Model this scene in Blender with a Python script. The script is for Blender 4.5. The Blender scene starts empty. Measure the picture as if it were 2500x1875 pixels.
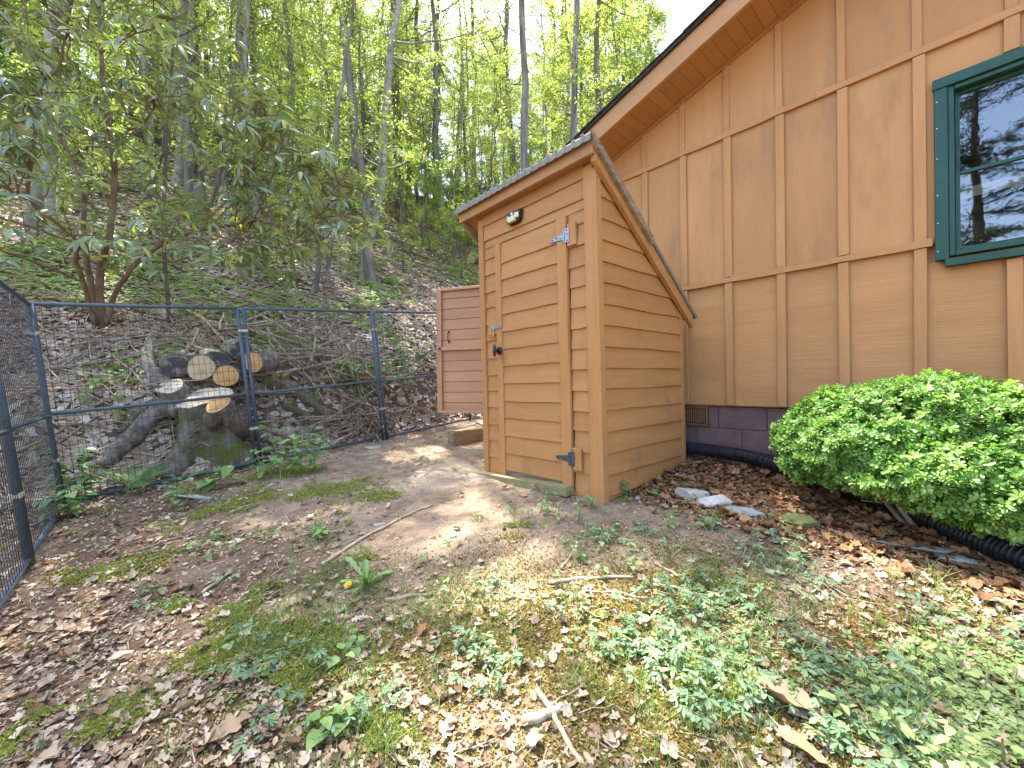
import bpy, bmesh, math, random
import numpy as np
from mathutils import Vector, Matrix, Euler

# ------------------------------------------------------------------ camera, sky, sun, exposure
scene = bpy.context.scene
col = scene.collection
CZ = 1.0                       # camera height; the yard lies about 1 m below it
FPX = 1020.0                   # focal length in pixels of the 2500 px wide photograph
ROLL = math.radians(0.55)
cam_d = bpy.data.cameras.new('camera')
cam_d.sensor_width = 36.0
cam_d.lens = FPX / 2500 * 36
cam_d.clip_start = 0.02
cam_d.clip_end = 600
cam = bpy.data.objects.new('camera', cam_d)
cam.location = (0, 0, CZ)
cam.rotation_euler = (math.radians(90), ROLL, 0)
col.objects.link(cam)
scene.camera = cam

SUN_EL = math.radians(66)
SUN_AZ = math.radians(-36)     # measured from straight ahead, negative to the left
world = bpy.data.worlds.new('World')
scene.world = world
world.use_nodes = True
wn = world.node_tree
bg = wn.nodes['Background']
sky = wn.nodes.new('ShaderNodeTexSky')
sky.sky_type = 'NISHITA'
sky.sun_disc = False
sky.sun_elevation = SUN_EL
sky.sun_rotation = SUN_AZ
sky.air_density = 1.0
sky.dust_density = 2.5
sky.ozone_density = 1.0
wn.links.new(sky.outputs[0], bg.inputs[0])
bg.inputs[1].default_value = 0.15
sun_d = bpy.data.lights.new('sun', 'SUN')
sun_d.energy = 4.5
sun_d.angle = math.radians(0.55)
sun_d.color = (1.0, 0.95, 0.86)
sun = bpy.data.objects.new('sun', sun_d)
sdir = Vector((math.sin(SUN_AZ) * math.cos(SUN_EL), math.cos(SUN_AZ) * math.cos(SUN_EL), math.sin(SUN_EL)))
sun.rotation_euler = sdir.to_track_quat('Z', 'Y').to_euler()
sun.location = sdir * 40
col.objects.link(sun)
vs = scene.view_settings
vs.view_transform = 'Standard'
vs.look = 'None'
vs.exposure = 2.6
vs.gamma = 1.0
vs.use_curve_mapping = False
scene.render.engine = 'CYCLES'
cy = scene.cycles
cy.use_denoising = True
cy.max_bounces = 8
cy.diffuse_bounces = 4
cy.glossy_bounces = 3
cy.transmission_bounces = 4
cy.transparent_max_bounces = 6
cy.caustics_reflective = False
cy.caustics_refractive = False

# ------------------------------------------------------------------ helpers
def R_(seed):
    return np.random.default_rng(seed)

def at(px, py, Y):
    """a point of the photograph (2500 x 1875 pixels) at the distance Y ahead of the camera"""
    dx, dz = (px - 1250) / FPX, (937.5 - py) / FPX
    c, s = math.cos(ROLL), math.sin(ROLL)
    return np.array([(dx * c + dz * s) * Y, Y, CZ + (-dx * s + dz * c) * Y])

def mesh_np(name, verts, faces, mat=None, smooth=False, attr=None):
    """faces: a list of (n,k) index arrays; attr: one float per face, stored as 'rnd'"""
    verts = np.asarray(verts, dtype=np.float32)
    if isinstance(faces, np.ndarray):
        faces = [faces]
    faces = [np.asarray(f, dtype=np.int32) for f in faces if len(f)]
    me = bpy.data.meshes.new(name)
    me.vertices.add(len(verts))
    me.vertices.foreach_set('co', verts.ravel())
    loops = np.concatenate([f.ravel() for f in faces])
    tot = np.concatenate([np.full(len(f), f.shape[1], dtype=np.int32) for f in faces])
    start = np.concatenate([[0], np.cumsum(tot)[:-1]]).astype(np.int32)
    me.loops.add(len(loops))
    me.loops.foreach_set('vertex_index', loops)
    me.polygons.add(len(tot))
    me.polygons.foreach_set('loop_start', start)
    me.polygons.foreach_set('loop_total', tot)
    if smooth:
        me.polygons.foreach_set('use_smooth', np.ones(len(tot), dtype=bool))
    if attr is not None:
        a = me.attributes.new('rnd', 'FLOAT', 'FACE')
        a.data.foreach_set('value', np.asarray(attr, dtype=np.float32))
    me.update(calc_edges=True)
    if mat is not None:
        for m in (mat if isinstance(mat, (list, tuple)) else [mat]):
            me.materials.append(m)
    return me

def obj(name, me, parent=None, loc=None, rot=None, scale=None):
    o = bpy.data.objects.new(name, me)
    col.objects.link(o)
    if parent is not None:
        o.parent = parent
    if loc is not None:
        o.location = tuple(float(c) for c in loc)
    if rot is not None:
        o.rotation_euler = rot
    if scale is not None:
        o.scale = (scale,) * 3 if isinstance(scale, (int, float)) else scale
    return o

def empty(name, loc=(0, 0, 0), rot=None):
    o = bpy.data.objects.new(name, None)
    o.empty_display_size = 0.1
    col.objects.link(o)
    o.location = tuple(float(c) for c in loc)
    if rot is not None:
        o.rotation_euler = rot
    return o

def tag(o, label=None, cat=None, group=None, kind=None):
    if label: o['label'] = label
    if cat: o['category'] = cat
    if group: o['group'] = group
    if kind: o['kind'] = kind
    return o

KIDS = {}
def kids(o):
    return [c for c in o.children]

def copy_tree(o, parent=None):
    c = o.copy()
    col.objects.link(c)
    c.parent = parent
    for ch in o.children:
        d = ch.copy()
        col.objects.link(d)
        d.parent = c
        for g in ch.children:
            e = g.copy()
            col.objects.link(e)
            e.parent = d
    return c

class MB:
    """collects simple solids into one mesh"""
    def __init__(self):
        self.v, self.f, self.n = [], [], 0
    def add(self, v, f):
        v = np.asarray(v, dtype=float)
        self.v.append(v)
        for q in f:
            self.f.append(tuple(int(i) + self.n for i in q))
        self.n += len(v)
        return self
    def box(self, x0, x1, y0, y1, z0, z1):
        v = [(x0, y0, z0), (x1, y0, z0), (x1, y1, z0), (x0, y1, z0), (x0, y0, z1), (x1, y0, z1), (x1, y1, z1), (x0, y1, z1)]
        f = [(0, 3, 2, 1), (4, 5, 6, 7), (0, 1, 5, 4), (1, 2, 6, 5), (2, 3, 7, 6), (3, 0, 4, 7)]
        return self.add(v, f)
    def prism(self, poly, axis, a, b):
        """poly: points in the two other axes (in x,y,z order), extruded along axis from a to b"""
        n = len(poly)
        vs_ = []
        for t in (a, b):
            for p in poly:
                q = list(p)
                q.insert(axis, t)
                vs_.append(q)
        f = [tuple(range(n))[::-1], tuple(range(n, 2 * n))]
        for i in range(n):
            j = (i + 1) % n
            f.append((i, j, n + j, n + i))
        return self.add(vs_, f)
    def tube(self, pts, radii, sides=8, cap=True):
        v, f = tube(pts, radii, sides, cap)
        return self.add(v, f)
    def mesh(self, name, mat, smooth=False, fix=True):
        me = bpy.data.meshes.new(name)
        me.from_pydata(np.concatenate(self.v).tolist(), [], self.f)
        if fix:
            bm = bmesh.new()
            bm.from_mesh(me)
            bmesh.ops.recalc_face_normals(bm, faces=bm.faces)
            bm.to_mesh(me)
            bm.free()
        if smooth:
            me.polygons.foreach_set('use_smooth', np.ones(len(me.polygons), dtype=bool))
        for m in (mat if isinstance(mat, (list, tuple)) else [mat]):
            me.materials.append(m)
        me.update()
        return me
    def build(self, name, mat, parent=None, smooth=False, bevel=0.0, **kw):
        me = self.mesh(name, mat, smooth)
        if bevel:
            bm = bmesh.new()
            bm.from_mesh(me)
            bmesh.ops.bevel(bm, geom=list(bm.edges), offset=bevel, segments=1, affect='EDGES', clamp_overlap=True)
            bm.to_mesh(me)
            bm.free()
        return obj(name, me, parent, **kw)

def tube(pts, radii, sides=8, cap=True, jit=None):
    pts = np.asarray(pts, dtype=float)
    n = len(pts)
    if np.isscalar(radii):
        radii = np.full(n, radii)
    radii = np.asarray(radii, dtype=float)
    tan = np.gradient(pts, axis=0)
    tan /= np.linalg.norm(tan, axis=1)[:, None] + 1e-12
    ref = np.array([0, 0, 1.0]) if abs(tan[0][2]) < 0.9 else np.array([1.0, 0, 0])
    u = np.cross(tan[0], ref); u /= np.linalg.norm(u)
    ang = np.arange(sides) * 2 * np.pi / sides
    V = np.zeros((n, sides, 3))
    for i in range(n):
        u = u - tan[i] * np.dot(u, tan[i]); u /= np.linalg.norm(u) + 1e-12
        w = np.cross(tan[i], u)
        rr = radii[i] * (np.ones(sides) if jit is None else jit[i])
        V[i] = pts[i] + (np.cos(ang) * rr)[:, None] * u + (np.sin(ang) * rr)[:, None] * w
    F = []
    for i in range(n - 1):
        a = i * sides
        for k in range(sides):
            k2 = (k + 1) % sides
            F.append((a + k, a + k2, a + sides + k2, a + sides + k))
    V = V.reshape(-1, 3)
    if cap:
        F.append(tuple(range(sides))[::-1])
        F.append(tuple(range((n - 1) * sides, n * sides)))
    return V, F

def bake(tv, tf, M, T):
    """copies of the template (tv, tf) under N 3x3 matrices and N shifts, as arrays"""
    tv = np.asarray(tv, dtype=float)
    V = np.einsum('nij,kj->nki', M, tv) + T[:, None, :]
    off = (np.arange(len(M)) * len(tv))[:, None, None]
    fs = []
    for f in tf:
        f = np.asarray(f, dtype=np.int64)
        fs.append((f[None] + off).reshape(-1, f.shape[1]))
    return V.reshape(-1, 3), fs, [len(f) for f in tf]

def frames(rng, N, tilt, size, normal=None, yaw=None, stretch=None):
    """N leaf frames: x along the leaf, z up tilted by up to `tilt` radians"""
    yaw = rng.uniform(0, 2 * np.pi, N) if yaw is None else yaw
    tx, ty = rng.normal(0, tilt, N), rng.normal(0, tilt, N)
    cyw, syw = np.cos(yaw), np.sin(yaw)
    x = np.stack([cyw * np.cos(tx), syw * np.cos(tx), np.sin(tx)], 1)
    side = np.stack([-syw, cyw, np.zeros(N)], 1)
    z0 = np.cross(x, side)
    y = side * np.cos(ty)[:, None] + z0 * np.sin(ty)[:, None]
    z = np.cross(x, y)
    M = np.stack([x, y, z], 2) * np.asarray(size).reshape(-1, 1, 1)
    return M

def mesh_of_copies(name, tv, tf, M, T, mat, rng, smooth=False):
    V, fs, k = bake(tv, tf, M, T)
    r = rng.random(len(M))
    at_ = np.concatenate([np.repeat(r, kk) for kk in k])
    return mesh_np(name, V, fs, mat, smooth, at_)

# value noise
def _hash(ix, iy, seed):
    h = (ix.astype(np.int64) * 374761393 + iy.astype(np.int64) * 668265263 + seed * 1442695041) & 0x7fffffff
    h = ((h ^ (h >> 13)) * 1274126177) & 0x7fffffff
    return ((h ^ (h >> 16)) & 0xffff) / 65535.0
def vnoise(x, y, seed=0):
    ix, iy = np.floor(x), np.floor(y)
    fx, fy = x - ix, y - iy
    fx, fy = fx * fx * (3 - 2 * fx), fy * fy * (3 - 2 * fy)
    a, b = _hash(ix, iy, seed), _hash(ix + 1, iy, seed)
    c, d = _hash(ix, iy + 1, seed), _hash(ix + 1, iy + 1, seed)
    return (a * (1 - fx) + b * fx) * (1 - fy) + (c * (1 - fx) + d * fx) * fy
def fbm(x, y, seed=0, oct=4):
    s, a, t = 0, 1.0, 0
    for k in range(oct):
        s = s + a * vnoise(x * 2 ** k + 17.3 * k, y * 2 ** k - 9.1 * k, seed + k)
        t += a
        a *= 0.5
    return s / t
def sstep(a, b, x):
    t = np.clip((x - a) / (b - a), 0, 1)
    return t * t * (3 - 2 * t)

# ------------------------------------------------------------------ materials
def new_mat(name):
    m = bpy.data.materials.new(name)
    m.use_nodes = True
    nt = m.node_tree
    return m, nt, nt.nodes['Principled BSDF']

def N_(nt, t, **kw):
    n = nt.nodes.new(t)
    for k, v in kw.items():
        if hasattr(n, k):
            setattr(n, k, v)
        else:
            n.inputs[k.replace('_', ' ')].default_value = v
    return n

def ramp(nt, stops):
    r = nt.nodes.new('ShaderNodeValToRGB')
    e = r.color_ramp.elements
    while len(e) < len(stops):
        e.new(0.5)
    for k, (p, c) in enumerate(stops):
        e[k].position = p
        e[k].color = (*c, 1)
    return r

def coords(nt, scale, kind='Object'):
    tc = nt.nodes.new('ShaderNodeTexCoord')
    mp = nt.nodes.new('ShaderNodeMapping')
    mp.inputs['Scale'].default_value = scale if isinstance(scale, tuple) else (scale,) * 3
    nt.links.new(tc.outputs[kind], mp.inputs[0])
    return mp

def surf(name, stops, scale=4.0, rough=0.8, bump=0.3, bscale=None, bdist=0.01, detail=6, spec=0.3, metal=0.0, rndshift=0.0, dirt=None, dirt_scale=2.0, rough_var=0.0):
    """noise-coloured opaque surface with fine relief; dirt=(colour, lo, hi) lays stains of their own shape over it"""
    m, nt, b = new_mat(name)
    L = nt.links.new
    mp = coords(nt, scale)
    nz = N_(nt, 'ShaderNodeTexNoise', Scale=1.0, Detail=detail, Roughness=0.6)
    oi = nt.nodes.new('ShaderNodeObjectInfo')
    if rndshift:
        ad = N_(nt, 'ShaderNodeVectorMath', operation='MULTIPLY_ADD')
        ad.inputs[1].default_value = (37, 21, 53)
        cmb = nt.nodes.new('ShaderNodeCombineXYZ')
        for k in range(3): L(oi.outputs['Random'], cmb.inputs[k])
        L(cmb.outputs[0], ad.inputs[0]); L(mp.outputs[0], ad.inputs[2])
        L(ad.outputs[0], nz.inputs['Vector'])
    else:
        L(mp.outputs[0], nz.inputs['Vector'])
    rp = ramp(nt, stops)
    L(nz.outputs['Fac'], rp.inputs[0])
    out = rp.outputs[0]
    if rndshift:
        hv = nt.nodes.new('ShaderNodeHueSaturation')
        mr = N_(nt, 'ShaderNodeMapRange')
        mr.inputs['To Min'].default_value = 1 - rndshift
        mr.inputs['To Max'].default_value = 1 + rndshift
        L(oi.outputs['Random'], mr.inputs['Value'])
        L(mr.outputs[0], hv.inputs['Value'])
        L(out, hv.inputs['Color'])
        out = hv.outputs[0]
    if dirt:
        dn = N_(nt, 'ShaderNodeTexNoise', Scale=1.0, Detail=8, Roughness=0.65)
        dm = coords(nt, dirt_scale)
        L(dm.outputs[0], dn.inputs['Vector'])
        mr = N_(nt, 'ShaderNodeMapRange')
        mr.inputs['From Min'].default_value = dirt[1]
        mr.inputs['From Max'].default_value = dirt[2]
        L(dn.outputs['Fac'], mr.inputs['Value'])
        mx = nt.nodes.new('ShaderNodeMixRGB')
        mx.inputs[2].default_value = (*dirt[0], 1)
        L(mr.outputs[0], mx.inputs[0]); L(out, mx.inputs[1])
        out = mx.outputs[0]
    L(out, b.inputs['Base Color'])
    b.inputs['Roughness'].default_value = rough
    b.inputs['Specular IOR Level'].default_value = spec
    b.inputs['Metallic'].default_value = metal
    if rough_var:
        mr = N_(nt, 'ShaderNodeMapRange')
        mr.inputs['To Min'].default_value = rough - rough_var
        mr.inputs['To Max'].default_value = rough + rough_var
        L(nz.outputs['Fac'], mr.inputs['Value']); L(mr.outputs[0], b.inputs['Roughness'])
    if bump:
        bm_ = coords(nt, bscale if bscale else scale)
        n2 = N_(nt, 'ShaderNodeTexNoise', Scale=1.0, Detail=8, Roughness=0.6)
        L(bm_.outputs[0], n2.inputs['Vector'])
        bp = N_(nt, 'ShaderNodeBump', Strength=bump, Distance=bdist)
        L(n2.outputs['Fac'], bp.inputs['Height'])
        L(bp.outputs[0], b.inputs['Normal'])
    return m

def leafm(name, stops, rough=0.5, trans=0.4, tcol=None, spec=0.4, vein=0.0):
    """leaf: colour picked per leaf, part of the light passes through"""
    m, nt, b = new_mat(name)
    L = nt.links.new
    at_ = nt.nodes.new('ShaderNodeAttribute'); at_.attribute_name = 'rnd'
    oi = nt.nodes.new('ShaderNodeObjectInfo')
    ad = N_(nt, 'ShaderNodeMath', operation='ADD')
    L(at_.outputs['Fac'], ad.inputs[0]); L(oi.outputs['Random'], ad.inputs[1])
    fr = N_(nt, 'ShaderNodeMath', operation='FRACT')
    L(ad.outputs[0], fr.inputs[0])
    rp = ramp(nt, stops)
    L(fr.outputs[0], rp.inputs[0])
    out = rp.outputs[0]
    if vein:
        mp = coords(nt, 60.0)
        nz = N_(nt, 'ShaderNodeTexNoise', Scale=1.0, Detail=4)
        L(mp.outputs[0], nz.inputs['Vector'])
        mr = N_(nt, 'ShaderNodeMapRange')
        mr.inputs['To Min'].default_value = 1 - vein
        mr.inputs['To Max'].default_value = 1 + vein
        L(nz.outputs['Fac'], mr.inputs['Value'])
        hv = nt.nodes.new('ShaderNodeHueSaturation')
        L(mr.outputs[0], hv.inputs['Value']); L(out, hv.inputs['Color'])
        out = hv.outputs[0]
    L(out, b.inputs['Base Color'])
    b.inputs['Roughness'].default_value = rough
    b.inputs['Specular IOR Level'].default_value = spec
    if trans:
        tr = nt.nodes.new('ShaderNodeBsdfTranslucent')
        if tcol:
            mx = nt.nodes.new('ShaderNodeMixRGB')
            mx.blend_type = 'MULTIPLY'
            mx.inputs[0].default_value = 1
            mx.inputs[2].default_value = (*tcol, 1)
            L(out, mx.inputs[1]); L(mx.outputs[0], tr.inputs[0])
        else:
            L(out, tr.inputs[0])
        ms = nt.nodes.new('ShaderNodeMixShader')
        ms.inputs[0].default_value = trans
        L(b.outputs[0], ms.inputs[1]); L(tr.outputs[0], ms.inputs[2])
        L(ms.outputs[0], nt.nodes['Material Output'].inputs[0])
    return m

M = {}
TAN = [(0.2, (0.382, 0.179, 0.058)), (0.5, (0.439, 0.213, 0.073)), (0.8, (0.481, 0.246, 0.091))]
TANL = [(0.2, (0.389, 0.190, 0.068)), (0.5, (0.447, 0.226, 0.085)), (0.8, (0.488, 0.258, 0.102))]
PINK = [(0.2, (0.41, 0.215, 0.11)), (0.5, (0.46, 0.25, 0.132)), (0.8, (0.50, 0.285, 0.155))]
M['paint_h'] = surf('paint_along', TAN, (1.5, 1.5, 14), 0.62, 0.25, (5, 5, 190), 0.004, rndshift=0.06, dirt=((0.228, 0.122, 0.057), 0.58, 0.86), dirt_scale=(3.5, 3.5, 2.0))
M['paint_v'] = surf('paint_upright', TAN, (14, 14, 1.5), 0.62, 0.28, (190, 190, 5), 0.004, rndshift=0.06, dirt=((0.228, 0.122, 0.057), 0.58, 0.86), dirt_scale=(3.5, 3.5, 2.0))
M['wall_up'] = surf('wall_plywood', TANL, (5, 5, 0.8), 0.66, 0.22, (120, 120, 3), 0.004, rndshift=0.09, dirt=((0.274, 0.144, 0.065), 0.52, 0.8), dirt_scale=(3.4, 3.4, 0.9))
M['wall_low'] = surf('wall_cedar_relief', TANL, (1.2, 1.2, 10), 0.66, 0.55, (2.6, 2.6, 95), 0.006, rndshift=0.07, dirt=((0.304, 0.175, 0.076), 0.62, 0.85), dirt_scale=3.0)
M['batten'] = surf('batten_paint', TANL, (14, 14, 1.5), 0.64, 0.5, (120, 120, 8), 0.004, rndshift=0.05)
M['band'] = surf('band_paint', TANL, (2, 2, 14), 0.64, 0.5, (9, 9, 130), 0.004, rndshift=0.05, dirt=((0.251, 0.167, 0.099), 0.6, 0.75), dirt_scale=9.0)
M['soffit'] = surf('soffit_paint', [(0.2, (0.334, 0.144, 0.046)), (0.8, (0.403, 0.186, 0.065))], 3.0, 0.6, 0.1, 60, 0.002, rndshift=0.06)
M['fascia'] = surf('fascia_paint', [(0.2, (0.380, 0.190, 0.072)), (0.8, (0.456, 0.251, 0.106))], (2, 2, 8), 0.6, 0.3, (9, 9, 90), 0.004, dirt=((0.228, 0.129, 0.061), 0.6, 0.8), dirt_scale=6.0)
M['hatch'] = surf('hatch_paint', PINK, (2, 2, 14), 0.62, 0.25, (6, 6, 170), 0.004, rndshift=0.06)
M['rawwood'] = surf('weathered_wood', [(0.25, (0.14, 0.09, 0.055)), (0.5, (0.26, 0.19, 0.12)), (0.75, (0.36, 0.29, 0.19))], (8, 8, 30), 0.85, 0.6, (20, 20, 120), 0.006)
M['sill'] = surf('mossy_plank', [(0.3, (0.20, 0.165, 0.075)), (0.5, (0.27, 0.22, 0.11)), (0.75, (0.17, 0.20, 0.06))], (6, 6, 6), 0.9, 0.5, 60, 0.005)
M['tin'] = surf('roof_metal', [(0.3, (0.18, 0.17, 0.125)), (0.7, (0.25, 0.235, 0.175))], 6.0, 0.5, 0.1, 40, 0.003, spec=0.5, dirt=((0.10, 0.105, 0.05), 0.55, 0.75), dirt_scale=12.0)
M['shingle'] = surf('shingle', [(0.3, (0.022, 0.018, 0.016)), (0.7, (0.06, 0.05, 0.045))], 30.0, 0.95, 0.8, 120, 0.005)
M['block'] = surf('painted_block', [(0.3, (0.142, 0.084, 0.078)), (0.7, (0.203, 0.124, 0.115))], 8.0, 0.7, 0.6, 45, 0.006, rndshift=0.06, dirt=((0.095, 0.061, 0.054), 0.55, 0.8), dirt_scale=7.0)
M['mortar'] = surf('painted_mortar', [(0.3, (0.115, 0.070, 0.065)), (0.7, (0.162, 0.101, 0.095))], 20.0, 0.8, 0.5, 60, 0.005)
M['vent'] = surf('vent_louvre', [(0.3, (0.16, 0.085, 0.04)), (0.7, (0.22, 0.12, 0.06))], 10.0, 0.5, 0.1, 50, 0.002, spec=0.4)
M['green'] = surf('green_trim', [(0.25, (0.004, 0.042, 0.027)), (0.75, (0.009, 0.068, 0.044))], (14, 14, 3), 0.5, 0.3, (80, 80, 8), 0.004, spec=0.45, dirt=((0.03, 0.085, 0.058), 0.6, 0.75), dirt_scale=9.0)
M['dark'] = surf('dark_inside', [(0.3, (0.012, 0.011, 0.01)), (0.7, (0.02, 0.018, 0.016))], 3.0, 0.9, 0)
M['room'] = surf('room_wall', [(0.3, (0.16, 0.14, 0.12)), (0.7, (0.20, 0.175, 0.15))], 3.0, 0.9, 0)
M['cream'] = surf('cream_cloth', [(0.3, (0.62, 0.55, 0.40)), (0.7, (0.70, 0.63, 0.48))], 9.0, 0.9, 0.2, 60)
M['zinc'] = surf('zinc_hinge', [(0.3, (0.26, 0.28, 0.31)), (0.7, (0.44, 0.46, 0.49))], 30.0, 0.45, 0.2, 90, 0.002, metal=0.8, spec=0.5)
M['iron'] = surf('dark_hinge', [(0.3, (0.06, 0.07, 0.08)), (0.7, (0.15, 0.165, 0.18))], 40.0, 0.5, 0.2, 90, 0.002, metal=0.6)
M['brass'] = surf('brass', [(0.3, (0.50, 0.31, 0.08)), (0.7, (0.65, 0.43, 0.14))], 30.0, 0.35, 0.1, 90, 0.001, metal=0.9)
M['steel'] = surf('steel', [(0.3, (0.50, 0.50, 0.50)), (0.7, (0.62, 0.62, 0.62))], 30.0, 0.3, 0.1, 90, 0.001, metal=0.9)
M['black'] = surf('black_plastic', [(0.3, (0.008, 0.008, 0.009)), (0.7, (0.015, 0.015, 0.017))], 20.0, 0.35, 0.05, 60, 0.001, spec=0.5)
M['pipe'] = surf('black_pipe', [(0.3, (0.010, 0.011, 0.014)), (0.7, (0.024, 0.026, 0.032))], 12.0, 0.42, 0.05, 60, 0.001, spec=0.5, dirt=((0.10, 0.085, 0.065), 0.6, 0.8), dirt_scale=14.0)
M['led'] = surf('lamp_lens', [(0.3, (0.62, 0.55, 0.36)), (0.7, (0.78, 0.70, 0.48))], 200.0, 0.35, 0.5, 300, 0.002, spec=0.5)
M['white'] = surf('white_plastic', [(0.3, (0.72, 0.72, 0.70)), (0.7, (0.8, 0.8, 0.78))], 9.0, 0.4, 0)
M['fence'] = surf('fence_tube', [(0.3, (0.042, 0.062, 0.082)), (0.7, (0.070, 0.096, 0.122))], 9.0, 0.48, 0.1, 80, 0.001, spec=0.5, dirt=((0.13, 0.115, 0.09), 0.62, 0.85), dirt_scale=7.0)
M['wire'] = surf('fence_wire', [(0.3, (0.028, 0.032, 0.038)), (0.7, (0.05, 0.055, 0.062))], 20.0, 0.5, 0)
M['clamp'] = surf('clamp_band', [(0.3, (0.38, 0.34, 0.24)), (0.7, (0.55, 0.50, 0.38))], 30.0, 0.5, 0.1, 80, 0.001, metal=0.5)
BK = dict(rough=0.92, spec=0.15)
M['bark_grey'] = surf('grey_bark', [(0.28, (0.075, 0.062, 0.048)), (0.48, (0.17, 0.15, 0.12)), (0.72, (0.30, 0.285, 0.24))], (7, 7, 1.6), bump=1.0, bscale=(28, 28, 4), bdist=0.03, rndshift=0.22, dirt=((0.115, 0.135, 0.05), 0.56, 0.74), dirt_scale=1.3, **BK)
M['bark_dark'] = surf('dark_bark', [(0.28, (0.045, 0.036, 0.026)), (0.5, (0.11, 0.09, 0.065)), (0.75, (0.21, 0.18, 0.14))], (9, 9, 1.4), bump=1.0, bscale=(34, 34, 4), bdist=0.03, rndshift=0.2, dirt=((0.09, 0.11, 0.04), 0.56, 0.75), dirt_scale=1.6, **BK)
M['bark_pale'] = surf('pale_bark', [(0.28, (0.14, 0.12, 0.09)), (0.48, (0.28, 0.26, 0.21)), (0.72, (0.44, 0.42, 0.36))], (6, 6, 9), bump=0.8, bscale=(22, 22, 26), bdist=0.012, rndshift=0.15, dirt=((0.14, 0.15, 0.07), 0.5, 0.68), dirt_scale=2.4, **BK)
M['bark_red'] = surf('reddish_stem', [(0.25, (0.075, 0.045, 0.028)), (0.5, (0.16, 0.10, 0.058)), (0.75, (0.25, 0.19, 0.12))], (9, 9, 5), bump=0.7, bscale=(40, 40, 12), bdist=0.008, rndshift=0.1, dirt=((0.19, 0.17, 0.09), 0.5, 0.68), dirt_scale=4.0, **BK)
M['bark_log'] = surf('log_bark', [(0.28, (0.07, 0.055, 0.042)), (0.5, (0.18, 0.15, 0.12)), (0.75, (0.34, 0.31, 0.27))], (14, 14, 14), bump=1.0, bscale=(40, 40, 40), bdist=0.015, rndshift=0.2, dirt=((0.10, 0.125, 0.035), 0.56, 0.72), dirt_scale=5.0, **BK)
M['bark_moss'] = surf('mossy_root', [(0.28, (0.06, 0.045, 0.03)), (0.46, (0.15, 0.12, 0.085)), (0.75, (0.27, 0.235, 0.19))], (9, 9, 9), bump=1.0, bscale=(35, 35, 35), bdist=0.02, rndshift=0.15, dirt=((0.11, 0.13, 0.025), 0.47, 0.62), dirt_scale=4.5, **BK)
M['deadwood'] = surf('dead_branch', [(0.28, (0.14, 0.10, 0.065)), (0.5, (0.29, 0.22, 0.15)), (0.75, (0.46, 0.385, 0.29))], (12, 12, 12), bump=0.5, bscale=60, bdist=0.005, rndshift=0.28, **BK)
M['stick'] = surf('pale_stick', [(0.28, (0.24, 0.18, 0.115)), (0.5, (0.38, 0.30, 0.21)), (0.75, (0.54, 0.45, 0.34))], (14, 14, 14), bump=0.5, bscale=70, bdist=0.004, rndshift=0.15, **BK)

def cutwood(name, a, b_, mid):
    """sawn log end: growth rings about the local z axis, radial checks"""
    m, nt, b = new_mat(name)
    L = nt.links.new
    mp = coords(nt, 1.0)
    nz = N_(nt, 'ShaderNodeTexNoise', Scale=7.0, Detail=3)
    L(mp.outputs[0], nz.inputs['Vector'])
    mx = N_(nt, 'ShaderNodeMixRGB'); mx.inputs[0].default_value = 0.06
    L(mp.outputs[0], mx.inputs[1]); L(nz.outputs['Color'], mx.inputs[2])
    wv = N_(nt, 'ShaderNodeTexWave', Scale=26.0, Distortion=1.5, Detail=2.0)
    wv.wave_type = 'RINGS'; wv.rings_direction = 'Z'
    L(mx.outputs[0], wv.inputs['Vector'])
    r1 = ramp(nt, [(0.0, a), (1.0, b_)])
    L(wv.outputs['Fac'], r1.inputs[0])
    n2 = N_(nt, 'ShaderNodeTexNoise', Scale=9.0, Detail=6)
    L(mp.outputs[0], n2.inputs['Vector'])
    mr = N_(nt, 'ShaderNodeMapRange')
    mr.inputs['From Min'].default_value = 0.5; mr.inputs['From Max'].default_value = 0.7
    L(n2.outputs['Fac'], mr.inputs['Value'])
    m2 = nt.nodes.new('ShaderNodeMixRGB')
    m2.inputs[2].default_value = (*mid, 1)
    L(mr.outputs[0], m2.inputs[0]); L(r1.outputs[0], m2.inputs[1])
    L(m2.outputs[0], b.inputs['Base Color'])
    b.inputs['Roughness'].default_value = 0.85
    b.inputs['Specular IOR Level'].default_value = 0.2
    bp = N_(nt, 'ShaderNodeBump', Strength=0.4, Distance=0.004)
    L(n2.outputs['Fac'], bp.inputs['Height']); L(bp.outputs[0], b.inputs['Normal'])
    return m
M['cut_pale'] = cutwood('sawn_pale', (0.50, 0.37, 0.21), (0.62, 0.48, 0.30), (0.36, 0.27, 0.17))
M['cut_orange'] = cutwood('sawn_orange', (0.52, 0.29, 0.10), (0.62, 0.38, 0.16), (0.40, 0.21, 0.08))
M['cut_dark'] = cutwood('sawn_old', (0.055, 0.05, 0.05), (0.10, 0.09, 0.085), (0.32, 0.27, 0.18))
M['cut_stump'] = cutwood('sawn_stump', (0.50, 0.40, 0.27), (0.58, 0.47, 0.33), (0.24, 0.21, 0.18))

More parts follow.
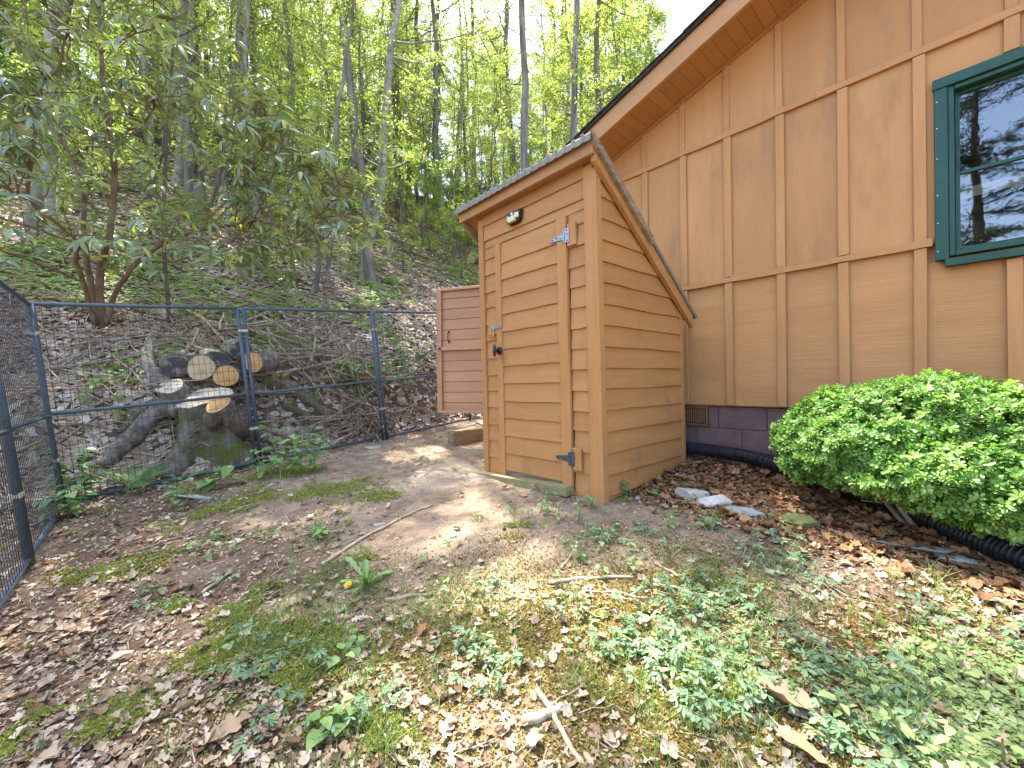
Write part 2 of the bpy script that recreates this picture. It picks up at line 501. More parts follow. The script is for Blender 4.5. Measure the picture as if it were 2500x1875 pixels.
G = lambda *c: c
M['leaf_forest'] = leafm('spring_leaf', [(0, (0.22, 0.28, 0.07)), (0.4, (0.31, 0.38, 0.105)), (0.75, (0.39, 0.45, 0.14)), (1, (0.48, 0.51, 0.20))], 0.5, 0.55, (1.1, 1.15, 0.75))
M['leaf_under'] = leafm('understory_leaf', [(0, (0.17, 0.25, 0.055)), (0.5, (0.27, 0.36, 0.08)), (1, (0.40, 0.46, 0.12))], 0.5, 0.5, (1.1, 1.2, 0.7))
M['leaf_rhodo'] = leafm('leathery_leaf', [(0, (0.14, 0.18, 0.10)), (0.45, (0.21, 0.26, 0.135)), (0.8, (0.28, 0.33, 0.18)), (0.93, (0.34, 0.38, 0.14)), (1, (0.48, 0.48, 0.07))], 0.26, 0.30, (1.3, 1.35, 0.5), spec=0.7)
M['leaf_laurel'] = leafm('evergreen_leaf', [(0, (0.05, 0.08, 0.04)), (0.6, (0.09, 0.14, 0.065)), (1, (0.16, 0.21, 0.10))], 0.36, 0.2, spec=0.6)
M['needle'] = leafm('needle', [(0, (0.025, 0.05, 0.025)), (0.6, (0.045, 0.08, 0.035)), (1, (0.075, 0.11, 0.045))], 0.6, 0.2)
M['leaf_bush'] = leafm('bush_leaf', [(0, (0.08, 0.17, 0.03)), (0.3, (0.14, 0.28, 0.05)), (0.7, (0.22, 0.38, 0.08)), (1, (0.33, 0.49, 0.13))], 0.42, 0.35, (1.0, 1.15, 0.6), spec=0.45)
M['leaf_herb'] = leafm('herb_leaf', [(0, (0.15, 0.26, 0.08)), (0.5, (0.22, 0.35, 0.12)), (1, (0.31, 0.43, 0.16))], 0.55, 0.35, (1.0, 1.15, 0.6), vein=0.25)
M['leaf_cover'] = leafm('ground_cover_leaf', [(0, (0.10, 0.18, 0.09)), (0.5, (0.165, 0.265, 0.14)), (0.85, (0.23, 0.34, 0.18)), (1, (0.28, 0.39, 0.15))], 0.6, 0.3, (1.0, 1.1, 0.6), vein=0.25)
M['leaf_creep'] = leafm('creeper_leaf', [(0, (0.17, 0.25, 0.08)), (0.5, (0.27, 0.36, 0.13)), (1, (0.38, 0.46, 0.19))], 0.6, 0.35)
M['fernleaf'] = leafm('fern_leaf', [(0, (0.13, 0.22, 0.07)), (1, (0.24, 0.33, 0.12))], 0.55, 0.4)
M['grass'] = leafm('grass_blade', [(0, (0.10, 0.18, 0.035)), (0.6, (0.19, 0.28, 0.06)), (1, (0.30, 0.36, 0.12))], 0.55, 0.4)
M['moss'] = leafm('moss_tuft', [(0, (0.18, 0.20, 0.04)), (0.5, (0.27, 0.29, 0.06)), (1, (0.37, 0.39, 0.09))], 0.9, 0.2, spec=0.1)
M['moss_brown'] = leafm('brown_moss_tuft', [(0, (0.16, 0.10, 0.03)), (0.45, (0.26, 0.18, 0.055)), (0.75, (0.30, 0.25, 0.07)), (1, (0.33, 0.32, 0.08))], 0.9, 0.2, spec=0.1)
M['stem'] = leafm('green_stem', [(0, (0.14, 0.20, 0.06)), (1, (0.22, 0.26, 0.09))], 0.6, 0.0)
M['litter'] = leafm('dead_leaf', [(0, (0.13, 0.075, 0.045)), (0.2, (0.23, 0.155, 0.095)), (0.45, (0.36, 0.265, 0.175)), (0.75, (0.46, 0.36, 0.255)), (0.93, (0.55, 0.465, 0.355)), (1, (0.33, 0.15, 0.07))], 0.75, 0.15, vein=0.3, spec=0.25)
M['litter_pale'] = leafm('pale_dead_leaf', [(0, (0.22, 0.14, 0.085)), (0.25, (0.36, 0.265, 0.18)), (0.5, (0.47, 0.37, 0.275)), (0.8, (0.58, 0.49, 0.385)), (0.94, (0.64, 0.56, 0.46)), (1, (0.40, 0.20, 0.10))], 0.75, 0.15, vein=0.2, spec=0.25)
M['litter_rust'] = leafm('rusty_dead_leaf', [(0, (0.12, 0.055, 0.026)), (0.35, (0.22, 0.105, 0.045)), (0.7, (0.31, 0.165, 0.075)), (1, (0.38, 0.235, 0.13))], 0.7, 0.15, vein=0.3, spec=0.25)
M['petal'] = leafm('yellow_petal', [(0, (0.75, 0.52, 0.01)), (1, (0.85, 0.66, 0.03))], 0.7, 0.2)
M['rock'] = surf('pale_rock', [(0.3, (0.30, 0.28, 0.23)), (0.55, (0.44, 0.42, 0.36)), (0.8, (0.56, 0.54, 0.48))], 9.0, 0.9, 0.7, 40, 0.01, rndshift=0.1, dirt=((0.24, 0.20, 0.13), 0.55, 0.75), dirt_scale=11.0)
M['rock_moss'] = surf('mossy_rock', [(0.3, (0.07, 0.085, 0.03)), (0.6, (0.12, 0.14, 0.05)), (0.8, (0.20, 0.19, 0.11))], 12.0, 0.95, 0.8, 60, 0.01)
M['slate'] = surf('grey_stone', [(0.3, (0.21, 0.215, 0.19)), (0.55, (0.31, 0.315, 0.285)), (0.8, (0.41, 0.41, 0.375))], 7.0, 0.85, 0.5, 40, 0.006, rndshift=0.1)

def glass_mat():
    m, nt, b = new_mat('window_glass')
    L = nt.links.new
    tr = nt.nodes.new('ShaderNodeBsdfTransparent')
    tr.inputs[0].default_value = (0.86, 0.9, 0.88, 1)
    gl = nt.nodes.new('ShaderNodeBsdfGlossy')
    gl.inputs['Roughness'].default_value = 0.02
    gl.inputs['Color'].default_value = (0.95, 0.95, 1.0, 1)
    fr = N_(nt, 'ShaderNodeFresnel', IOR=1.75)
    mp = coords(nt, 5.0)
    nz = N_(nt, 'ShaderNodeTexNoise', Scale=1.0, Detail=2)
    L(mp.outputs[0], nz.inputs['Vector'])
    bp = N_(nt, 'ShaderNodeBump', Strength=0.03, Distance=0.02)
    L(nz.outputs['Fac'], bp.inputs['Height']); L(bp.outputs[0], gl.inputs['Normal'])
    ms = nt.nodes.new('ShaderNodeMixShader')
    ad = N_(nt, 'ShaderNodeMath', operation='ADD'); ad.inputs[1].default_value = 0.04
    L(fr.outputs[0], ad.inputs[0])
    L(ad.outputs[0], ms.inputs[0]); L(tr.outputs[0], ms.inputs[1]); L(gl.outputs[0], ms.inputs[2])
    L(ms.outputs[0], nt.nodes['Material Output'].inputs[0])
    return m
M['glass'] = glass_mat()

def ground_mat():
    """soil, painted sun patches, green moss and brown moss by masks stored on the ground (cover = green moss, dry = pale soil with sun patches painted in, mulch = dark leaf mould)"""
    m, nt, b = new_mat('yard_soil')
    L = nt.links.new
    def noise(sc, det=8, ro=0.65):
        n = N_(nt, 'ShaderNodeTexNoise', Scale=sc, Detail=det, Roughness=ro)
        tc = nt.nodes.new('ShaderNodeTexCoord')
        L(tc.outputs['Object'], n.inputs['Vector'])
        return n
    n1, n2, n3 = noise(7), noise(55), noise(2.2)
    soil = ramp(nt, [(0.3, (0.15, 0.105, 0.07)), (0.5, (0.25, 0.183, 0.125)), (0.72, (0.35, 0.27, 0.195))])
    L(n1.outputs['Fac'], soil.inputs[0])
    def mix(fac, a, b_):
        x = nt.nodes.new('ShaderNodeMixRGB')
        L(fac, x.inputs[0]); L(a, x.inputs[1]); L(b_, x.inputs[2])
        return x.outputs[0]
    def attr(nm):
        a = nt.nodes.new('ShaderNodeAttribute'); a.attribute_name = nm
        return a.outputs['Fac']
    def fine(a, lo=0.35, hi=0.65):
        """a mask broken up by fine noise"""
        s = N_(nt, 'ShaderNodeMath', operation='ADD')
        k = N_(nt, 'ShaderNodeMath', operation='SUBTRACT'); k.inputs[1].default_value = 0.5
        L(n2.outputs['Fac'], k.inputs[0]); L(a, s.inputs[0]); L(k.outputs[0], s.inputs[1])
        r = N_(nt, 'ShaderNodeMapRange'); r.inputs['From Min'].default_value = lo; r.inputs['From Max'].default_value = hi
        L(s.outputs[0], r.inputs['Value'])
        return r.outputs[0]
    mould = ramp(nt, [(0.35, (0.07, 0.045, 0.028)), (0.55, (0.15, 0.10, 0.065)), (0.7, (0.24, 0.17, 0.115))])
    L(n2.outputs['Fac'], mould.inputs[0])
    c = mix(fine(attr('mulch')), soil.outputs[0], mould.outputs[0])
    dry = ramp(nt, [(0.35, (0.28, 0.215, 0.15)), (0.65, (0.42, 0.335, 0.245))])  # paler soil colour for the painted sun patches
    L(n2.outputs['Fac'], dry.inputs[0])
    c = mix(fine(attr('dry')), c, dry.outputs[0])
    brn = ramp(nt, [(0.35, (0.10, 0.075, 0.026)), (0.6, (0.18, 0.14, 0.05)), (0.75, (0.19, 0.175, 0.06))])
    L(n2.outputs['Fac'], brn.inputs[0])
    c = mix(fine(attr('brown')), c, brn.outputs[0])
    gre = ramp(nt, [(0.3, (0.085, 0.105, 0.02)), (0.6, (0.16, 0.185, 0.035)), (0.75, (0.23, 0.25, 0.055))])
    L(n2.outputs['Fac'], gre.inputs[0])
    c = mix(fine(attr('cover')), c, gre.outputs[0])
    L(c, b.inputs['Base Color'])
    b.inputs['Roughness'].default_value = 0.95
    b.inputs['Specular IOR Level'].default_value = 0.12
    b1 = N_(nt, 'ShaderNodeBump', Strength=0.8, Distance=0.012)
    L(n2.outputs['Fac'], b1.inputs['Height'])
    n4 = noise(260, 3)
    b2 = N_(nt, 'ShaderNodeBump', Strength=0.6, Distance=0.004)
    L(n4.outputs['Fac'], b2.inputs['Height']); L(b1.outputs[0], b2.inputs['Normal'])
    L(b2.outputs[0], b.inputs['Normal'])
    return m
M['ground'] = ground_mat()

# ------------------------------------------------------------------ the lie of the land
A_ = math.radians(41.7)
U = np.array([-math.sin(A_), math.cos(A_)])      # along the house wall, away from the camera
V = np.array([math.cos(A_), math.sin(A_)])       # into the house
SHED = np.array([0.65, 3.01])                    # front right corner of the shed
WALL = 3.94                                      # distance of the house wall from the camera, along V
FC = np.array([-4.05, 3.75])                     # corner of the fence
FE = np.array([0.714, 0.700]); FE = FE / np.linalg.norm(FE)   # direction of the back fence
FN = np.array([-FE[1], FE[0]])                   # away from the yard, up the hill
ROTZ = math.atan2(-U[1], -U[0])                  # local x of house and shed runs along -U

def hill_d(x, y):
    return (x - FC[0]) * FN[0] + (y - FC[1]) * FN[1]

def ground0(x, y):
    xc, yc = np.clip(x, -9, 9), np.clip(y, -6, 9)
    z = -0.13 + 0.0548 * xc + 0.078 * yc
    d = hill_d(x, y)
    dd = np.maximum(d - 0.3, 0)
    dd = np.where(dd < 22, dd, 22 + 12 * np.tanh((dd - 22) / 12))
    z = z + 0.66 * dd + 0.52 * sstep(0.45, 0.95, d)
    m = at(480, 900, 5.5)
    z = z + 0.24 * np.exp(-(((x - m[0]) / 0.75) ** 2 + ((y - m[1]) / 0.42) ** 2)) * sstep(0.5, 0.85, d)
    m2 = at(510, 1050, 4.72)
    z = z + 0.24 * np.exp(-(((x - m2[0]) / 0.42) ** 2 + ((y - m2[1]) / 0.24) ** 2)) * sstep(0.06, 0.3, d)
    return z

def ground(x, y):
    x = np.asarray(x, dtype=float); y = np.asarray(y, dtype=float)
    d = hill_d(x, y)
    h = sstep(0.3, 2.5, d)
    z = ground0(x, y)
    z = z + (fbm(x * 1.6, y * 1.6, 3, 3) - 0.5) * 0.07 + (fbm(x * 9, y * 9, 5, 3) - 0.5) * 0.028
    z = z + h * ((fbm(x * 0.45, y * 0.45, 8, 3) - 0.5) * 0.55 + (fbm(x * 2.4, y * 2.4, 11, 2) - 0.5) * 0.16)
    return z

def gz(x, y):
    return float(ground(np.array([x]), np.array([y]))[0])

def hit(px, py, lo=0.6, hi=70.0):
    """where the line of sight through a photograph pixel meets the ground"""
    t = np.concatenate([np.linspace(lo, 12, 900), np.linspace(12.02, hi, 1200)])
    p0, p1 = at(px, py, 0.0), at(px, py, 1.0)
    P = p0[None] + (p1 - p0)[None] * t[:, None]
    below = P[:, 2] < ground(P[:, 0], P[:, 1])
    k = int(np.argmax(below)) if below.any() else len(t) - 1
    p = P[k]
    return np.array([p[0], p[1], gz(p[0], p[1])])

def blob(x, y, px, py, r, ry=None):
    h = hit(px, py)
    ry = ry or r
    return np.exp(-(((x - h[0]) / r) ** 2 + ((y - h[1]) / ry) ** 2))

GREEN_SPOTS = [(580, 1230, .28), (320, 1385, .25), (640, 1560, .22), (500, 1150, .2), (800, 1195, .3), (520, 1600, .12), (730, 1150, .25), (560, 1500, .1), (820, 1560, .1), (300, 1760, .14), (120, 850, .4), (1240, 1130, .15), (930, 1215, .2), (760, 1640, .13), (1750, 1660, .1), (430, 1480, .1)]
SUN_SPOTS = [(1080, 1140, .32), (1000, 1190, .3), (1130, 1170, .3), (1240, 1440, .14), (1500, 1490, .12), (1350, 1440, .12), (1300, 1800, .1), (700, 1480, .16), (1150, 1100, .3), (1450, 1430, .15), (1960, 1640, .1), (330, 1540, .14)]  # pools of sunlight on the yard, painted as paler soil
def mask_green(x, y):
    m = np.zeros_like(x)
    for px, py, r in GREEN_SPOTS:
        m = m + 0.42 * blob(x, y, px, py, r * 1.15, r * 0.9)
    n = 0.55 * fbm(x * 2.3, y * 2.3, 31, 4) + 0.45 * fbm(x * 13, y * 13, 33, 3)
    d = hill_d(x, y)
    yard = 1 - sstep(0.2, 0.9, d)
    m = m * (0.3 + 1.4 * n) * 1.2 + sstep(0.52, 0.72, n) * 0.34 * yard
    m = m + (1 - yard) * sstep(0.55, 0.68, fbm(x * 0.9, y * 0.9, 77, 4)) * 0.6
    return np.clip(m, 0, 1)
def mask_brown(x, y):
    n = fbm(x * 3.1 + 5, y * 3.1, 41, 4)
    c = np.exp(-(((x - 0.5) / 1.5) ** 2 + ((y - 1.5) / 1.0) ** 2))
    return np.clip(c * (0.1 + 1.1 * n) * 1.15, 0, 1) * (1 - sstep(0.0, 0.4, hill_d(x, y)))
def mask_sun_patch(x, y):
    m = np.zeros_like(x)
    for px, py, r in SUN_SPOTS:
        m = m + 0.7 * blob(x, y, px, py, r)
    return np.clip(m * (0.5 + fbm(x * 3, y * 3, 51, 3)), 0, 1)
def wall_gap(x, y):
    return WALL - (x * V[0] + y * V[1])
def left_gap(x, y):
    """distance from the left fence into the yard"""
    return (x - FC[0]) * V[0] + (y - FC[1]) * V[1]
def mask_litter(x, y):
    d = hill_d(x, y)
    m = 0.10 + 0.8 * (1 - sstep(0.3, 2.2, left_gap(x, y)))
    near = np.exp(-(((x + 1.5) / 0.9) ** 2 + ((y - 1.2) / 0.7) ** 2)) * 0.5
    right = (1 - sstep(0.7, 1.9, wall_gap(x, y))) * sstep(0.3, 0.9, x) * 0.95
    rlow = np.exp(-(((x - 1.4) / 0.8) ** 2 + ((y - 1.3) / 0.6) ** 2)) * 0.55
    m = m + near + right + rlow
    m = m + 0.35 * sstep(-0.9, -0.1, d)
    m = m * (0.35 + 1.2 * fbm(x * 2.2, y * 2.2, 61, 4))
    m = np.where(d > 0.4, 0.55 + 0.6 * fbm(x * 0.8, y * 0.8, 63, 3), m)
    return np.clip(m, 0, 1)

def build_ground():
    def axis(lo, hi, fine_lo, fine_hi, step, grow):
        mid = np.arange(fine_lo, fine_hi, step)
        up, s, v = [], step, fine_hi
        while v < hi:
            up.append(v); s = s * grow; v += s
        dn, s, v = [], step, fine_lo
        while v > lo:
            s = s * grow; v -= s; dn.append(v)
        return np.concatenate([np.array(dn[::-1]), mid, np.array(up + [hi])])
    xs = axis(-260, 260, -4.6, 2.9, 0.028, 1.05)
    ys = axis(-200, 260, 0.7, 5.2, 0.028, 1.045)
    X, Y = np.meshgrid(xs, ys)
    x, y = X.ravel(), Y.ravel()
    z = ground(x, y)
    gm, bm_, dm, lm = mask_green(x, y), mask_brown(x, y), mask_sun_patch(x, y), mask_litter(x, y)
    z = z + 0.012 * sstep(0.3, 0.7, gm) * (0.5 + fbm(x * 22, y * 22, 91, 2)) * (np.abs(x) < 8)
    nx, ny = len(xs), len(ys)
    i = np.arange(nx * ny).reshape(ny, nx)
    F = np.stack([i[:-1, :-1], i[:-1, 1:], i[1:, 1:], i[1:, :-1]], -1).reshape(-1, 4)
    me = mesh_np('ground', np.stack([x, y, z], 1), F, M['ground'], smooth=True)
    for nm, a in (('cover', gm), ('brown', bm_), ('dry', dm), ('mulch', lm)):
        at_ = me.attributes.new(nm, 'FLOAT', 'POINT')
        at_.data.foreach_set('value', a.astype(np.float32))
    o = obj('ground', me)
    tag(o, 'bare mossy yard soil rising into the wooded hillside', kind='structure')
    o['category'] = 'ground'
    return o
build_ground()

# ------------------------------------------------------------------ the house: gable wall of panels and battens
def house():
    q = SHED + 1.45 * V
    root = empty('house', (q[0], q[1], 0), (0, 0, ROTZ))
    tag(root, 'tan wooden house with board and batten gable wall and green framed window', 'house')
    rng = R_(4)
    X0, X1 = -2.25, 7.0
    ZB, ZM, ZU = 0.79, 1.905, 3.20         # bottom of siding, mid band, upper band
    SL, ZR = 0.30, 3.75                    # rake: soffit height at x = 0 and slope
    RIDGE = 5.2
    def top(x):
        return ZR + SL * x if x < RIDGE else ZR + SL * (2 * RIDGE - x)
    XR = 2 * RIDGE - X0
    bw = 0.063
    pitch = 0.407
    bx = [0.294 + pitch * k for k in range(-6, 30)]
    bx = [b for b in bx if b < XR - 0.2]
    # backing wall and end walls
    m = MB()
    m.prism([(X0, ZB - 0.01), (XR, ZB - 0.01), (XR, top(XR)), (RIDGE, top(RIDGE)), (X0, top(X0))], 1, 0.03, 0.12)
    me = m.mesh('wall', M['wall_up'])
    WX0, WX1, WZ0, WZ1 = 1.665, 2.56, 1.80, 2.90
    # cut the window opening with a boolean-free split: rebuild the wall as strips round the opening
    m = MB()
    m.prism([(X0, ZB - 0.01), (WX0, ZB - 0.01), (WX0, top(WX0)), (X0, top(X0))], 1, 0.03, 0.12)
    m.prism([(WX1, ZB - 0.01), (XR, ZB - 0.01), (XR, top(XR)), (RIDGE, top(RIDGE)), (WX1, top(WX1))], 1, 0.03, 0.12)
    m.prism([(WX0, ZB - 0.01), (WX1, ZB - 0.01), (WX1, WZ0), (WX0, WZ0)], 1, 0.03, 0.12)
    m.prism([(WX0, WZ1), (WX1, WZ1), (WX1, top(WX1)), (WX0, top(WX0))], 1, 0.03, 0.12)
    m.build('wall', M['wall_up'], root)
    m = MB()
    m.box(X0, X0 + 0.1, 0.12, 9.0, ZB, top(X0) - 0.05)
    m.box(XR - 0.1, XR, 0.12, 9.0, ZB, top(XR) - 0.05)
    m.prism([(X0, ZB), (XR, ZB), (XR, top(XR)), (RIDGE, top(RIDGE)), (X0, top(X0))], 1, 8.9, 9.0)
    m.build('outer_wall', M['wall_low'], root)
    # panels between the battens, three courses
    edges = [X0] + bx + [XR]
    for k in range(len(edges) - 1):
        a, b = edges[k] + (bw if k else 0) - 0.02, edges[k + 1] + 0.02
        a = edges[k] + (bw / 2 if k else 0); b = edges[k + 1] + bw / 2
        if a > 5.2: continue
        g = 0.0015
        dy = rng.uniform(-0.002, 0.002)
        def panel(z0, z1f, mat_, yo):
            mm = MB()
            za, zb_ = z1f(a + g), z1f(b - g)
            if min(za, zb_) - z0 < 0.05: return
            mm.prism([(a + g, z0), (b - g, z0), (b - g, zb_), (a + g, za)], 1, yo + dy, 0.0295)
            mm.build('panel', mat_, root)
        win = not (b < WX0 - 0.03 or a > WX1 + 0.03)
        panel(ZB, lambda x: ZM - 0.002 if not win else min(ZM - 0.002, WZ0 - 0.02), M['wall_low'], 0.010)
        if not win:
            panel(ZM, lambda x: min(ZU, top(x) - 0.02), M['wall_up'], 0.0)
        elif a < WX0:
            panel(ZM, lambda x: min(ZU, top(x) - 0.02), M['wall_up'], 0.0) if b < WX0 else None
            mm = MB(); mm.box(a + g, WX0 - 0.005, 0.0, 0.0295, ZM, WZ1 + 0.0045); mm.build('panel', M['wall_up'], root)
            mm = MB(); mm.box(a + g, b - g, 0.0, 0.0295, WZ1 + 0.005, ZU); mm.build('panel', M['wall_up'], root)
        else:
            mm = MB(); mm.box(a + g, min(b - g, WX1) , 0.0, 0.0295, WZ1 + 0.005, ZU); mm.build('panel', M['wall_up'], root)
            if b > WX1:
                mm = MB(); mm.box(WX1 + 0.003, b - g, 0.0, 0.0295, ZM, ZU); mm.build('panel', M['wall_up'], root)
        panel(ZU + 0.002, lambda x: top(x) - 0.012, M['wall_up'], -0.004)
    # battens
    for x in bx:
        if x > 5.2: continue
        def bat(z0, z1, wgt=bw, proud=0.02):
            j = rng.normal(0, 0.002, 4)
            mm = MB()
            v = [(x + j[0], -proud, z0), (x + wgt + j[0], -proud, z0), (x + wgt + j[1], -proud, z1), (x + j[1], -proud, z1)]
            w = [(p[0], -0.0055, p[2]) for p in v]
            mm.add(v + w, [(0, 1, 2, 3), (7, 6, 5, 4), (0, 4, 5, 1), (1, 5, 6, 2), (2, 6, 7, 3), (3, 7, 4, 0)])
            mm.build('batten', M['batten'], root, bevel=0.002)
        win = WX0 - 0.1 < x < WX1 + 0.05
        bat(ZB + 0.002, ZM - 0.024 if not win else min(ZM - 0.024, WZ0 - 0.075), proud=0.018)
        if not win: bat(ZM + 0.03, ZU - 0.022)
        elif ZU - WZ1 > 0.14: bat(WZ1 + 0.075, ZU - 0.022)
        if top(x) - ZU > 0.1: bat(ZU + 0.03, top(x + bw / 2) - 0.005, bw * 0.8, 0.018)
    # bands
    for z, segs in ((ZM, [(X0, -0.9), (-0.9, 0.35), (0.35, WX0 - 0.055), (WX1 + 0.07, 5.0)]), (ZU, [(-1.75, -0.2), (-0.2, 0.98), (0.98, 2.3), (2.3, 5.0)])):
        for a, b in segs:
            n = 8
            j = rng.normal(0, 0.0025, (n + 1, 2))
            xs = np.linspace(a + 0.001, b - 0.001, n + 1)
            mm = MB()
            vv, ff = [], []
            for i, x in enumerate(xs):
                vv += [(x, -0.026, z - 0.02 + j[i, 0]), (x, -0.026, z + 0.026 + j[i, 1]), (x, -0.006, z + 0.026 + j[i, 1]), (x, -0.006, z - 0.02 + j[i, 0])]
            for i in range(n):
                o = i * 4
                for c in range(4):
                    c2 = (c + 1) % 4
                    ff.append((o + c, o + c2, o + 4 + c2, o + 4 + c))
            ff += [(0, 1, 2, 3), tuple(n * 4 + c for c in (3, 2, 1, 0))]
            mm.add(vv, ff).build('band_board', M['band'], root)
    # trim under the soffit
    def slope_bar(name, y0, y1, dz0, dz1, a, b, mat_):
        mm = MB()
        mm.prism([(a, top(a) + dz0), (b, top(b) + dz0), (b, top(b) + dz1), (a, top(a) + dz1)], 1, y0, y1)
        return mm.build(name, mat_, root)
    XE = X0 - 0.35
    slope_bar('rake_trim', -0.022, -0.0045, -0.04, -0.003, X0, RIDGE, M['soffit'])
    OV = 0.38
    # soffit planks across the overhang
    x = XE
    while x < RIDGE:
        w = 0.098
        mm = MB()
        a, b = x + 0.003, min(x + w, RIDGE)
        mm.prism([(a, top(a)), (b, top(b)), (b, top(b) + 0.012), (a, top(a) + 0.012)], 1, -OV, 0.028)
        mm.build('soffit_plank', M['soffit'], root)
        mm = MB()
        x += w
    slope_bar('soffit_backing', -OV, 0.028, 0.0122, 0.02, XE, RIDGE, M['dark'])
    n = 3
    cuts = [XE - 0.02, 0.9, RIDGE]
    for a, b in zip(cuts[:-1], cuts[1:]):
        slope_bar('fascia', -OV - 0.03, -OV - 0.001, -0.012, 0.165, a + 0.001, b, M['fascia'])
    # roof with shingle edge
    mm = MB()
    def rz(x): return top(x) + 0.168
    mm.prism([(XE - 0.06, rz(XE - 0.06)), (RIDGE, rz(RIDGE)), (XR + 0.4, rz(XR + 0.4)), (XR + 0.4, rz(XR + 0.4) + 0.03), (RIDGE, rz(RIDGE) + 0.035), (XE - 0.06, rz(XE - 0.06) + 0.03)], 1, -OV - 0.055, 9.3)
    roof = mm.build('roof', M['shingle'], root)
    x = XE - 0.06
    k = 0
    while x < RIDGE - 0.2:
        w = 0.14
        mm = MB()
        j = rng.uniform(0, 0.014)
        z0 = rz(x) + 0.032
        mm.prism([(x, z0), (x + w * 1.25, z0 + SL * w * 1.25 + 0.004), (x + w * 1.25, z0 + SL * w * 1.25 + 0.010), (x, z0 + 0.011)], 1, -OV - 0.062 - j, -OV + 0.6)
        mm.build('shingle', M['shingle'], roof)
        x += w
    # foundation of painted blocks
    mm = MB(); mm.box(X0 + 0.05, XR - 0.05, 0.062, 0.25, -0.8, ZB - 0.012)
    fnd = mm.build('foundation', M['mortar'], root)
    z = ZB - 0.014
    row = 0
    while z > -0.25:
        x = X0 + 0.05 - (0.2 if row % 2 else 0)
        while x < 5.0:
            a, b = max(x + 0.005, X0 + 0.05), x + 0.40 - 0.005
            zt, zb_ = z - 0.004, z - 0.198
            if row == 0 and a < 0.10 and b > -0.30:      # room for the vent
                if a < -0.31: mm = MB().box(a, -0.31, 0.05, 0.06, zb_, zt); mm.build('block', M['block'], fnd)
                if b > 0.115: mm = MB().box(0.115, b, 0.05, 0.06, zb_, zt); mm.build('block', M['block'], fnd)
            else:
                mm = MB().box(a, b, 0.05 + rng.uniform(0, .003), 0.0605, zb_, zt)
                mm.build('block', M['block'], fnd, bevel=0.003)
            x += 0.40
        z -= 0.2
        row += 1
    # vent
    mm = MB(); mm.box(-0.305, 0.11, 0.055, 0.0605, ZB - 0.205, ZB - 0.015)
    vent = mm.build('vent', M['dark'], root)
    mm = MB()
    mm.box(-0.305, 0.11, 0.036, 0.054, ZB - 0.04, ZB - 0.0155)
    mm.box(-0.305, 0.11, 0.036, 0.054, ZB - 0.205, ZB - 0.185)
    mm.box(-0.305, -0.285, 0.036, 0.054, ZB - 0.1845, ZB - 0.0405)
    mm.box(0.09, 0.11, 0.036, 0.054, ZB - 0.1845, ZB - 0.0405)
    mm.build('vent_frame', M['vent'], vent)
    for k in range(18):
        x = -0.28 + k * 0.0205
        MB().box(x, x + 0.0125, 0.040, 0.053, ZB - 0.178, ZB - 0.046).build('vent_slat', M['vent'], vent)
    # window
    win = empty('window'); win.parent = root
    def part(name, mat_, x0, x1, y0, y1, z0, z1, bev=0.003):
        return MB().box(x0, x1, y0, y1, z0, z1).build(name, mat_, win, bevel=bev)
    part('trim_board', M['green'], WX0 - 0.045, WX0 + 0.018, -0.034, -0.001, WZ0 - 0.02, WZ1 - 0.005)
    part('trim_board', M['green'], WX1 - 0.01, WX1 + 0.065, -0.034, -0.001, WZ0 - 0.02, WZ1 - 0.005)
    part('trim_board', M['green'], WX0 - 0.05, WX1 + 0.07, -0.040, -0.001, WZ1 - 0.004, WZ1 + 0.062)
    part('window_sill', M['green'], WX0 + 0.0, WX1 + 0.05, -0.048, -0.001, WZ0 - 0.068, WZ0 - 0.0205)
    # rows of nails on the left board
    mm = MB()
    for k in range(6):
        z = WZ0 + 0.05 + k * 0.19 + rng.uniform(-.03, .03)
        mm.box(WX0 - 0.034, WX0 - 0.028, -0.0365, -0.0342, z, z + 0.006)
    mm.build('nail', M['steel'], win)
    fr = MB()
    fx0, fx1, fz0, fz1 = WX0 + 0.0185, WX1 - 0.0105, WZ0 - 0.0, WZ1 - 0.006
    part('frame', M['green'], fx0, fx0 + 0.028, -0.022, 0.07, fz0, fz1)
    part('frame', M['green'], fx1 - 0.028, fx1, -0.022, 0.07, fz0, fz1)
    part('frame', M['green'], fx0 + 0.0285, fx1 - 0.0285, -0.022, 0.07, fz0, fz0 + 0.028)
    part('frame', M['green'], fx0 + 0.0285, fx1 - 0.0285, -0.022, 0.07, fz1 - 0.028, fz1)
    mid = (fz0 + fz1) / 2 - 0.02
    gx0, gx1 = fx0 + 0.029, fx1 - 0.029
    for (z0, z1, y) in ((fz0 + 0.0285, mid + 0.012, 0.002), (mid - 0.012, fz1 - 0.0285, 0.032)):
        t = 0.022
        part('sash', M['green'], gx0, gx0 + t, y, y + 0.026, z0, z1, 0.002)
        part('sash', M['green'], gx1 - t, gx1, y, y + 0.026, z0, z1, 0.002)
        part('sash', M['green'], gx0 + t + .0005, gx1 - t - .0005, y, y + 0.026, z0, z0 + t, 0.002)
        part('sash', M['green'], gx0 + t + .0005, gx1 - t - .0005, y, y + 0.026, z1 - t, z1, 0.002)
        part('pane', M['glass'], gx0 + t - .004, gx1 - t + .004, y + 0.010, y + 0.014, z0 + t - .004, z1 - t + .004, 0)
    part('latch', M['black'], (gx0 + gx1) / 2 - 0.05, (gx0 + gx1) / 2 - 0.02, -0.006, 0.0015, mid - 0.004, mid + 0.016, 0.002)
    # what shows behind the panes: a dark room with a cream blind
    rm = MB()
    rm.box(WX0 - 0.6, WX1 + 0.8, 2.4, 2.45, 0.9, 3.4)
    rm.box(WX0 - 0.6, WX1 + 0.8, 0.13, 2.4, 0.85, 0.9)
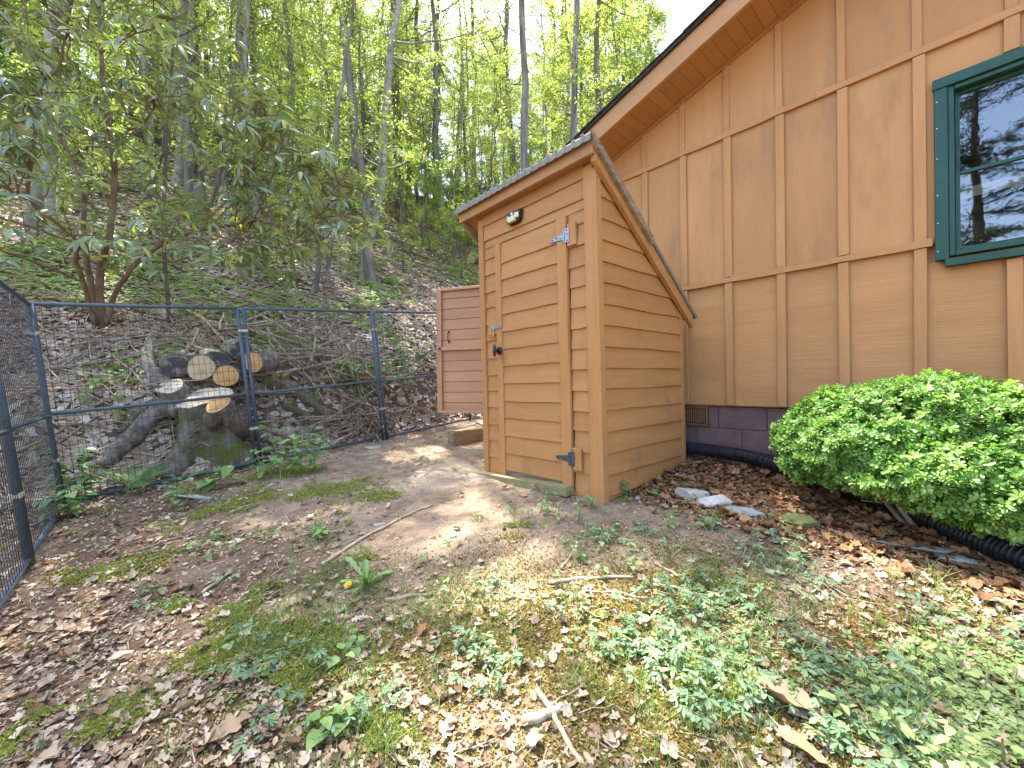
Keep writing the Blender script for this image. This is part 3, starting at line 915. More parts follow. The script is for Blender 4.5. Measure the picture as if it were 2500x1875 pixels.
    rm.box(WX0 - 0.6, WX1 + 0.8, 0.13, 2.4, 3.4, 3.45)
    rm.box(WX0 - 0.65, WX0 - 0.6, 0.13, 2.45, 0.85, 3.45)
    rm.box(WX1 + 0.8, WX1 + 0.85, 0.13, 2.45, 0.85, 3.45)
    rm.build('room', M['room'], root)
    bl = MB().box(gx0 + 0.02, gx1 - 0.02, 0.062, 0.066, mid - 0.15, mid - 0.085)
    bl.build('blind', M['cream'], win)
    return root
house()

# ------------------------------------------------------------------ the shed
def shed():
    root = empty('shed', (SHED[0], SHED[1], 0.0))
    root.rotation_mode = 'QUATERNION'
    root.rotation_quaternion = (Matrix.Rotation(math.radians(-0.9), 4, 'Y') @ Matrix.Rotation(ROTZ, 4, 'Z')).to_quaternion()
    tag(root, 'narrow tan clapboard shed with steep lean-to metal roof and closed plank door', 'shed')
    rng = R_(7)
    W, D = 1.355, 1.235
    def rz(y): return 2.605 - 0.745 * y         # underside of the roof sheet
    LAP = 0.155
    GB = 0.02                                   # foot, sunk a little into the soil
    def board(x0, x1, z0, z1, base, mat_='paint_h', parent=root, name='siding_board', proud=0.019, topproud=0.004, n=5, axis='x', cut=None, jit=0.0025):
        """a lap board: thick lower edge, thin upper edge; axis x lies on the front, y on the right side; cut clips its far end at the roof"""
        ts = np.linspace(0, 1, n + 1)
        vv, ff = [], []
        jz = rng.normal(0, jit, n + 1); jp = rng.normal(0, 0.0015, n + 1)
        for i, t in enumerate(ts):
            if cut:
                a0, a1 = x0 + (cut(z0) - x0) * t, x0 + (cut(z1) - x0) * t
            else:
                a0 = a1 = x0 + (x1 - x0) * t
            p, q = proud + jp[i], topproud
            row = [(a0, -p, z0 + jz[i]), (a1, -q, z1 + 0.012 if not cut else z1), (a1, 0.0, z1 + 0.012 if not cut else z1), (a0, 0.0, z0 + jz[i])]
            vv += row
        for i in range(n):
            o = i * 4
            for c in range(4):
                c2 = (c + 1) % 4
                ff.append((o + c, o + c2, o + 4 + c2, o + 4 + c))
        ff += [(0, 1, 2, 3), tuple(n * 4 + c for c in (3, 2, 1, 0))]
        vv = np.array(vv)
        vv[:, 1] += base
        if axis == 'y':
            vv = np.stack([-vv[:, 1], vv[:, 0], vv[:, 2]], 1)
        return MB().add(vv, ff).build(name, M[mat_], parent)
    # core, a little inside the boards
    m = MB()
    m.prism([(0.012, GB), (D - 0.012, GB), (D - 0.012, rz(D) - 0.03), (0.012, rz(0) - 0.04)], 0, -W + 0.012, -0.012)
    m.build('wall', M['paint_h'], root)
    # front: base boards, strips left and right of the door, header boards
    DX0, DX1, DZ0, DZ1 = -1.105, -0.262, 0.195, 2.285
    TL, TR = -W + 0.068, -0.085
    zs = DZ0 - 0.02
    k = 0
    z = zs
    while z < DZ1 - 0.03:
        z1 = min(z + LAP, DZ1 + 0.06)
        board(TL + 0.001, DX0 - 0.012 + rng.uniform(-.005, .004), z + rng.uniform(-.006, .006), z1, 0.006, n=2)
        board(DX1 + 0.012 + rng.uniform(-.006, .006), TR - 0.001, z + rng.uniform(-.006, .006), z1, 0.006, n=2)
        z += LAP
    hz = z
    board(TL + 0.001, TR - 0.001, DZ1 + 0.006, 2.37, 0.006, n=6, proud=0.016)
    board(TL + 0.001, TR - 0.001, 2.365, 2.505, 0.004, n=6, proud=0.02, topproud=0.014)
    MB().box(TL + 0.001, TR - 0.001, -0.026, 0.006, 2.503, 2.60).build('header_board', M['paint_h'], root, bevel=0.002)
    MB().box(TL + 0.001, TR - 0.001, -0.018, 0.01, GB, zs - 0.001).build('base_board', M['paint_h'], root, bevel=0.002)
    # corner boards
    def upright(name, x0, x1, y0, y1, z0, z1):
        return MB().box(x0, x1, y0, y1, z0, z1).build(name, M['paint_v'], root, bevel=0.003)
    upright('corner_board', -W, TL, -0.03, 0.04, GB, 2.575)
    upright('corner_board', TR, 0.0, -0.032, 0.011, GB, 2.578)
    upright('corner_board', -0.004, 0.030, -0.0315, 0.032, GB, 2.545)
    upright('corner_board', -0.02, 0.026, D - 0.055, D, GB, rz(D) - 0.02)
    # right side boards, cut by the roof
    z = GB
    first = True
    while z < 2.52:
        z1 = z + (0.155 if not first else 0.16)
        zt = min(z1 + 0.01, 2.53)
        end = lambda h: min(D - 0.056, (2.605 - h) / 0.745 - 0.012)
        if end(z) < 0.08: break
        board(0.033, 0, z + rng.uniform(-.004, .004), zt, -0.004, axis='y', cut=lambda h: max(0.04, end(h)), n=6, proud=0.024, topproud=0.006)
        z = z1
        first = False
    # left side and back, plain lap boards (seen only from the side)
    z = GB
    while z < 2.45:
        end = min(D, (2.605 - z - LAP) / 0.745)
        if end < 0.1: break
        MB().prism([(-W - 0.016, z), (-W + 0.012, z), (-W + 0.012, z + LAP + 0.01), (-W - 0.003, z + LAP + 0.01)], 1, 0.041, end).build('siding_board', M['paint_h'], root)
        z += LAP
    # roof: rake boards, fascia, sheathing, metal
    YF, YB = -0.115, 1.375
    XL, XRr = -W - 0.19, 0.072
    def rake(x0, x1, y0, y1, d0, d1, mat_, name):
        return MB().prism([(y0, rz(y0) + d0), (y1, rz(y1) + d0), (y1, rz(y1) + d1), (y0, rz(y0) + d1)], 0, x0, x1).build(name, mat_, root, bevel=0.002)
    rake(0.031, 0.068, YF + 0.03, YB - 0.03, -0.115, -0.006, M['paint_h'], 'rake_board')
    rake(XL, XL + 0.035, YF + 0.03, YB - 0.03, -0.10, -0.006, M['sill'], 'rake_board')
    rake(0.0685, 0.102, YF - 0.005, 0.62, -0.045, 0.022, M['rawwood'], 'edge_strip')
    rake(XL + 0.036, 0.030, YF + 0.032, YB - 0.06, -0.012, -0.001, M['paint_h'], 'roof_deck')
    MB().prism([(YF, rz(YF) - 0.098), (YF + 0.028, rz(YF) - 0.098), (YF + 0.028, rz(YF + 0.028) - 0.004), (YF, rz(YF) - 0.002)], 0, XL, 0.0681).build('fascia_board', M['fascia'], root, bevel=0.003)
    # ribbed metal sheet
    xs, hs = [], []
    x = XL - 0.02
    while x < 0.105:
        for dx, h in ((0, 0.0), (0.052, 0.0), (0.060, 0.014), (0.076, 0.014), (0.084, 0.0)):
            xs.append(x + dx); hs.append(h)
        x += 0.084
    xs, hs = np.array(xs), np.array(hs)
    keep = xs < 0.104
    xs, hs = xs[keep], hs[keep]
    rows = [(YF - 0.03, 0.002), (YF + 0.2, 0.002), (0.5, 0.002), (1.0, 0.002), (YB + 0.01, 0.0)]
    vv, ff = [], []
    n = len(xs)
    for sgn, th in ((1, 0.0035), (0, 0.0)):
        for (y, dz) in rows:
            for i in range(n):
                e = rng.normal(0, 0.0035) if y > 1.2 else 0
                vv.append((xs[i], y + e, rz(y) + dz + hs[i] + th))
    nr = len(rows)
    for r in range(nr - 1):
        for i in range(n - 1):
            a = r * n + i
            ff.append((a, a + 1, a + n + 1, a + n))
            b = nr * n + a
            ff.append((b, b + n, b + n + 1, b + 1))
    for i in range(n - 1):
        ff.append((i, nr * n + i, nr * n + i + 1, i + 1))
        a = (nr - 1) * n + i
        ff.append((a, a + 1, nr * n + a + 1, nr * n + a))
    for r in range(nr - 1):
        a = r * n + n - 1
        ff.append((a, nr * n + a, nr * n + a + n, a + n))
        a = r * n
        ff.append((a, a + n, nr * n + a + n, nr * n + a))
    MB().add(vv, ff).build('roof', M['tin'], root)
    # the front drip lip of the sheet
    fv, ffc = [], []
    for i in range(n):
        zt = rz(YF - 0.03) + 0.002 + hs[i]
        for (dy, z) in ((-0.001, zt + .003), (-0.004 - hs[i] * .9, zt - .004), (-0.004 - hs[i] * .9, rz(YF - 0.03) - 0.046 + rng.normal(0, .0008)), (0.0, rz(YF - 0.03) - 0.046)):
            fv.append((xs[i], YF - 0.031 + dy, z))
    for i in range(n - 1):
        o_ = i * 4
        for c in range(3):
            ffc.append((o_ + c, o_ + 4 + c, o_ + 5 + c, o_ + c + 1))
    MB().add(fv, ffc).build('drip_edge', M['tin'], root)

    # door
    door = empty('door'); door.parent = root
    MB().box(DX0, DX1, -0.012, 0.0055, DZ0 + 0.02, DZ1 - 0.004).build('door_panel', M['paint_h'], door)
    sl, sr = 0.072, 0.088
    z = DZ0 + 0.045
    zz = [DZ0 + 0.045 + i * LAP for i in range(14)]
    for i in range(len(zz) - 1):
        z0, z1 = zz[i], min(zz[i + 1], DZ1 - 0.008)
        if z1 - z0 < 0.03: break
        board(DX0 + sl + 0.001, DX1 - sr - 0.001, z0 + rng.uniform(-.004, .004), z1, -0.0125, parent=door, name='door_plank', n=6, proud=0.018, topproud=0.003, jit=0.0022)
    # weathered gap board under the lowest plank
    MB().add([(DX0 + sl, -0.016, DZ0 + .005), (DX1 - sr, -0.016, DZ0 - .012), (DX1 - sr, -0.016, DZ0 + 0.038), (DX0 + sl, -0.016, DZ0 + 0.045),
              (DX0 + sl, -0.013, DZ0 + .005), (DX1 - sr, -0.013, DZ0 - .012), (DX1 - sr, -0.013, DZ0 + 0.038), (DX0 + sl, -0.013, DZ0 + 0.045)],
             [(0, 1, 2, 3), (7, 6, 5, 4), (0, 4, 5, 1), (1, 5, 6, 2), (2, 6, 7, 3), (3, 7, 4, 0)]).build('weather_strip', M['rawwood'], door)
    def stile(x0, x1, z0, z1, wav):
        n = 7
        zs_ = np.linspace(z0, z1, n + 1)
        j = rng.normal(0, wav, n + 1)
        vv, ff = [], []
        for i, z in enumerate(zs_):
            vv += [(x0, -0.036, z), (x1 + j[i], -0.036, z), (x1 + j[i], -0.0125, z), (x0, -0.0125, z)]
        for i in range(n):
            o = i * 4
            for c in range(4):
                c2 = (c + 1) % 4
                ff.append((o + c, o + c2, o + 4 + c2, o + 4 + c))
        ff += [(0, 1, 2, 3), tuple(n * 4 + c for c in (3, 2, 1, 0))]
        return MB().add(vv, ff).build('stile', M['paint_v'], door)
    stile(DX0 - 0.002, DX0 + sl, DZ0 - 0.03, DZ1 - 0.002, 0.001)
    stile(DX1 - sr, DX1 + 0.004, DZ0 - 0.045, DZ1, 0.0025)
    # shade of the gap round the door, put in as a near-black sheet
    MB().box(DX0 - 0.012, DX1 + 0.014, 0.0057, 0.0115, DZ0 - 0.02, DZ1 + 0.006).build('door_gap_shade', M['dark'], root)
    # strap hinges
    def hinge(z, mat_):
        h = empty('hinge'); h.parent = door
        MB().box(DX1 - 0.001, DX1 + 0.04, -0.044, -0.0365, z - 0.055, z + 0.055).build('hinge_leaf', mat_, h, bevel=0.002)
        m_ = MB()
        m_.add([(DX1 - 0.145, -0.043, z - 0.012), (DX1 - 0.014, -0.043, z - 0.026), (DX1 - 0.014, -0.043, z + 0.026), (DX1 - 0.145, -0.043, z + 0.012),
                (DX1 - 0.145, -0.0365, z - 0.012), (DX1 - 0.014, -0.0365, z - 0.026), (DX1 - 0.014, -0.0365, z + 0.026), (DX1 - 0.145, -0.0365, z + 0.012)],
               [(0, 1, 2, 3), (7, 6, 5, 4), (0, 4, 5, 1), (1, 5, 6, 2), (2, 6, 7, 3), (3, 7, 4, 0)])
        m_.build('hinge_strap', mat_, h, bevel=0.002)
        MB().tube([(DX1 - 0.007, -0.046, z - 0.05), (DX1 - 0.007, -0.046, z + 0.05)], 0.007, 8).build('hinge_pin', mat_, h, smooth=False)
        s = MB()
        for (x, zz_) in ((DX1 - 0.125, z), (DX1 - 0.085, z + 0.004), (DX1 - 0.045, z - 0.006), (DX1 + 0.024, z + 0.04), (DX1 + 0.024, z + 0.01), (DX1 + 0.024, z - 0.04)):
            s.tube([(x, -0.0435, zz_), (x, -0.0465, zz_)], 0.0055, 6)
        s.build('screw', M['black'], h)
        MB().box(DX1 + 0.0155, DX1 + 0.098, -0.0362, -0.0125, z - 0.085, z + 0.085).build('hinge_block', M['paint_h'], root, bevel=0.003)
    hinge(2.125, M['zinc'])
    hinge(0.43, M['iron'])
    # hasp and latch
    hp = empty('hasp'); hp.parent = door
    MB().box(DX0 - 0.02, DX0 + 0.07, -0.046, -0.0385, 1.515, 1.56).build('hasp_plate', M['zinc'], hp, bevel=0.002)
    MB().box(DX0 - 0.055, DX0 - 0.0205, -0.05, -0.035, 1.522, 1.556).build('staple', M['zinc'], hp, bevel=0.002)
    MB().box(DX0 - 0.12, DX0 - 0.006, -0.0345, -0.0155, 1.465, 1.60).build('hasp_block', M['paint_h'], root, bevel=0.003)
    # black twist handle: round rose, hub, oval paddle
    hd = empty('handle'); hd.parent = door
    hx, hz_ = DX0 + 0.04, 1.315
    a = np.linspace(0, 2 * np.pi, 17)[:-1]
    m_ = MB(); m_.tube([(hx, -0.037, hz_), (hx, -0.052, hz_), (hx, -0.058, hz_)], [0.036, 0.035, 0.026], 16); m_.build('rose', M['black'], hd, smooth=True)
    m_ = MB(); m_.tube([(hx, -0.055, hz_), (hx, -0.095, hz_)], 0.012, 10); m_.build('spindle', M['black'], hd, smooth=True)
    m_ = MB(); m_.tube([(hx, -0.10, hz_ - 0.058), (hx, -0.10, hz_ - 0.035), (hx, -0.101, hz_), (hx, -0.10, hz_ + 0.035), (hx, -0.10, hz_ + 0.058)], [0.005, 0.012, 0.017, 0.012, 0.005], 10)
    m_.build('paddle', M['black'], hd, smooth=True)
    nl = MB()
    for zz_ in np.arange(0.28, 2.3, LAP):
        for xx in (DX0 + sl + 0.02, DX1 - sr - 0.02):
            nl.box(xx - .0022, xx + .0022, -0.0335, -0.0300, zz_, zz_ + .0044)
        nl.box(TR - .014, TR - .0095, -0.0165, -0.0115, zz_ - .05, zz_ - .0455)
    for zz_ in np.arange(0.09, 1.75, 0.155):
        for yy in (0.06, 1.12):
            nl.box(0.0265, 0.0300, yy - .0022, yy + .0022, zz_ - .035, zz_ - .0305)
    no = nl.build('nails', M['iron'], root); no['kind'] = 'stuff'
    # a plank on the soil along the foot
    pl = MB().box(-0.70, 0.70, -0.045, 0.045, -0.05, 0.025).build('base_plank', M['sill'], bevel=0.004)
    c = SHED - (-U) * 0.98 + V * -0.05
    c = SHED + (-U) * (-0.95) - V * 0.075
    pl.location = (c[0], c[1], gz(c[0], c[1]) + 0.03)
    pl.rotation_euler = (0, math.radians(-3), ROTZ)
    tag(pl, 'mossy wooden plank lying along the foot of the shed front', 'plank')

    # small hatch door swung open on the far side
    hatch = empty('hatch_door'); hatch.parent = root
    # hinged at the rear left edge, opened out to the left so that its inner face looks at the yard
    p0, p1 = at(1066, 860, 5.2), at(1235, 860, 4.9)
    inv = root.matrix_basis.inverted()
    rot = root.rotation_quaternion.to_matrix().to_4x4()
    Mw = Matrix.Translation(Vector((p0[0], p0[1], 0))) @ Matrix.Rotation(math.atan2(p1[1] - p0[1], p1[0] - p0[0]), 4, 'Z')
    root_m = Matrix.Translation(root.location) @ rot
    Ml = root_m.inverted() @ Mw
    hatch.matrix_parent_inverse = Matrix.Identity(4)
    hatch.matrix_basis = Ml
    lx_ = float((p1[0] - SHED[0]) * (-U[0]) + (p1[1] - SHED[1]) * (-U[1])); ly_ = float((p1[0] - SHED[0]) * V[0] + (p1[1] - SHED[1]) * V[1])
    MB().box(lx_, -W - 0.02, ly_ + 0.012, ly_ + 0.85, 0.1, at(1066, 707, 5.2)[2] - 0.01).build('side_cabinet', M['hatch'], root, bevel=0.004)
    MB().box(lx_ - 0.05, -W - 0.018, ly_ - 0.03, ly_ + 0.88, at(1066, 707, 5.2)[2] - 0.0095, at(1066, 707, 5.2)[2] + 0.02).build('cabinet_lid', M['tin'], root, bevel=0.003)
    hw = float(np.linalg.norm((p1 - p0)[:2]))
    hz0, hz1 = at(1066, 1008, 5.2)[2], at(1066, 707, 5.2)[2]
    npl = 12
    for i in range(npl):
        z0 = hz0 + (hz1 - hz0) * i / npl
        z1 = hz0 + (hz1 - hz0) * (i + 1) / npl
        MB().box(0, hw, 0.0, 0.02, z0 + 0.003, z1 - 0.003).build('hatch_plank', M['hatch'], hatch, bevel=0.002)
    MB().box(0.01, hw, 0.0205, 0.026, hz0 + 0.01, hz1 - 0.01).build('hatch_backing', M['hatch'], hatch)
    def hb(x0, x1, z0, z1, n='hatch_rail'):
        MB().box(x0, x1, -0.04, -0.0005, z0, z1).build(n, M['hatch'], hatch, bevel=0.002)
    hb(0.052, 0.088, hz0 + 0.004, hz1 - 0.004, 'hatch_stile')
    hm = hz0 + (hz1 - hz0) * 0.515
    hb(0.0885, hw, hz1 - 0.034, hz1 - 0.004)
    hb(0.0885, hw, hz0 + 0.004, hz0 + 0.034)
    hb(0.0885, hw, hm - 0.022, hm + 0.022)
    hh = MB()
    gx = 0.175
    hh.tube([(gx, -0.004, hm + 0.085), (gx, -0.032, hm + 0.095), (gx, -0.034, hm + 0.145), (gx, -0.032, hm + 0.195), (gx, -0.004, hm + 0.205)], [0.007, 0.006, 0.005, 0.006, 0.007], 8)
    hh.box(gx - 0.014, gx + 0.014, -0.004, -0.0008, hm + 0.07, hm + 0.092)
    hh.box(gx - 0.014, gx + 0.014, -0.004, -0.0008, hm + 0.198, hm + 0.22)
    hh.build('hatch_handle', M['black'], hatch)
    MB().tube([(0.07, -0.0405, hm), (0.07, -0.062, hm)], 0.016, 10).build('hatch_latch', M['black'], hatch)
    return root, inv
_shed, _ = shed()

def on_shed(x, y, z):
    rot = _shed.rotation_quaternion.to_matrix().to_4x4()
    return (Matrix.Translation(_shed.location) @ rot) @ Vector((x, y, z))

# the padlock hangs from the hasp
def padlock():
    p = on_shed(-1.105 - 0.037, -0.055, 1.50)
    root = empty('padlock', p, (0, 0, ROTZ))
    tag(root, 'small brass padlock with steel shackle hanging from the shed door hasp', 'padlock')
    MB().box(-0.019, 0.019, -0.009, 0.009, -0.055, -0.018).build('lock_body', M['brass'], root, bevel=0.004)
    t = np.linspace(0, np.pi, 9)
    pts = [(0.0125, 0, -0.02)] + [(0.0125 * math.cos(a), 0, 0.022 + 0.0125 * math.sin(a)) for a in t] + [(-0.0125, 0, -0.02)]
    m = MB(); m.tube(pts, 0.0036, 8); m.build('shackle', M['steel'], root, smooth=True)
padlock()

# solar lamp on the header board
def lamp():
    p = on_shed(-0.83, -0.0195, 2.44)
    root = empty('wall_lamp', p)
    root.rotation_mode = 'QUATERNION'
    root.rotation_quaternion = _shed.rotation_quaternion
    tag(root, 'black solar wall lamp with cream faceted lens above the shed door', 'lamp')
    out = [(-0.098, 0.052), (-0.088, -0.025), (-0.055, -0.052), (0.055, -0.052), (0.088, -0.025), (0.098, 0.052)]
    def lp(s, dz, dy):
        return [(x * s, dy, z * s + dz) for x, z in out]
    def solid(name, a, b, mat_):
        n = len(a)
        f = [tuple(range(n)), tuple(range(n, 2 * n))[::-1]] + [(i, (i + 1) % n, n + (i + 1) % n, n + i) for i in range(n)]
        return MB().add(a + b, f).build(name, mat_, root)
    solid('lamp_housing', lp(1.0, 0, 0.0), lp(0.94, 0.002, -0.035), M['black'])
    for k, (x0, x1, d0, d1) in enumerate(((-0.076, -0.044, 0.040, 0.058), (-0.042, 0.042, 0.058, 0.058), (0.044, 0.076, 0.058, 0.040))):
        zt = 0.012 if k == 1 else 0.03
        zb0 = -0.018 if k != 1 else -0.040
        a = [(x0, -0.036, zb0 if k != 0 else -0.016), (x1, -0.036, zb0 if k != 2 else -0.016), (x1, -0.036, zt), (x0, -0.036, zt)]
        b = [(x0, -d0, a[0][2] + .004), (x1, -d1, a[1][2] + .004), (x1, -d1, zt - .006), (x0, -d0, zt - .006)]
        solid('lens', a, b, M['led'])
    v = []
    m = MB(); m.tube([(0, -0.0362, 0.028), (0, -0.048, 0.028), (0, -0.056, 0.028)], [0.014, 0.013, 0.006], 12); m.build('sensor', M['white'], root, smooth=True)
lamp()

# ------------------------------------------------------------------ fence panels of steel tube and welded wire
PH, PW = 1.80, 1.53
def fence_meshes():
    r, rr = 0.0195, 0.0165
    k = {}
    k['post'] = MB().tube([(0, 0, -0.03), (0, 0, PH)], r, 10).mesh('post', M['fence'], True)
    k['rail'] = MB().tube([(0.022, 0, 0), (PW - 0.022, 0, 0)], rr, 10).mesh('rail', M['fence'], True)
    k['top'] = MB().tube([(-0.012, 0, 0), (PW + 0.012, 0, 0)], rr * 1.06, 10).mesh('rail', M['fence'], True)
    m = MB()
    nx, nz = 29, 17
    for i in range(1, nx + 1):
        x = PW * i / (nx + 1)
        m.tube([(x, 0.012, 0.05), (x, 0.012, PH - 0.02)], 0.0019, 4, False)
    for j in range(1, nz + 1):
        z = PH * j / (nz + 1)
        m.tube([(0.015, 0.0155, z), (PW - 0.015, 0.0155, z)], 0.0019, 4, False)
    k['mesh'] = m.mesh('wire_mesh', M['wire'])
    k['clamp'] = MB().box(-0.075, 0.022, -0.026, 0.026, -0.017, 0.017).mesh('clamp', M['clamp'])
    bm = bmesh.new(); bm.from_mesh(k['clamp']); bmesh.ops.bevel(bm, geom=list(bm.edges), offset=0.007, segments=2, affect='EDGES'); bm.to_mesh(k['clamp']); bm.free()
    k['bolt'] = MB().tube([(-0.027, -0.024, 0), (-0.027, -0.04, 0)], 0.008, 6).mesh('bolt', M['steel'])
    return k
FK = fence_meshes()
def panel(loc, yaw, slope, label, clamps=True, mid=0.46, roll=0.0):
    root = empty('fence_panel', loc, (roll, -slope, yaw))
    tag(root, label, 'fence panel', 'steel wire fence panels round the yard')
    obj('post', FK['post'], root, (0, 0, 0))
    obj('post', FK['post'], root, (PW, 0, 0))
    obj('top_rail', FK['top'], root, (0, 0, PH))
    obj('middle_rail', FK['rail'], root, (0, 0, PH * mid))
    obj('bottom_rail', FK['rail'], root, (0, 0, 0.035))
    obj('wire_mesh', FK['mesh'], root)
    if clamps:
        for z in (PH * 0.86, PH * 0.24):
            c = obj('clamp', FK['clamp'], root, (0, 0, z))
            obj('bolt', FK['bolt'], c)
    return root
FSL = 0.093
yawb = math.atan2(FE[1], FE[0])
step = 1.585
for i in range(4):
    p = FC + FE * (step * i) * math.cos(FSL)
    lab = ['back fence panel standing in front of the logs and stump, next to the corner',
           'back fence panel between the stacked logs and the leafy bramble, with heaped brush behind',
           'back fence panel running behind the open hatch door of the shed',
           'back fence panel hidden beyond the shed at the far end of the fence'][i]
    if i == 3: continue
    panel((p[0], p[1], -0.055 + step * i * math.sin(FSL)), yawb, FSL, lab, clamps=True)
yawl = math.atan2(-U[1], -U[0])
for i in range(3):
    p = FC + (-U) * (0.06 + step * i) + V * 0.02
    lab = ['side fence panel meeting the back fence at the corner', 'side fence panel with the clamped post, toward the open yard', 'side fence panel outside the stacked leaf litter'][i]
    if i == 2: continue
    panel((p[0], p[1], -0.065 - 0.008 * i), yawl, 0.0, lab, clamps=True, roll=0.11)

# ------------------------------------------------------------------ stump, roots, logs, stones, pipe, sticks
def wander(p0, p1, n, amp, rng, sag=0.0):
    t = np.linspace(0, 1, n)[:, None]
    p = np.asarray(p0)[None] * (1 - t) + np.asarray(p1)[None] * t
    w = np.cumsum(rng.normal(0, amp, (n, 3)), axis=0)
    w = w - w[0] - (w[-1] - w[0]) * t
    p = p + w
    p[:, 2] -= sag * 4 * (t * (1 - t))[:, 0]
    return p

def cut_log(c, axis, r, length, name, label, mat_cut, seed, squash=1.0, irregular=0.06, group=None, cat='log', both=True):
    """a sawn log: centre of the near cut face c, axis pointing back into the pile"""
    rng = R_(seed)
    ax = np.asarray(axis, dtype=float); ax /= np.linalg.norm(ax)
    z = Vector((-ax).tolist())
    q = z.to_track_quat('Z', 'Y')
    root = empty(name, c)
    root.rotation_mode = 'QUATERNION'
    root.rotation_quaternion = q
    tag(root, label, cat, group)
    S = 22
    a = np.arange(S) * 2 * np.pi / S
    rad = r * (1 + irregular * (np.sin(a * 2 + rng.uniform(0, 6)) + 0.6 * np.sin(a * 3 + rng.uniform(0, 6))) + rng.normal(0, 0.012, S))
    prof = []
    zs = np.array([-length, -length * 0.66, -length * 0.33, -0.02, 0.0])
    vv = []
    for i, zz in enumerate(zs):
        k = (1 + 0.05 * np.sin(zz * 9 + seed)) * (0.985 if i == len(zs) - 1 else 1)
        vv += [(math.cos(a[j]) * rad[j] * k * (1 + rng.normal(0, .01)), math.sin(a[j]) * rad[j] * k * squash, zz) for j in range(S)]
    ff = []
    for i in range(len(zs) - 1):
        for j in range(S):
            j2 = (j + 1) % S
            ff.append((i * S + j, i * S + j2, (i + 1) * S + j2, (i + 1) * S + j))
    ff.append(tuple(range(S))[::-1])
    MB().add(vv, ff).build('bark', M['bark_log'], root, smooth=True)
    top = [(x * 0.955, y * 0.955, 0.001) for (x, y, _) in vv[-S:]]
    ring = [(x, y, 0.0) for (x, y, _) in vv[-S:]]
    m = MB()
    inner = [(x * .5, y * .5, 0.002 + rng.normal(0, .0012)) for (x, y, _) in top]
    vv2 = top + inner + [(0, 0, 0.002)]
    f2 = [(j, (j + 1) % S, S + (j + 1) % S, S + j) for j in range(S)] + [(S + j, S + (j + 1) % S, 2 * S) for j in range(S)]
    m.add(vv2, f2).build('cut_face', mat_cut, root)
    vv3 = ring + top
    f3 = [(j, (j + 1) % S, S + (j + 1) % S, S + j) for j in range(S)]
    MB().add(vv3, f3).build('bark_rim', M['bark_log'], root)
    return root

LG = 'sawn logs stacked on the bank behind the fence'
def logs():
    back = lambda px, dx=0.0, up=0.05: np.array([(px - 1250) / FPX * 0.7 + dx, 1.0, up])
    # (px, py, dist, radius px, squash, cut, axis dx, axis up, label)
    L = [
        (430, 896, 4.98, 34, .74, 'cut_dark', -.2, .12, 'log with old blackened cut face, lying left of the pale round log'),
        (491, 898, 4.98, 30, 1.0, 'cut_pale', 0, .05, 'log with clean pale round cut face, lying right of the blackened log'),
        (552, 918, 5.0, 26, 1.0, 'cut_orange', .1, .05, 'log with orange split cut face, lying just above the stump'),
        (530, 878, 5.1, 26, .8, 'cut_dark', -.5, .25, 'grey log with dark cut face, lying on top of the pale round log'),
        (590, 856, 5.25, 26, .9, 'cut_dark', -.6, .2, 'pale barked log with dark hollow end, topmost of the stack'),
        (617, 884, 5.15, 25, 1.05, 'cut_orange', .3, .1, 'log with orange cut face, standing beside the fence posts at the end of the stack'),
        (578, 905, 5.3, 26, .9, 'cut_dark', .2, .1, 'lichen covered log wedged between the orange cut logs'),
    ]
    for i, (px, py, Y, rp, sq, mt, dx, up, lab) in enumerate(L):
        c = at(px, py, Y)
        cut_log(c, back(px, dx, up), rp / FPX * Y, 0.42 + 0.05 * (i % 3), 'log', lab, M[mt], 100 + i, sq, 0.05, LG)
    for i, (px, py, rp) in enumerate(((1150, 608, 11), (1172, 585, 10))):
        h = hit(px, 640)
        Y = h[1]
        c = at(px, py, Y - 0.2); c[2] = gz(c[0], c[1]) + rp / FPX * Y * 0.9
        cut_log(c, (0.3, 1, 0.3), rp / FPX * Y, 0.7, 'log', ['small log lying alone high on the slope beyond the shed roof', 'small log resting against another log high on the slope beyond the shed'][i], M['cut_pale'], 140 + i)
logs()

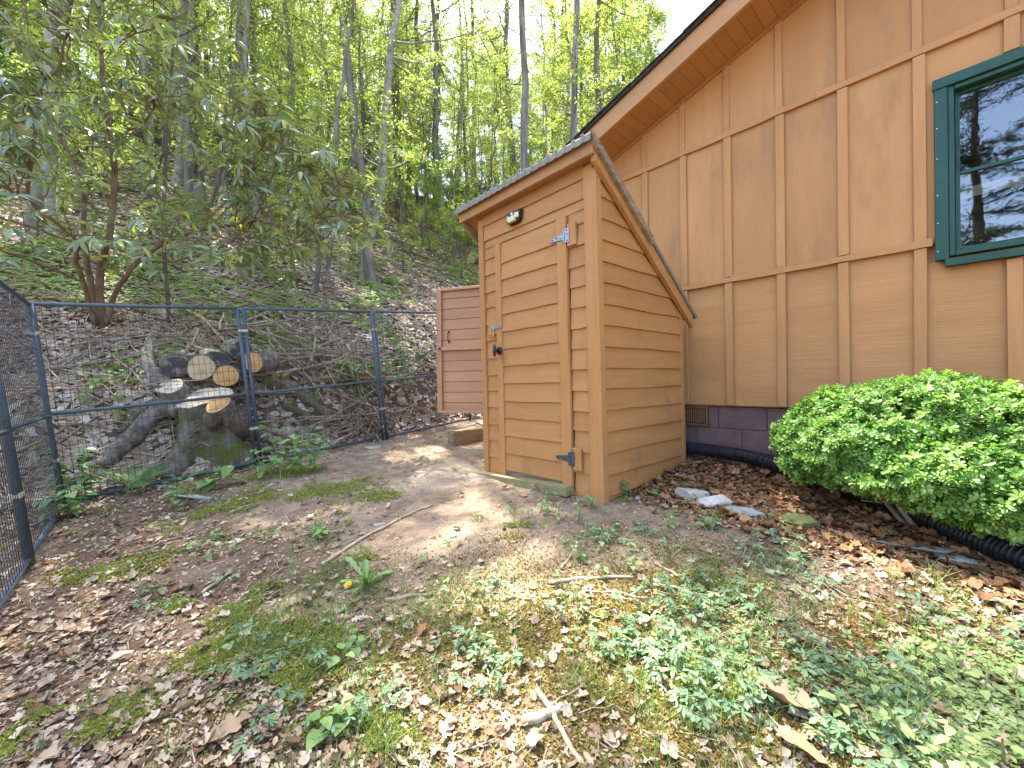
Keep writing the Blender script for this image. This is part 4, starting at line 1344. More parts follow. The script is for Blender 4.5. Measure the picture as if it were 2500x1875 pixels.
def stump():
    rng = R_(21)
    c = at(500, 968, 4.78)
    root = empty('tree_stump', (c[0], c[1], gz(c[0], c[1]) - 0.1))
    tag(root, 'sawn tree stump with spreading mossy roots on the bank behind the fence', 'stump')
    zb = root.location.z
    H = c[2] - zb
    S = 26
    a = np.arange(S) * 2 * np.pi / S
    tilt = Matrix.Rotation(math.radians(30), 3, 'X')
    shape = 1 + 0.16 * np.sin(2 * a + 0.6) + 0.10 * np.sin(3 * a + 1.0) + 0.03 * np.sin(7 * a)
    rows, vv, ff = [(-0.25, 1.30), (0.12, 1.02), (0.35, 0.86), (0.6, 0.86), (0.85, 0.95), (1.0, 1.0)], [], []
    R = 0.235
    top = []
    for i, (t, k) in enumerate(rows):
        for j in range(S):
            fl = (1 + 0.5 * (1 - t) ** 2 * max(0, math.sin(3 * a[j] + 1.2))) * (1 + 0.07 * (1 - t) * math.sin(6 * a[j] + 3 * t) + 0.03 * math.sin(11 * a[j]))
            x, y = math.cos(a[j]) * R * k * shape[j] * fl, math.sin(a[j]) * R * k * shape[j] * 0.85 * fl
            z = H * t
            if t > 0.3:
                z += y * math.tan(math.radians(30)) * (t - 0.3) / 0.7
            vv.append((x + rng.normal(0, .006), y, z))
    for i in range(len(rows) - 1):
        for j in range(S):
            j2 = (j + 1) % S
            ff.append((i * S + j, i * S + j2, (i + 1) * S + j2, (i + 1) * S + j))
    MB().add(vv, ff).build('trunk', M['bark_moss'], root, smooth=True)
    ring = np.array(vv[-S:])
    cen = ring.mean(0)
    inner = cen + (ring - cen) * 0.5
    n = np.array([0, -math.sin(math.radians(30)), math.cos(math.radians(30))])
    inner = inner + n * 0.003
    v2 = np.concatenate([ring, inner, [cen + n * 0.004]])
    f2 = [(j, (j + 1) % S, S + (j + 1) % S, S + j) for j in range(S)] + [(S + j, S + (j + 1) % S, 2 * S) for j in range(S)]
    # cut face as its own object centred on the pith so that the rings run round it
    sh = v2 - v2[-1]
    q = Vector(n.tolist()).to_track_quat('Z', 'Y')
    inv = np.array(q.inverted().to_matrix())
    cf = MB().add(sh @ inv.T, f2).build('cut_face', M['cut_stump'], root)
    cf.location = Vector(v2[-1].tolist()); cf.rotation_mode = 'QUATERNION'; cf.rotation_quaternion = q
    # second, fresh orange cut of the twin stem in front
    q2 = at(532, 986, 4.64)
    t2 = cut_log(q2, (0.05, 0.75, -0.65), 0.135, 0.55, 'twin_stem', '', M['cut_orange'], 31, 0.95, 0.05)
    for key in ('label', 'category'):
        if key in t2: del t2[key]
    t2.parent = root
    t2.location = Vector(q2.tolist()) - root.location
    # left lobe with pale cut
    q3 = at(415, 943, 4.75)
    t3 = cut_log(q3, (0.1, 0.6, -0.75), 0.165, 0.6, 'side_stem', '', M['cut_stump'], 33, 0.8, 0.12)
    for key in ('label', 'category'):
        if key in t3: del t3[key]
    t3.parent = root
    t3.location = Vector(q3.tolist()) - root.location
    o = np.array(root.location)
    def root_tube(start, pts_px, r0, r1, mat_='bark_moss'):
        pts = [np.array(start)] if start is not None else []
        n = len(pts_px)
        for k, (px, py, lift) in enumerate(pts_px):
            h = hit(px, py, 4.0); h[2] += lift
            pts.append(h)
        pts = np.array(pts)
        tt = np.linspace(0, len(pts) - 1, 6 * len(pts))
        P = np.stack([np.interp(tt, np.arange(len(pts)), pts[:, k]) for k in range(3)], 1)
        for _ in range(2):
            P[1:-1] = (P[:-2] + 2 * P[1:-1] + P[2:]) / 4
        P = P + np.cumsum(rng.normal(0, 0.004, P.shape), 0)
        rr = np.linspace(r0, r1, len(P)) * (1 + rng.normal(0, .06, len(P)))
        jit = 1 + rng.normal(0, 0.06, (len(P), 10))
        v, f = tube(P - o, rr, 10, True, jit)
        MB().add(v, f).build('root', M[mat_], root, smooth=True)
    root_tube(at(455, 1000, 4.72), [(400, 1015, .10), (350, 1060, .07), (300, 1105, .05), (262, 1150, .02)], 0.12, 0.075, 'bark_log')
    root_tube(at(440, 960, 4.85), [(385, 940, .06), (360, 900, .06), (375, 840, .05), (390, 795, .02)], 0.09, 0.05, 'bark_log')
    root_tube(at(470, 1020, 4.66), [(440, 1060, .04), (446, 1095, .02), (455, 1125, 0)], 0.06, 0.03)
    root_tube(at(520, 1020, 4.60), [(526, 1085, .05), (530, 1130, .02)], 0.085, 0.06)
    root_tube(at(550, 1010, 4.68), [(590, 1055, .05), (640, 1082, .03), (690, 1090, .0)], 0.085, 0.03)
    root_tube(at(430, 985, 4.85), [(345, 1005, .04), (310, 1040, .03), (285, 1065, .01)], 0.06, 0.03)
    root_tube(None, [(640, 940, .05), (720, 962, .06), (790, 1005, .05), (845, 1050, .0)], 0.085, 0.05)
    root_tube(None, [(690, 1000, .04), (745, 1018, .05), (780, 1055, .03), (800, 1085, 0)], 0.06, 0.03)
    root_tube(None, [(700, 900, .04), (780, 930, .05), (850, 960, .03), (900, 1010, 0)], 0.05, 0.03)
stump()

def rock(loc, sx, sy, sz, mat_, label, seed, name='rock', cat='rock', group=None, yaw=0.0, sink=0.3, flat=False):
    bm = bmesh.new()
    bmesh.ops.create_icosphere(bm, subdivisions=3, radius=1.0)
    rng = R_(seed)
    planes = [(Vector(rng.normal(0, 1, 3)).normalized(), rng.uniform(0.45, 0.8)) for _ in range(9)]
    if flat: planes.append((Vector((0.05, 0.03, 1)).normalized(), 0.35))
    for v in bm.verts:
        for nrm, d in planes:
            k = v.co.dot(nrm) - d
            if k > 0: v.co -= nrm * k
        v.co += v.co.normalized() * float(rng.normal(0, 0.012))
        v.co.x *= sx; v.co.y *= sy; v.co.z *= sz
    me = bpy.data.meshes.new(name)
    bm.to_mesh(me); bm.free()
    me.materials.append(mat_)
    o = obj(name, me, None, (loc[0], loc[1], gz(loc[0], loc[1]) + sz * (0.6 - sink) * 0.8), (rng.uniform(-.1, .1), rng.uniform(-.1, .1), yaw))
    tag(o, label, cat, group)
    return o
h = hit(1688, 1218); rock(h, .13, .08, .075, M['rock'], 'buff angular rock, first of three in a row beside the shed corner', 1, yaw=-.3)
h = hit(1752, 1238); rock(h, .13, .08, .075, M['rock'], 'palest angular rock in the middle of three beside the shed', 2, yaw=-.4)
h = hit(1822, 1258); rock(h, .14, .065, .05, M['slate'], 'low grey rock at the end of the row of three toward the shrub', 3, yaw=-.5)
h = hit(1940, 1288); rock(h, .13, .09, .07, M['rock_moss'], 'dark mossy rock in the dead leaves in front of the shrub', 4, yaw=-.4)
h = hit(2225, 1340); rock(h, .19, .09, .03, M['slate'], 'long flat grey stone lying under the green shrub', 5, flat=True, yaw=-.75, name='flat_stone', cat='stone')
h = hit(2365, 1372); rock(h, .15, .07, .028, M['slate'], 'pointed flat grey stone beside the black corrugated pipe', 6, flat=True, yaw=-.35, name='flat_stone', cat='stone')
h = hit(2040, 1300); rock(h, .10, .04, .02, M['slate'], 'thin grey stone half buried in rusty leaves below the shrub', 16, flat=True, yaw=-.6, name='flat_stone', cat='stone')
h = hit(915, 1095); rock(h, .16, .10, .03, M['slate'], 'flat pale grey stone at the foot of the back fence', 7, flat=True, yaw=.2, name='flat_stone', cat='stone')
h = hit(470, 1215); rock(h, .20, .07, .03, M['slate'], 'long flat brownish stone sunk in the soil near the fern', 8, flat=True, yaw=.0, name='flat_stone', cat='stone')
h = hit(925, 1282); rock(h, .045, .03, .012, M['slate'], 'small square slate chip near the long stick', 9, flat=True, yaw=.3, name='slate_chip', cat='stone')
h = hit(410, 1190); rock(h, .12, .05, .025, M['slate'], 'flat stone half hidden by leaves near the fence corner', 10, flat=True, yaw=.3, name='flat_stone', cat='stone')
h = hit(900, 1283)

# corrugated drain pipe
def pipe():
    rng = R_(9)
    q = SHED + 1.45 * V
    def w(s, g, dz):           # along the wall, gap from the wall
        p = q + (-U) * s - V * g
        return np.array([p[0], p[1], gz(p[0], p[1]) + dz])
    ctrl = [w(-1.6, 0.10, .055), w(-0.6, 0.10, .10), w(0.0, 0.10, .105), w(0.55, 0.12, .105), w(1.0, 0.26, .085), w(1.5, 0.62, .07), w(1.92, 1.0, .07), w(2.3, 1.26, .06), w(3.0, 1.45, .05), w(4.2, 1.5, .05)]
    ctrl = np.array(ctrl)
    n = 420
    tt = np.linspace(0, len(ctrl) - 1, n)
    P = np.stack([np.interp(tt, np.arange(len(ctrl)), ctrl[:, k]) for k in range(3)], 1)
    ker = np.ones(31) / 31
    for k in range(3):
        P[:, k] = np.convolve(np.pad(P[:, k], 15, mode='edge'), ker, 'valid')
    seg = np.linalg.norm(np.diff(P, axis=0), axis=1); s = np.concatenate([[0], np.cumsum(seg)])
    ds = 0.0055
    ss = np.arange(0, s[-1], ds)
    Q = np.stack([np.interp(ss, s, P[:, k]) for k in range(3)], 1)
    r = 0.053 + 0.0045 * np.sign(np.sin(ss * 2 * np.pi / 0.022))
    v, f = tube(Q, r, 14, True)
    o = MB().add(v, f).build('drain_pipe', M['pipe'], None)
    tag(o, 'black corrugated drain pipe running along the house foot and past the shrub', 'pipe')
pipe()

# sticks on the yard
def stick(px, label, r, seed, mat_='stick', lift=0.008, fork=False, name='stick', sag=0):
    rng = R_(seed)
    pts = np.array([hit(a, b) for a, b in px])
    tt = np.linspace(0, len(pts) - 1, 5 * (len(pts) - 1) + 4)
    P = np.stack([np.interp(tt, np.arange(len(pts)), pts[:, k]) for k in range(3)], 1)
    P = P + np.concatenate([np.zeros((1, 3)), np.cumsum(rng.normal(0, r * 0.22, (len(P) - 1, 3)), 0)])
    P[:, 2] = np.maximum(ground(P[:, 0], P[:, 1]) + lift, P[:, 2])
    c = P[0].copy()
    rr = r * np.linspace(1, 0.7, len(P)) * (1 + rng.normal(0, .06, len(P)))
    v, f = tube(P - c, rr, 8, True)
    o = MB().add(v, f).build(name, M[mat_], None, smooth=True)
    o.location = c.tolist()
    tag(o, label, 'stick', 'sticks lying on the yard')
    return o
stick([(785, 1382), (860, 1335), (945, 1290), (1000, 1258), (1058, 1234)], 'long straight stick lying across the yard toward the shed', 0.011, 1)
stick([(492, 1452), (525, 1432), (552, 1412)], 'short brown stick on the leaf littered bare soil', 0.009, 2)
stick([(742, 1308), (790, 1302), (840, 1297)], 'thin brown twig next to the long straight stick', 0.006, 3)
stick([(780, 1565), (805, 1550), (828, 1535)], 'short pale chip of branch below the dandelion', 0.008, 4)
stick([(940, 1470), (1000, 1462), (1050, 1460), (1075, 1452)], 'bent grey stick lying between ground ivy clumps', 0.011, 5)
stick([(1340, 1427), (1400, 1424), (1470, 1422), (1545, 1419)], 'long pale peeled stick below the shed corner', 0.010, 6)
stick([(1595, 1433), (1660, 1440), (1735, 1462)], 'pale peeled stick slanting among the ground cover', 0.009, 7)
stick([(1428, 1448), (1500, 1450), (1580, 1462)], 'thin pale twig alongside the long peeled stick', 0.006, 8)
stick([(1570, 1535), (1600, 1508), (1635, 1482)], 'short pale stick lying by itself among green leaves', 0.008, 9)
stick([(1670, 1458), (1700, 1468), (1735, 1480)], 'short split white twig among the ground cover', 0.005, 19)
stick([(1275, 1768), (1330, 1760), (1380, 1728)], 'thick broken branch stub lying over a longer stick', 0.018, 10)
stick([(1310, 1690), (1345, 1740), (1375, 1790), (1410, 1850), (1430, 1880)], 'long grey stick lying under the broken branch stub', 0.0095, 11)
stick([(1600, 1380), (1640, 1400), (1655, 1412)], 'dark short stick among green leaves below the rocks', 0.008, 12, 'deadwood')
stick([(1830, 1690), (1845, 1730), (1850, 1770)], 'thin pale twig standing against ground cover by the big dead leaf', 0.005, 13)
stick([(1225, 1470), (1260, 1465), (1300, 1472)], 'pale twig lying on the bright patch of bare soil', 0.007, 14)
stick([(330, 1350), (420, 1320), (500, 1300)], 'slender dark twig lying near the mossy patch', 0.005, 15, 'deadwood')
stick([(560, 1255), (600, 1240), (640, 1228)], 'short grey branch piece beside the moss cushion', 0.011, 17, 'deadwood')
stick([(1370, 1395), (1385, 1375), (1392, 1362)], 'little dark stick standing by a clump of ground cover', 0.009, 18, 'deadwood')

# timber edging below the hatch
p = at(1165, 1022, 5.6)
o = MB().box(-0.55, 0.5, -0.06, 0.06, -0.1, 0.09).build('timber', M['rawwood'], None, bevel=0.006)
o.location = (p[0] + 0.1, p[1], gz(p[0], p[1]) + 0.06); o.rotation_euler = (0, 0, ROTZ + math.pi / 2)
tag(o, 'weathered timber lying on the ground below the open hatch', 'timber')

# ------------------------------------------------------------------ woodland
LEAF_V = np.array([(0, 0, 0), (0.42, 0.27, 0.05), (1, 0, -0.10), (0.42, -0.27, 0.05)])
LEAF_F = [np.array([(0, 2, 1), (0, 3, 2)])]
LONG_V = np.array([(0, 0, 0), (0.35, 0.12, 0.03), (0.7, 0.12, -0.02), (1, 0, -0.12), (0.7, -0.12, -0.02), (0.35, -0.12, 0.03), (0.55, 0, -0.03)])
LONG_F = [np.array([(0, 6, 1), (1, 6, 2), (2, 6, 3), (3, 6, 4), (4, 6, 5), (5, 6, 0)])]

def limb(rng, p, d, length, n, bend, up):
    pts = [np.array(p, dtype=float)]
    d = np.array(d, dtype=float); d /= np.linalg.norm(d)
    for i in range(n):
        d = d + rng.normal(0, bend, 3) + np.array([0, 0, up])
        d /= np.linalg.norm(d)
        pts.append(pts[-1] + d * length / n)
    return np.array(pts)

def grow_tree(seed, h, r0, crown0, nb, blen, nleaf, lsize, bark, leafmat, wob=0.06, low=6, tilt=0.45, spread=0.3, up0=0.35, sides=10, dead=4, leafV=LEAF_V, leafF=LEAF_F, name='tree'):
    """trunk and crown meshes of one tree, foot at the origin"""
    rng = R_(seed)
    nt = 16
    t = np.linspace(0, 1, nt)
    wx = np.cumsum(rng.normal(0, wob, nt)); wy = np.cumsum(rng.normal(0, wob, nt))
    wx -= wx[0]; wy -= wy[0]
    tr = np.stack([wx, wy, t * h - 0.25], 1)
    rad = r0 * (1 - 0.8 * t ** 1.1)
    rad[0] *= 1.45; 
    extra = np.array([tr[0] * 0.5 + tr[1] * 0.5])
    tb = MB()
    jit = 1 + rng.normal(0, 0.05, (nt, sides))
    v, f = tube(tr, rad, sides, False, jit)
    tb.add(v, f)
    tips, tw = [], []
    def sprays(P, dens):
        # finer twigs off a limb; leaves gather on them
        n = max(2, int(dens))
        for _ in range(n):
            k = rng.uniform(0.35, 1.0)
            i = min(int(k * (len(P) - 1)), len(P) - 2)
            b = P[i] + (P[i + 1] - P[i]) * rng.random()
            d = rng.normal(0, 1, 3); d[2] = d[2] * 0.35 + 0.1
            L = rng.uniform(0.35, 0.9) * spread * 3
            Q = limb(rng, b, d, L, 3, 0.25, 0.0)
            v, f = tube(Q, np.linspace(0.006, 0.003, 4) * (1 + r0 * 4), 3, False)
            tb.add(v, f)
            tips.append(Q)
    zs = np.sort(rng.uniform(crown0, 0.99, nb) ** 0.9)
    for z in zs:
        i = min(int(z * (nt - 1)), nt - 2)
        p = tr[i] + (tr[i + 1] - tr[i]) * (z * (nt - 1) - i)
        az = rng.uniform(0, 2 * np.pi)
        e = rng.uniform(0.1, 0.9) * (0.5 + z * 0.5)
        L = blen * (1 - 0.55 * max(0, (z - crown0) / (1 - crown0))) * rng.uniform(0.6, 1.15)
        P = limb(rng, p, (math.cos(az), math.sin(az), e), L, 6, 0.16, 0.02)
        rb = r0 * (1 - 0.75 * z) * 0.36
        v, f = tube(P, np.linspace(rb, rb * 0.25, 7), 5, False)
        tb.add(v, f)
        sprays(P, 3 + L * 2.6)
    for k in range(low):                       # low leafy sprays off the trunk
        z = rng.uniform(0.12, max(0.14, crown0))
        i = min(int(z * (nt - 1)), nt - 2)
        az = rng.uniform(0, 2 * np.pi)
        L = blen * rng.uniform(0.3, 0.7)
        P = limb(rng, tr[i], (math.cos(az), math.sin(az), up0), L, 5, 0.2, 0.0)
        v, f = tube(P, np.linspace(r0 * 0.12 + 0.008, 0.005, 6), 4, False)
        tb.add(v, f)
        sprays(P, 3 + L * 2.2)
    for k in range(dead):                      # bare dead snags
        z = rng.uniform(0.1, 0.5)
        i = min(int(z * (nt - 1)), nt - 2)
        az = rng.uniform(0, 2 * np.pi)
        P = limb(rng, tr[i], (math.cos(az), math.sin(az), rng.uniform(-.1, .6)), rng.uniform(0.4, 1.3), 5, 0.25, 0.0)
        v, f = tube(P, np.linspace(r0 * 0.16 + 0.006, 0.004, 6), 4, False)
        tb.add(v, f)
    trunk = tb.mesh('trunk', M[bark], True, fix=False)
    # leaves
    T = len(tips)
    idx = rng.integers(0, T, nleaf)
    tipa = np.stack([np.stack([q[0], q[1], q[2], q[3]]) for q in tips])
    k = rng.uniform(0.1, 3.0, nleaf)
    i0 = np.minimum(k.astype(int), 2)
    fr = (k - i0)[:, None]
    P = tipa[idx, i0] * (1 - fr) + tipa[idx, i0 + 1] * fr
    P = P + rng.normal(0, spread * 0.22, (nleaf, 3)) * np.array([1, 1, 0.6])
    size = lsize * rng.uniform(0.55, 1.25, nleaf)
    Mx = frames(rng, nleaf, tilt, size)
    crown = mesh_of_copies('crown', leafV, leafF, Mx, P, M[leafmat], rng)
    return trunk, crown

class Kind:
    def __init__(self, name, cat, meshes, r0):
        self.name, self.cat, self.meshes, self.r0 = name, cat, meshes, r0
TREE = {}
TREE['big_grey'] = Kind('forest_tree', 'tree', [grow_tree(s, 19, 0.20, 0.42, 26, 4.2, 5200, 0.085, 'bark_grey', 'leaf_forest', 0.07, 5) for s in (201, 202)], 0.20)
TREE['big_dark'] = Kind('forest_tree', 'tree', [grow_tree(s, 18, 0.17, 0.40, 24, 3.8, 5200, 0.085, 'bark_dark', 'leaf_forest', 0.07, 6, dead=9) for s in (211,)], 0.17)
TREE['mid_pale'] = Kind('forest_tree', 'tree', [grow_tree(s, 14, 0.10, 0.30, 22, 2.8, 5200, 0.075, 'bark_pale', 'leaf_forest', 0.09, 6) for s in (221, 222)], 0.10)
TREE['mid_dark'] = Kind('forest_tree', 'tree', [grow_tree(s, 15, 0.10, 0.32, 22, 2.8, 5200, 0.075, 'bark_dark', 'leaf_forest', 0.10, 6, dead=7) for s in (231, 232)], 0.10)
TREE['canopy'] = Kind('forest_tree', 'tree', [grow_tree(s, 19, 0.11, 0.47, 34, 4.6, 8800, 0.11, 'bark_grey', 'leaf_forest', 0.06, 1, dead=5, spread=.36) for s in (271, 272)], 0.11)
TREE['slim'] = Kind('forest_tree', 'tree', [grow_tree(s, 10, 0.055, 0.28, 18, 2.0, 4200, 0.07, 'bark_grey', 'leaf_forest', 0.10, 5, sides=8) for s in (241, 242)], 0.055)
TREE['under'] = Kind('understory_tree', 'tree', [grow_tree(s, 5.0, 0.026, 0.18, 18, 1.5, 4600, 0.055, 'bark_dark', 'leaf_under', 0.07, 3, sides=6, dead=1, spread=0.26, tilt=0.35) for s in (251, 252, 253)], 0.03)
TREE['laurel'] = Kind('evergreen_shrub', 'shrub', [grow_tree(s, 2.6, 0.03, 0.12, 20, 1.1, 3200, 0.11, 'bark_red', 'leaf_laurel', 0.10, 3, sides=6, dead=3, spread=0.22, tilt=0.6, leafV=LONG_V, leafF=LONG_F) for s in (261, 262)], 0.03)

def plant_tree(kind, v, base, axis, rscale, yaw, label, group, name=None):
    tr, cr = TREE[kind].meshes[v]
    root = empty(name or TREE[kind].name, base)
    a = Vector(np.asarray(axis, dtype=float).tolist()).normalized()
    q = Vector((0, 0, 1)).rotation_difference(a)
    root.rotation_mode = 'QUATERNION'
    root.rotation_quaternion = q @ Euler((0, 0, yaw)).to_quaternion()
    root.scale = (rscale,) * 3
    tag(root, label, TREE[kind].cat, group)
    obj('trunk', tr, root)
    obj('crown', cr, root)
    return root

GF = 'trees on the wooded slope behind the fence'
named = [  # base px, top px at the upper edge, width px, kind, label
    (485, 535, 480, 44, 'big_grey', 0, 'thickest grey ridged trunk on the slope, rising straight behind the rhododendron'),
    (580, 440, 578, 28, 'big_grey', 1, 'second thick grey trunk standing upslope next to the thickest one'),
    (893, 690, 1000, 22, 'mid_pale', 0, 'pale barked tree leaning to the right, rooted low on the slope above the fence'),
    (980, 540, 992, 25, 'big_dark', 0, 'straight brown trunk with dead snags beside the leaning pale tree'),
    (1012, 530, 1030, 14, 'mid_dark', 0, 'slim dark trunk just beyond the brown trunk with dead snags'),
    (1066, 500, 1066, 13, 'mid_dark', 1, 'slim straight trunk half way between the leaning pale tree and the shed roof'),
    (835, 390, 858, 16, 'mid_dark', 0, 'dark slender trunk leaning slightly over the rhododendron tips'),
    (425, 460, 410, 17, 'mid_pale', 1, 'pale slender trunk rising through the rhododendron next to the thickest trunk'),
    (365, 440, 368, 13, 'mid_pale', 0, 'thin pale trunk far behind the rhododendron stems'),
    (762, 720, 830, 13, 'slim', 0, 'thin pale stem rooted just above the second fence panel'),
    (790, 705, 800, 9, 'slim', 1, 'thinnest stem beside the thin pale stem above the fence'),
    (640, 560, 650, 13, 'slim', 1, 'thin stem rising from the dead branches right of the thickest trunk'),
    (133, 600, 120, 18, 'mid_pale', 0, 'pale trunk behind the rhododendron stems above the fence corner'),
    (1185, 470, 1165, 13, 'mid_dark', 0, 'slim trunk upslope of the shed roof corner'),
    (1240, 430, 1235, 14, 'mid_pale', 1, 'pale slim trunk seen over the shed roof'),
    (1345, 380, 1385, 14, 'mid_dark', 1, 'dark trunk rising over the high end of the shed roof'),
    (1372, 370, 1372, 13, 'mid_pale', 0, 'grey trunk beside the house eave'),
    (1440, 340, 1455, 15, 'mid_pale', 1, 'pale trunk nearest to the house eave'),
    (1330, 450, 1410, 9, 'slim', 0, 'thin crooked leaning stem between shed roof and house eave'),
    (700, 430, 690, 14, 'mid_dark', 1, 'dark trunk upslope behind the drooping rhododendron leaves'),
    (560, 590, 615, 10, 'slim', 0, 'thin grey stem behind the drooping rhododendron leaves'),
    (1120, 470, 1125, 11, 'mid_pale', 1, 'thin pale trunk between the snag and the shed roof'),
]
rngF = R_(77)
taken = []
for (px, py, tx, wpx, kind, v, lab) in named:
    b = hit(px, py)
    Y = b[1]
    if Y > 30: Y = 30; b = at(px, py, 30)
    top = at(tx, 0, Y)
    r = wpx / 2 / FPX * Y
    s = float(np.clip(r / TREE[kind].r0, 0.7, 1.9))
    b = np.array([b[0], b[1], gz(b[0], b[1]) - 0.05])
    plant_tree(kind, v, b, top - b, s, rngF.uniform(0, 6.28), lab, GF)
    taken.append(b[:2])
# a broken snag
b = hit(1028, 552)
rs = R_(5)
P = wander((0, 0, -0.1), (0.35, 0, 2.0), 6, 0.02, rs)
o = MB().tube(P, [0.13, 0.12, 0.11, 0.11, 0.10, 0.05], 9).build('dead_snag', M['deadwood'], None, smooth=True)
o.location = b.tolist(); tag(o, 'short broken leaning snag of pale dead wood on the slope', 'snag', None)

def where(x, y):
    a, d = x / y, hill_d(x, y)
    h = 'low on the slope' if d < 7 else ('half way up the slope' if d < 14 else 'high on the slope')
    for lim, w in ((-1.0, 'beyond the fence corner'), (-.82, 'behind the rhododendron stems'), (-.62, 'near the thickest grey trunk'), (-.45, 'behind the drooping rhododendron leaves'), (-.3, 'near the leaning pale tree'), (-.15, 'past the brown trunk with snags'), (.0, 'above the open hatch'), (.15, 'beyond the shed roof')):
        if a < lim: return h + ' ' + w
    return h + ' beyond the house eave'
def grade(s, names):
    return names[0] if s < .8 else (names[1] if s < 1.05 else names[2])
def free(x, y, r):
    for q in taken:
        if (q[0] - x) ** 2 + (q[1] - y) ** 2 < r * r: return False
    return True
def scatter(n, dlo, dhi, r, rng, amin=-1.55, amax=0.42, tries=6000, power=1.0):
    out = []
    for _ in range(tries):
        if len(out) >= n: break
        a = rng.uniform(amin, amax)
        Y = rng.uniform(4, 45)
        x = a * Y
        d = hill_d(x, Y)
        if not (dlo < d < dhi): continue
        if rng.random() > (Y / 45) ** power: continue
        if wall_gap(x, Y) < 0.6 and True:
            if x * (-U[0]) + Y * (-U[1]) > -6.5: continue
        if not free(x, Y, r): continue
        taken.append((x, Y)); out.append((x, Y))
    return out
kinds = [('big_grey', 0), ('big_grey', 1), ('big_dark', 0), ('mid_pale', 0), ('mid_pale', 1), ('mid_dark', 0), ('mid_dark', 1), ('mid_dark', 1), ('mid_pale', 0)]
labk = {'big_grey': 'tall grey barked tree farther up the wooded slope', 'big_dark': 'tall brown barked tree farther up the wooded slope', 'mid_pale': 'slender pale barked tree farther up the wooded slope', 'mid_dark': 'slender dark barked tree farther up the wooded slope', 'slim': 'thin young tree farther up the wooded slope'}
for i, (x, y) in enumerate(scatter(52, 9.5, 34, 1.7, rngF)):
    k, v = kinds[i % len(kinds)]
    lb = labk[k].replace('farther up the wooded slope', where(x, y))
    plant_tree(k, v, (x, y, gz(x, y) - 0.05), (rngF.normal(0, .05), rngF.normal(0, .05), 1), rngF.uniform(0.8, 1.25), rngF.uniform(0, 6.28), lb, 'far trees of the wooded slope')
for i, (x, y) in enumerate(scatter(60, 6.5, 26, 0.8, rngF)):
    plant_tree('slim', i % 2, (x, y, gz(x, y) - 0.05), (rngF.normal(0, .09), rngF.normal(0, .09), 1), rngF.uniform(0.7, 1.2), rngF.uniform(0, 6.28), 'thin young tree ' + where(x, y), 'far trees of the wooded slope')
TREE['far'] = Kind('forest_tree', 'tree', [grow_tree(s, 15, 0.08, 0.12, 32, 2.6, 10000, 0.095, 'bark_grey', 'leaf_forest', 0.09, 4, sides=7, spread=.34) for s in (281, 282)], 0.09)
for i, (x, y) in enumerate(scatter(115, 13, 45, 1.1, rngF, amax=.55, tries=40000)):
    plant_tree('far', i % 2, (x, y, gz(x, y) - 0.05), (rngF.normal(0, .05), rngF.normal(0, .05), 1), rngF.uniform(0.8, 1.25), rngF.uniform(0, 6.28), 'distant leafy tree ' + where(x, y), 'distant trees near the crest')
for i, (x, y) in enumerate(scatter(150, 3.4, 28, 0.75, rngF, power=0.6, tries=20000)):
    plant_tree('under', i % 3, (x, y, gz(x, y) - 0.05), (rngF.normal(0, .12), rngF.normal(0, .12), 1), (sc_ := rngF.uniform(0.45, 1.25)), rngF.uniform(0, 6.28), grade(sc_, ('low', 'bright', 'tall')) + ' green sapling ' + where(x, y), 'saplings under the trees')
for i, (x, y) in enumerate(scatter(40, 6.0, 24, 0.9, rngF, power=0.7)):
    plant_tree('laurel', i % 2, (x, y, gz(x, y) - 0.05), (rngF.normal(0, .12), rngF.normal(0, .12), 1), (sc_ := rngF.uniform(0.6, 1.3)), rngF.uniform(0, 6.28), grade(sc_, ('small', 'glossy', 'large')) + ' dark evergreen shrub ' + where(x, y), 'evergreen shrubs under the trees')

for i, (x, y, s, lab) in enumerate(((1.3, 10.2, 1.0, 'slim straight tree added for shade beyond the shed, close to the house eave'), (0.6, 11.0, 1.05, 'slim straight tree added for shade right behind the shed roof'), (-3.4, 10.2, 1.0, 'slim straight tree added for shade low on the slope behind the second fence panel'), (-5.6, 9.4, .7, 'slim grey tree added for shade behind the drooping end of the rhododendron'), (-8.2, 7.2, 1.1, 'tree added for shade on the slope beyond the fence corner'), (2.6, 13.0, 1.1, 'tall tree hidden behind the house roof edge'))):
    plant_tree('canopy', i % 2, (x, y, gz(x, y) - .05), (rngF.normal(0, .03), rngF.normal(0, .03) - .03, 1), s, rngF.uniform(0, 6.28), lab, GF)  # extra trees, added so that their high crowns shade the yard
for i, (x, y) in enumerate(((2.2, 17.), (3.5, 20.), (4.6, 17.5), (5.2, 24.), (3.0, 26.), (6.5, 20.), (1.5, 22.), (7.5, 27))):
    k = ('mid_pale', 'big_dark', 'mid_dark')[i % 3]
    plant_tree(k, 0, (x, y, gz(x, y) - .05), (rngF.normal(0, .05), rngF.normal(0, .05), 1), rngF.uniform(.9, 1.2), rngF.uniform(0, 6.28), labk[k].replace('farther up the wooded slope', where(x, y)), 'far trees of the wooded slope')
for i, (x, y) in enumerate(((4.2, 14.0), (4.9, 15.6), (3.5, 12.6), (5.6, 17.0), (4.4, 18.5), (2.6, 15.0), (2.0, 13.2), (5.0, 19.5))):
    plant_tree('far', i % 2, (x, y, gz(x, y) - .05), (rngF.normal(0, .05), rngF.normal(0, .05), 1), rngF.uniform(.8, 1.05), rngF.uniform(0, 6.28), 'leafy tree standing behind the house, its crown above the eave', 'trees behind the house')
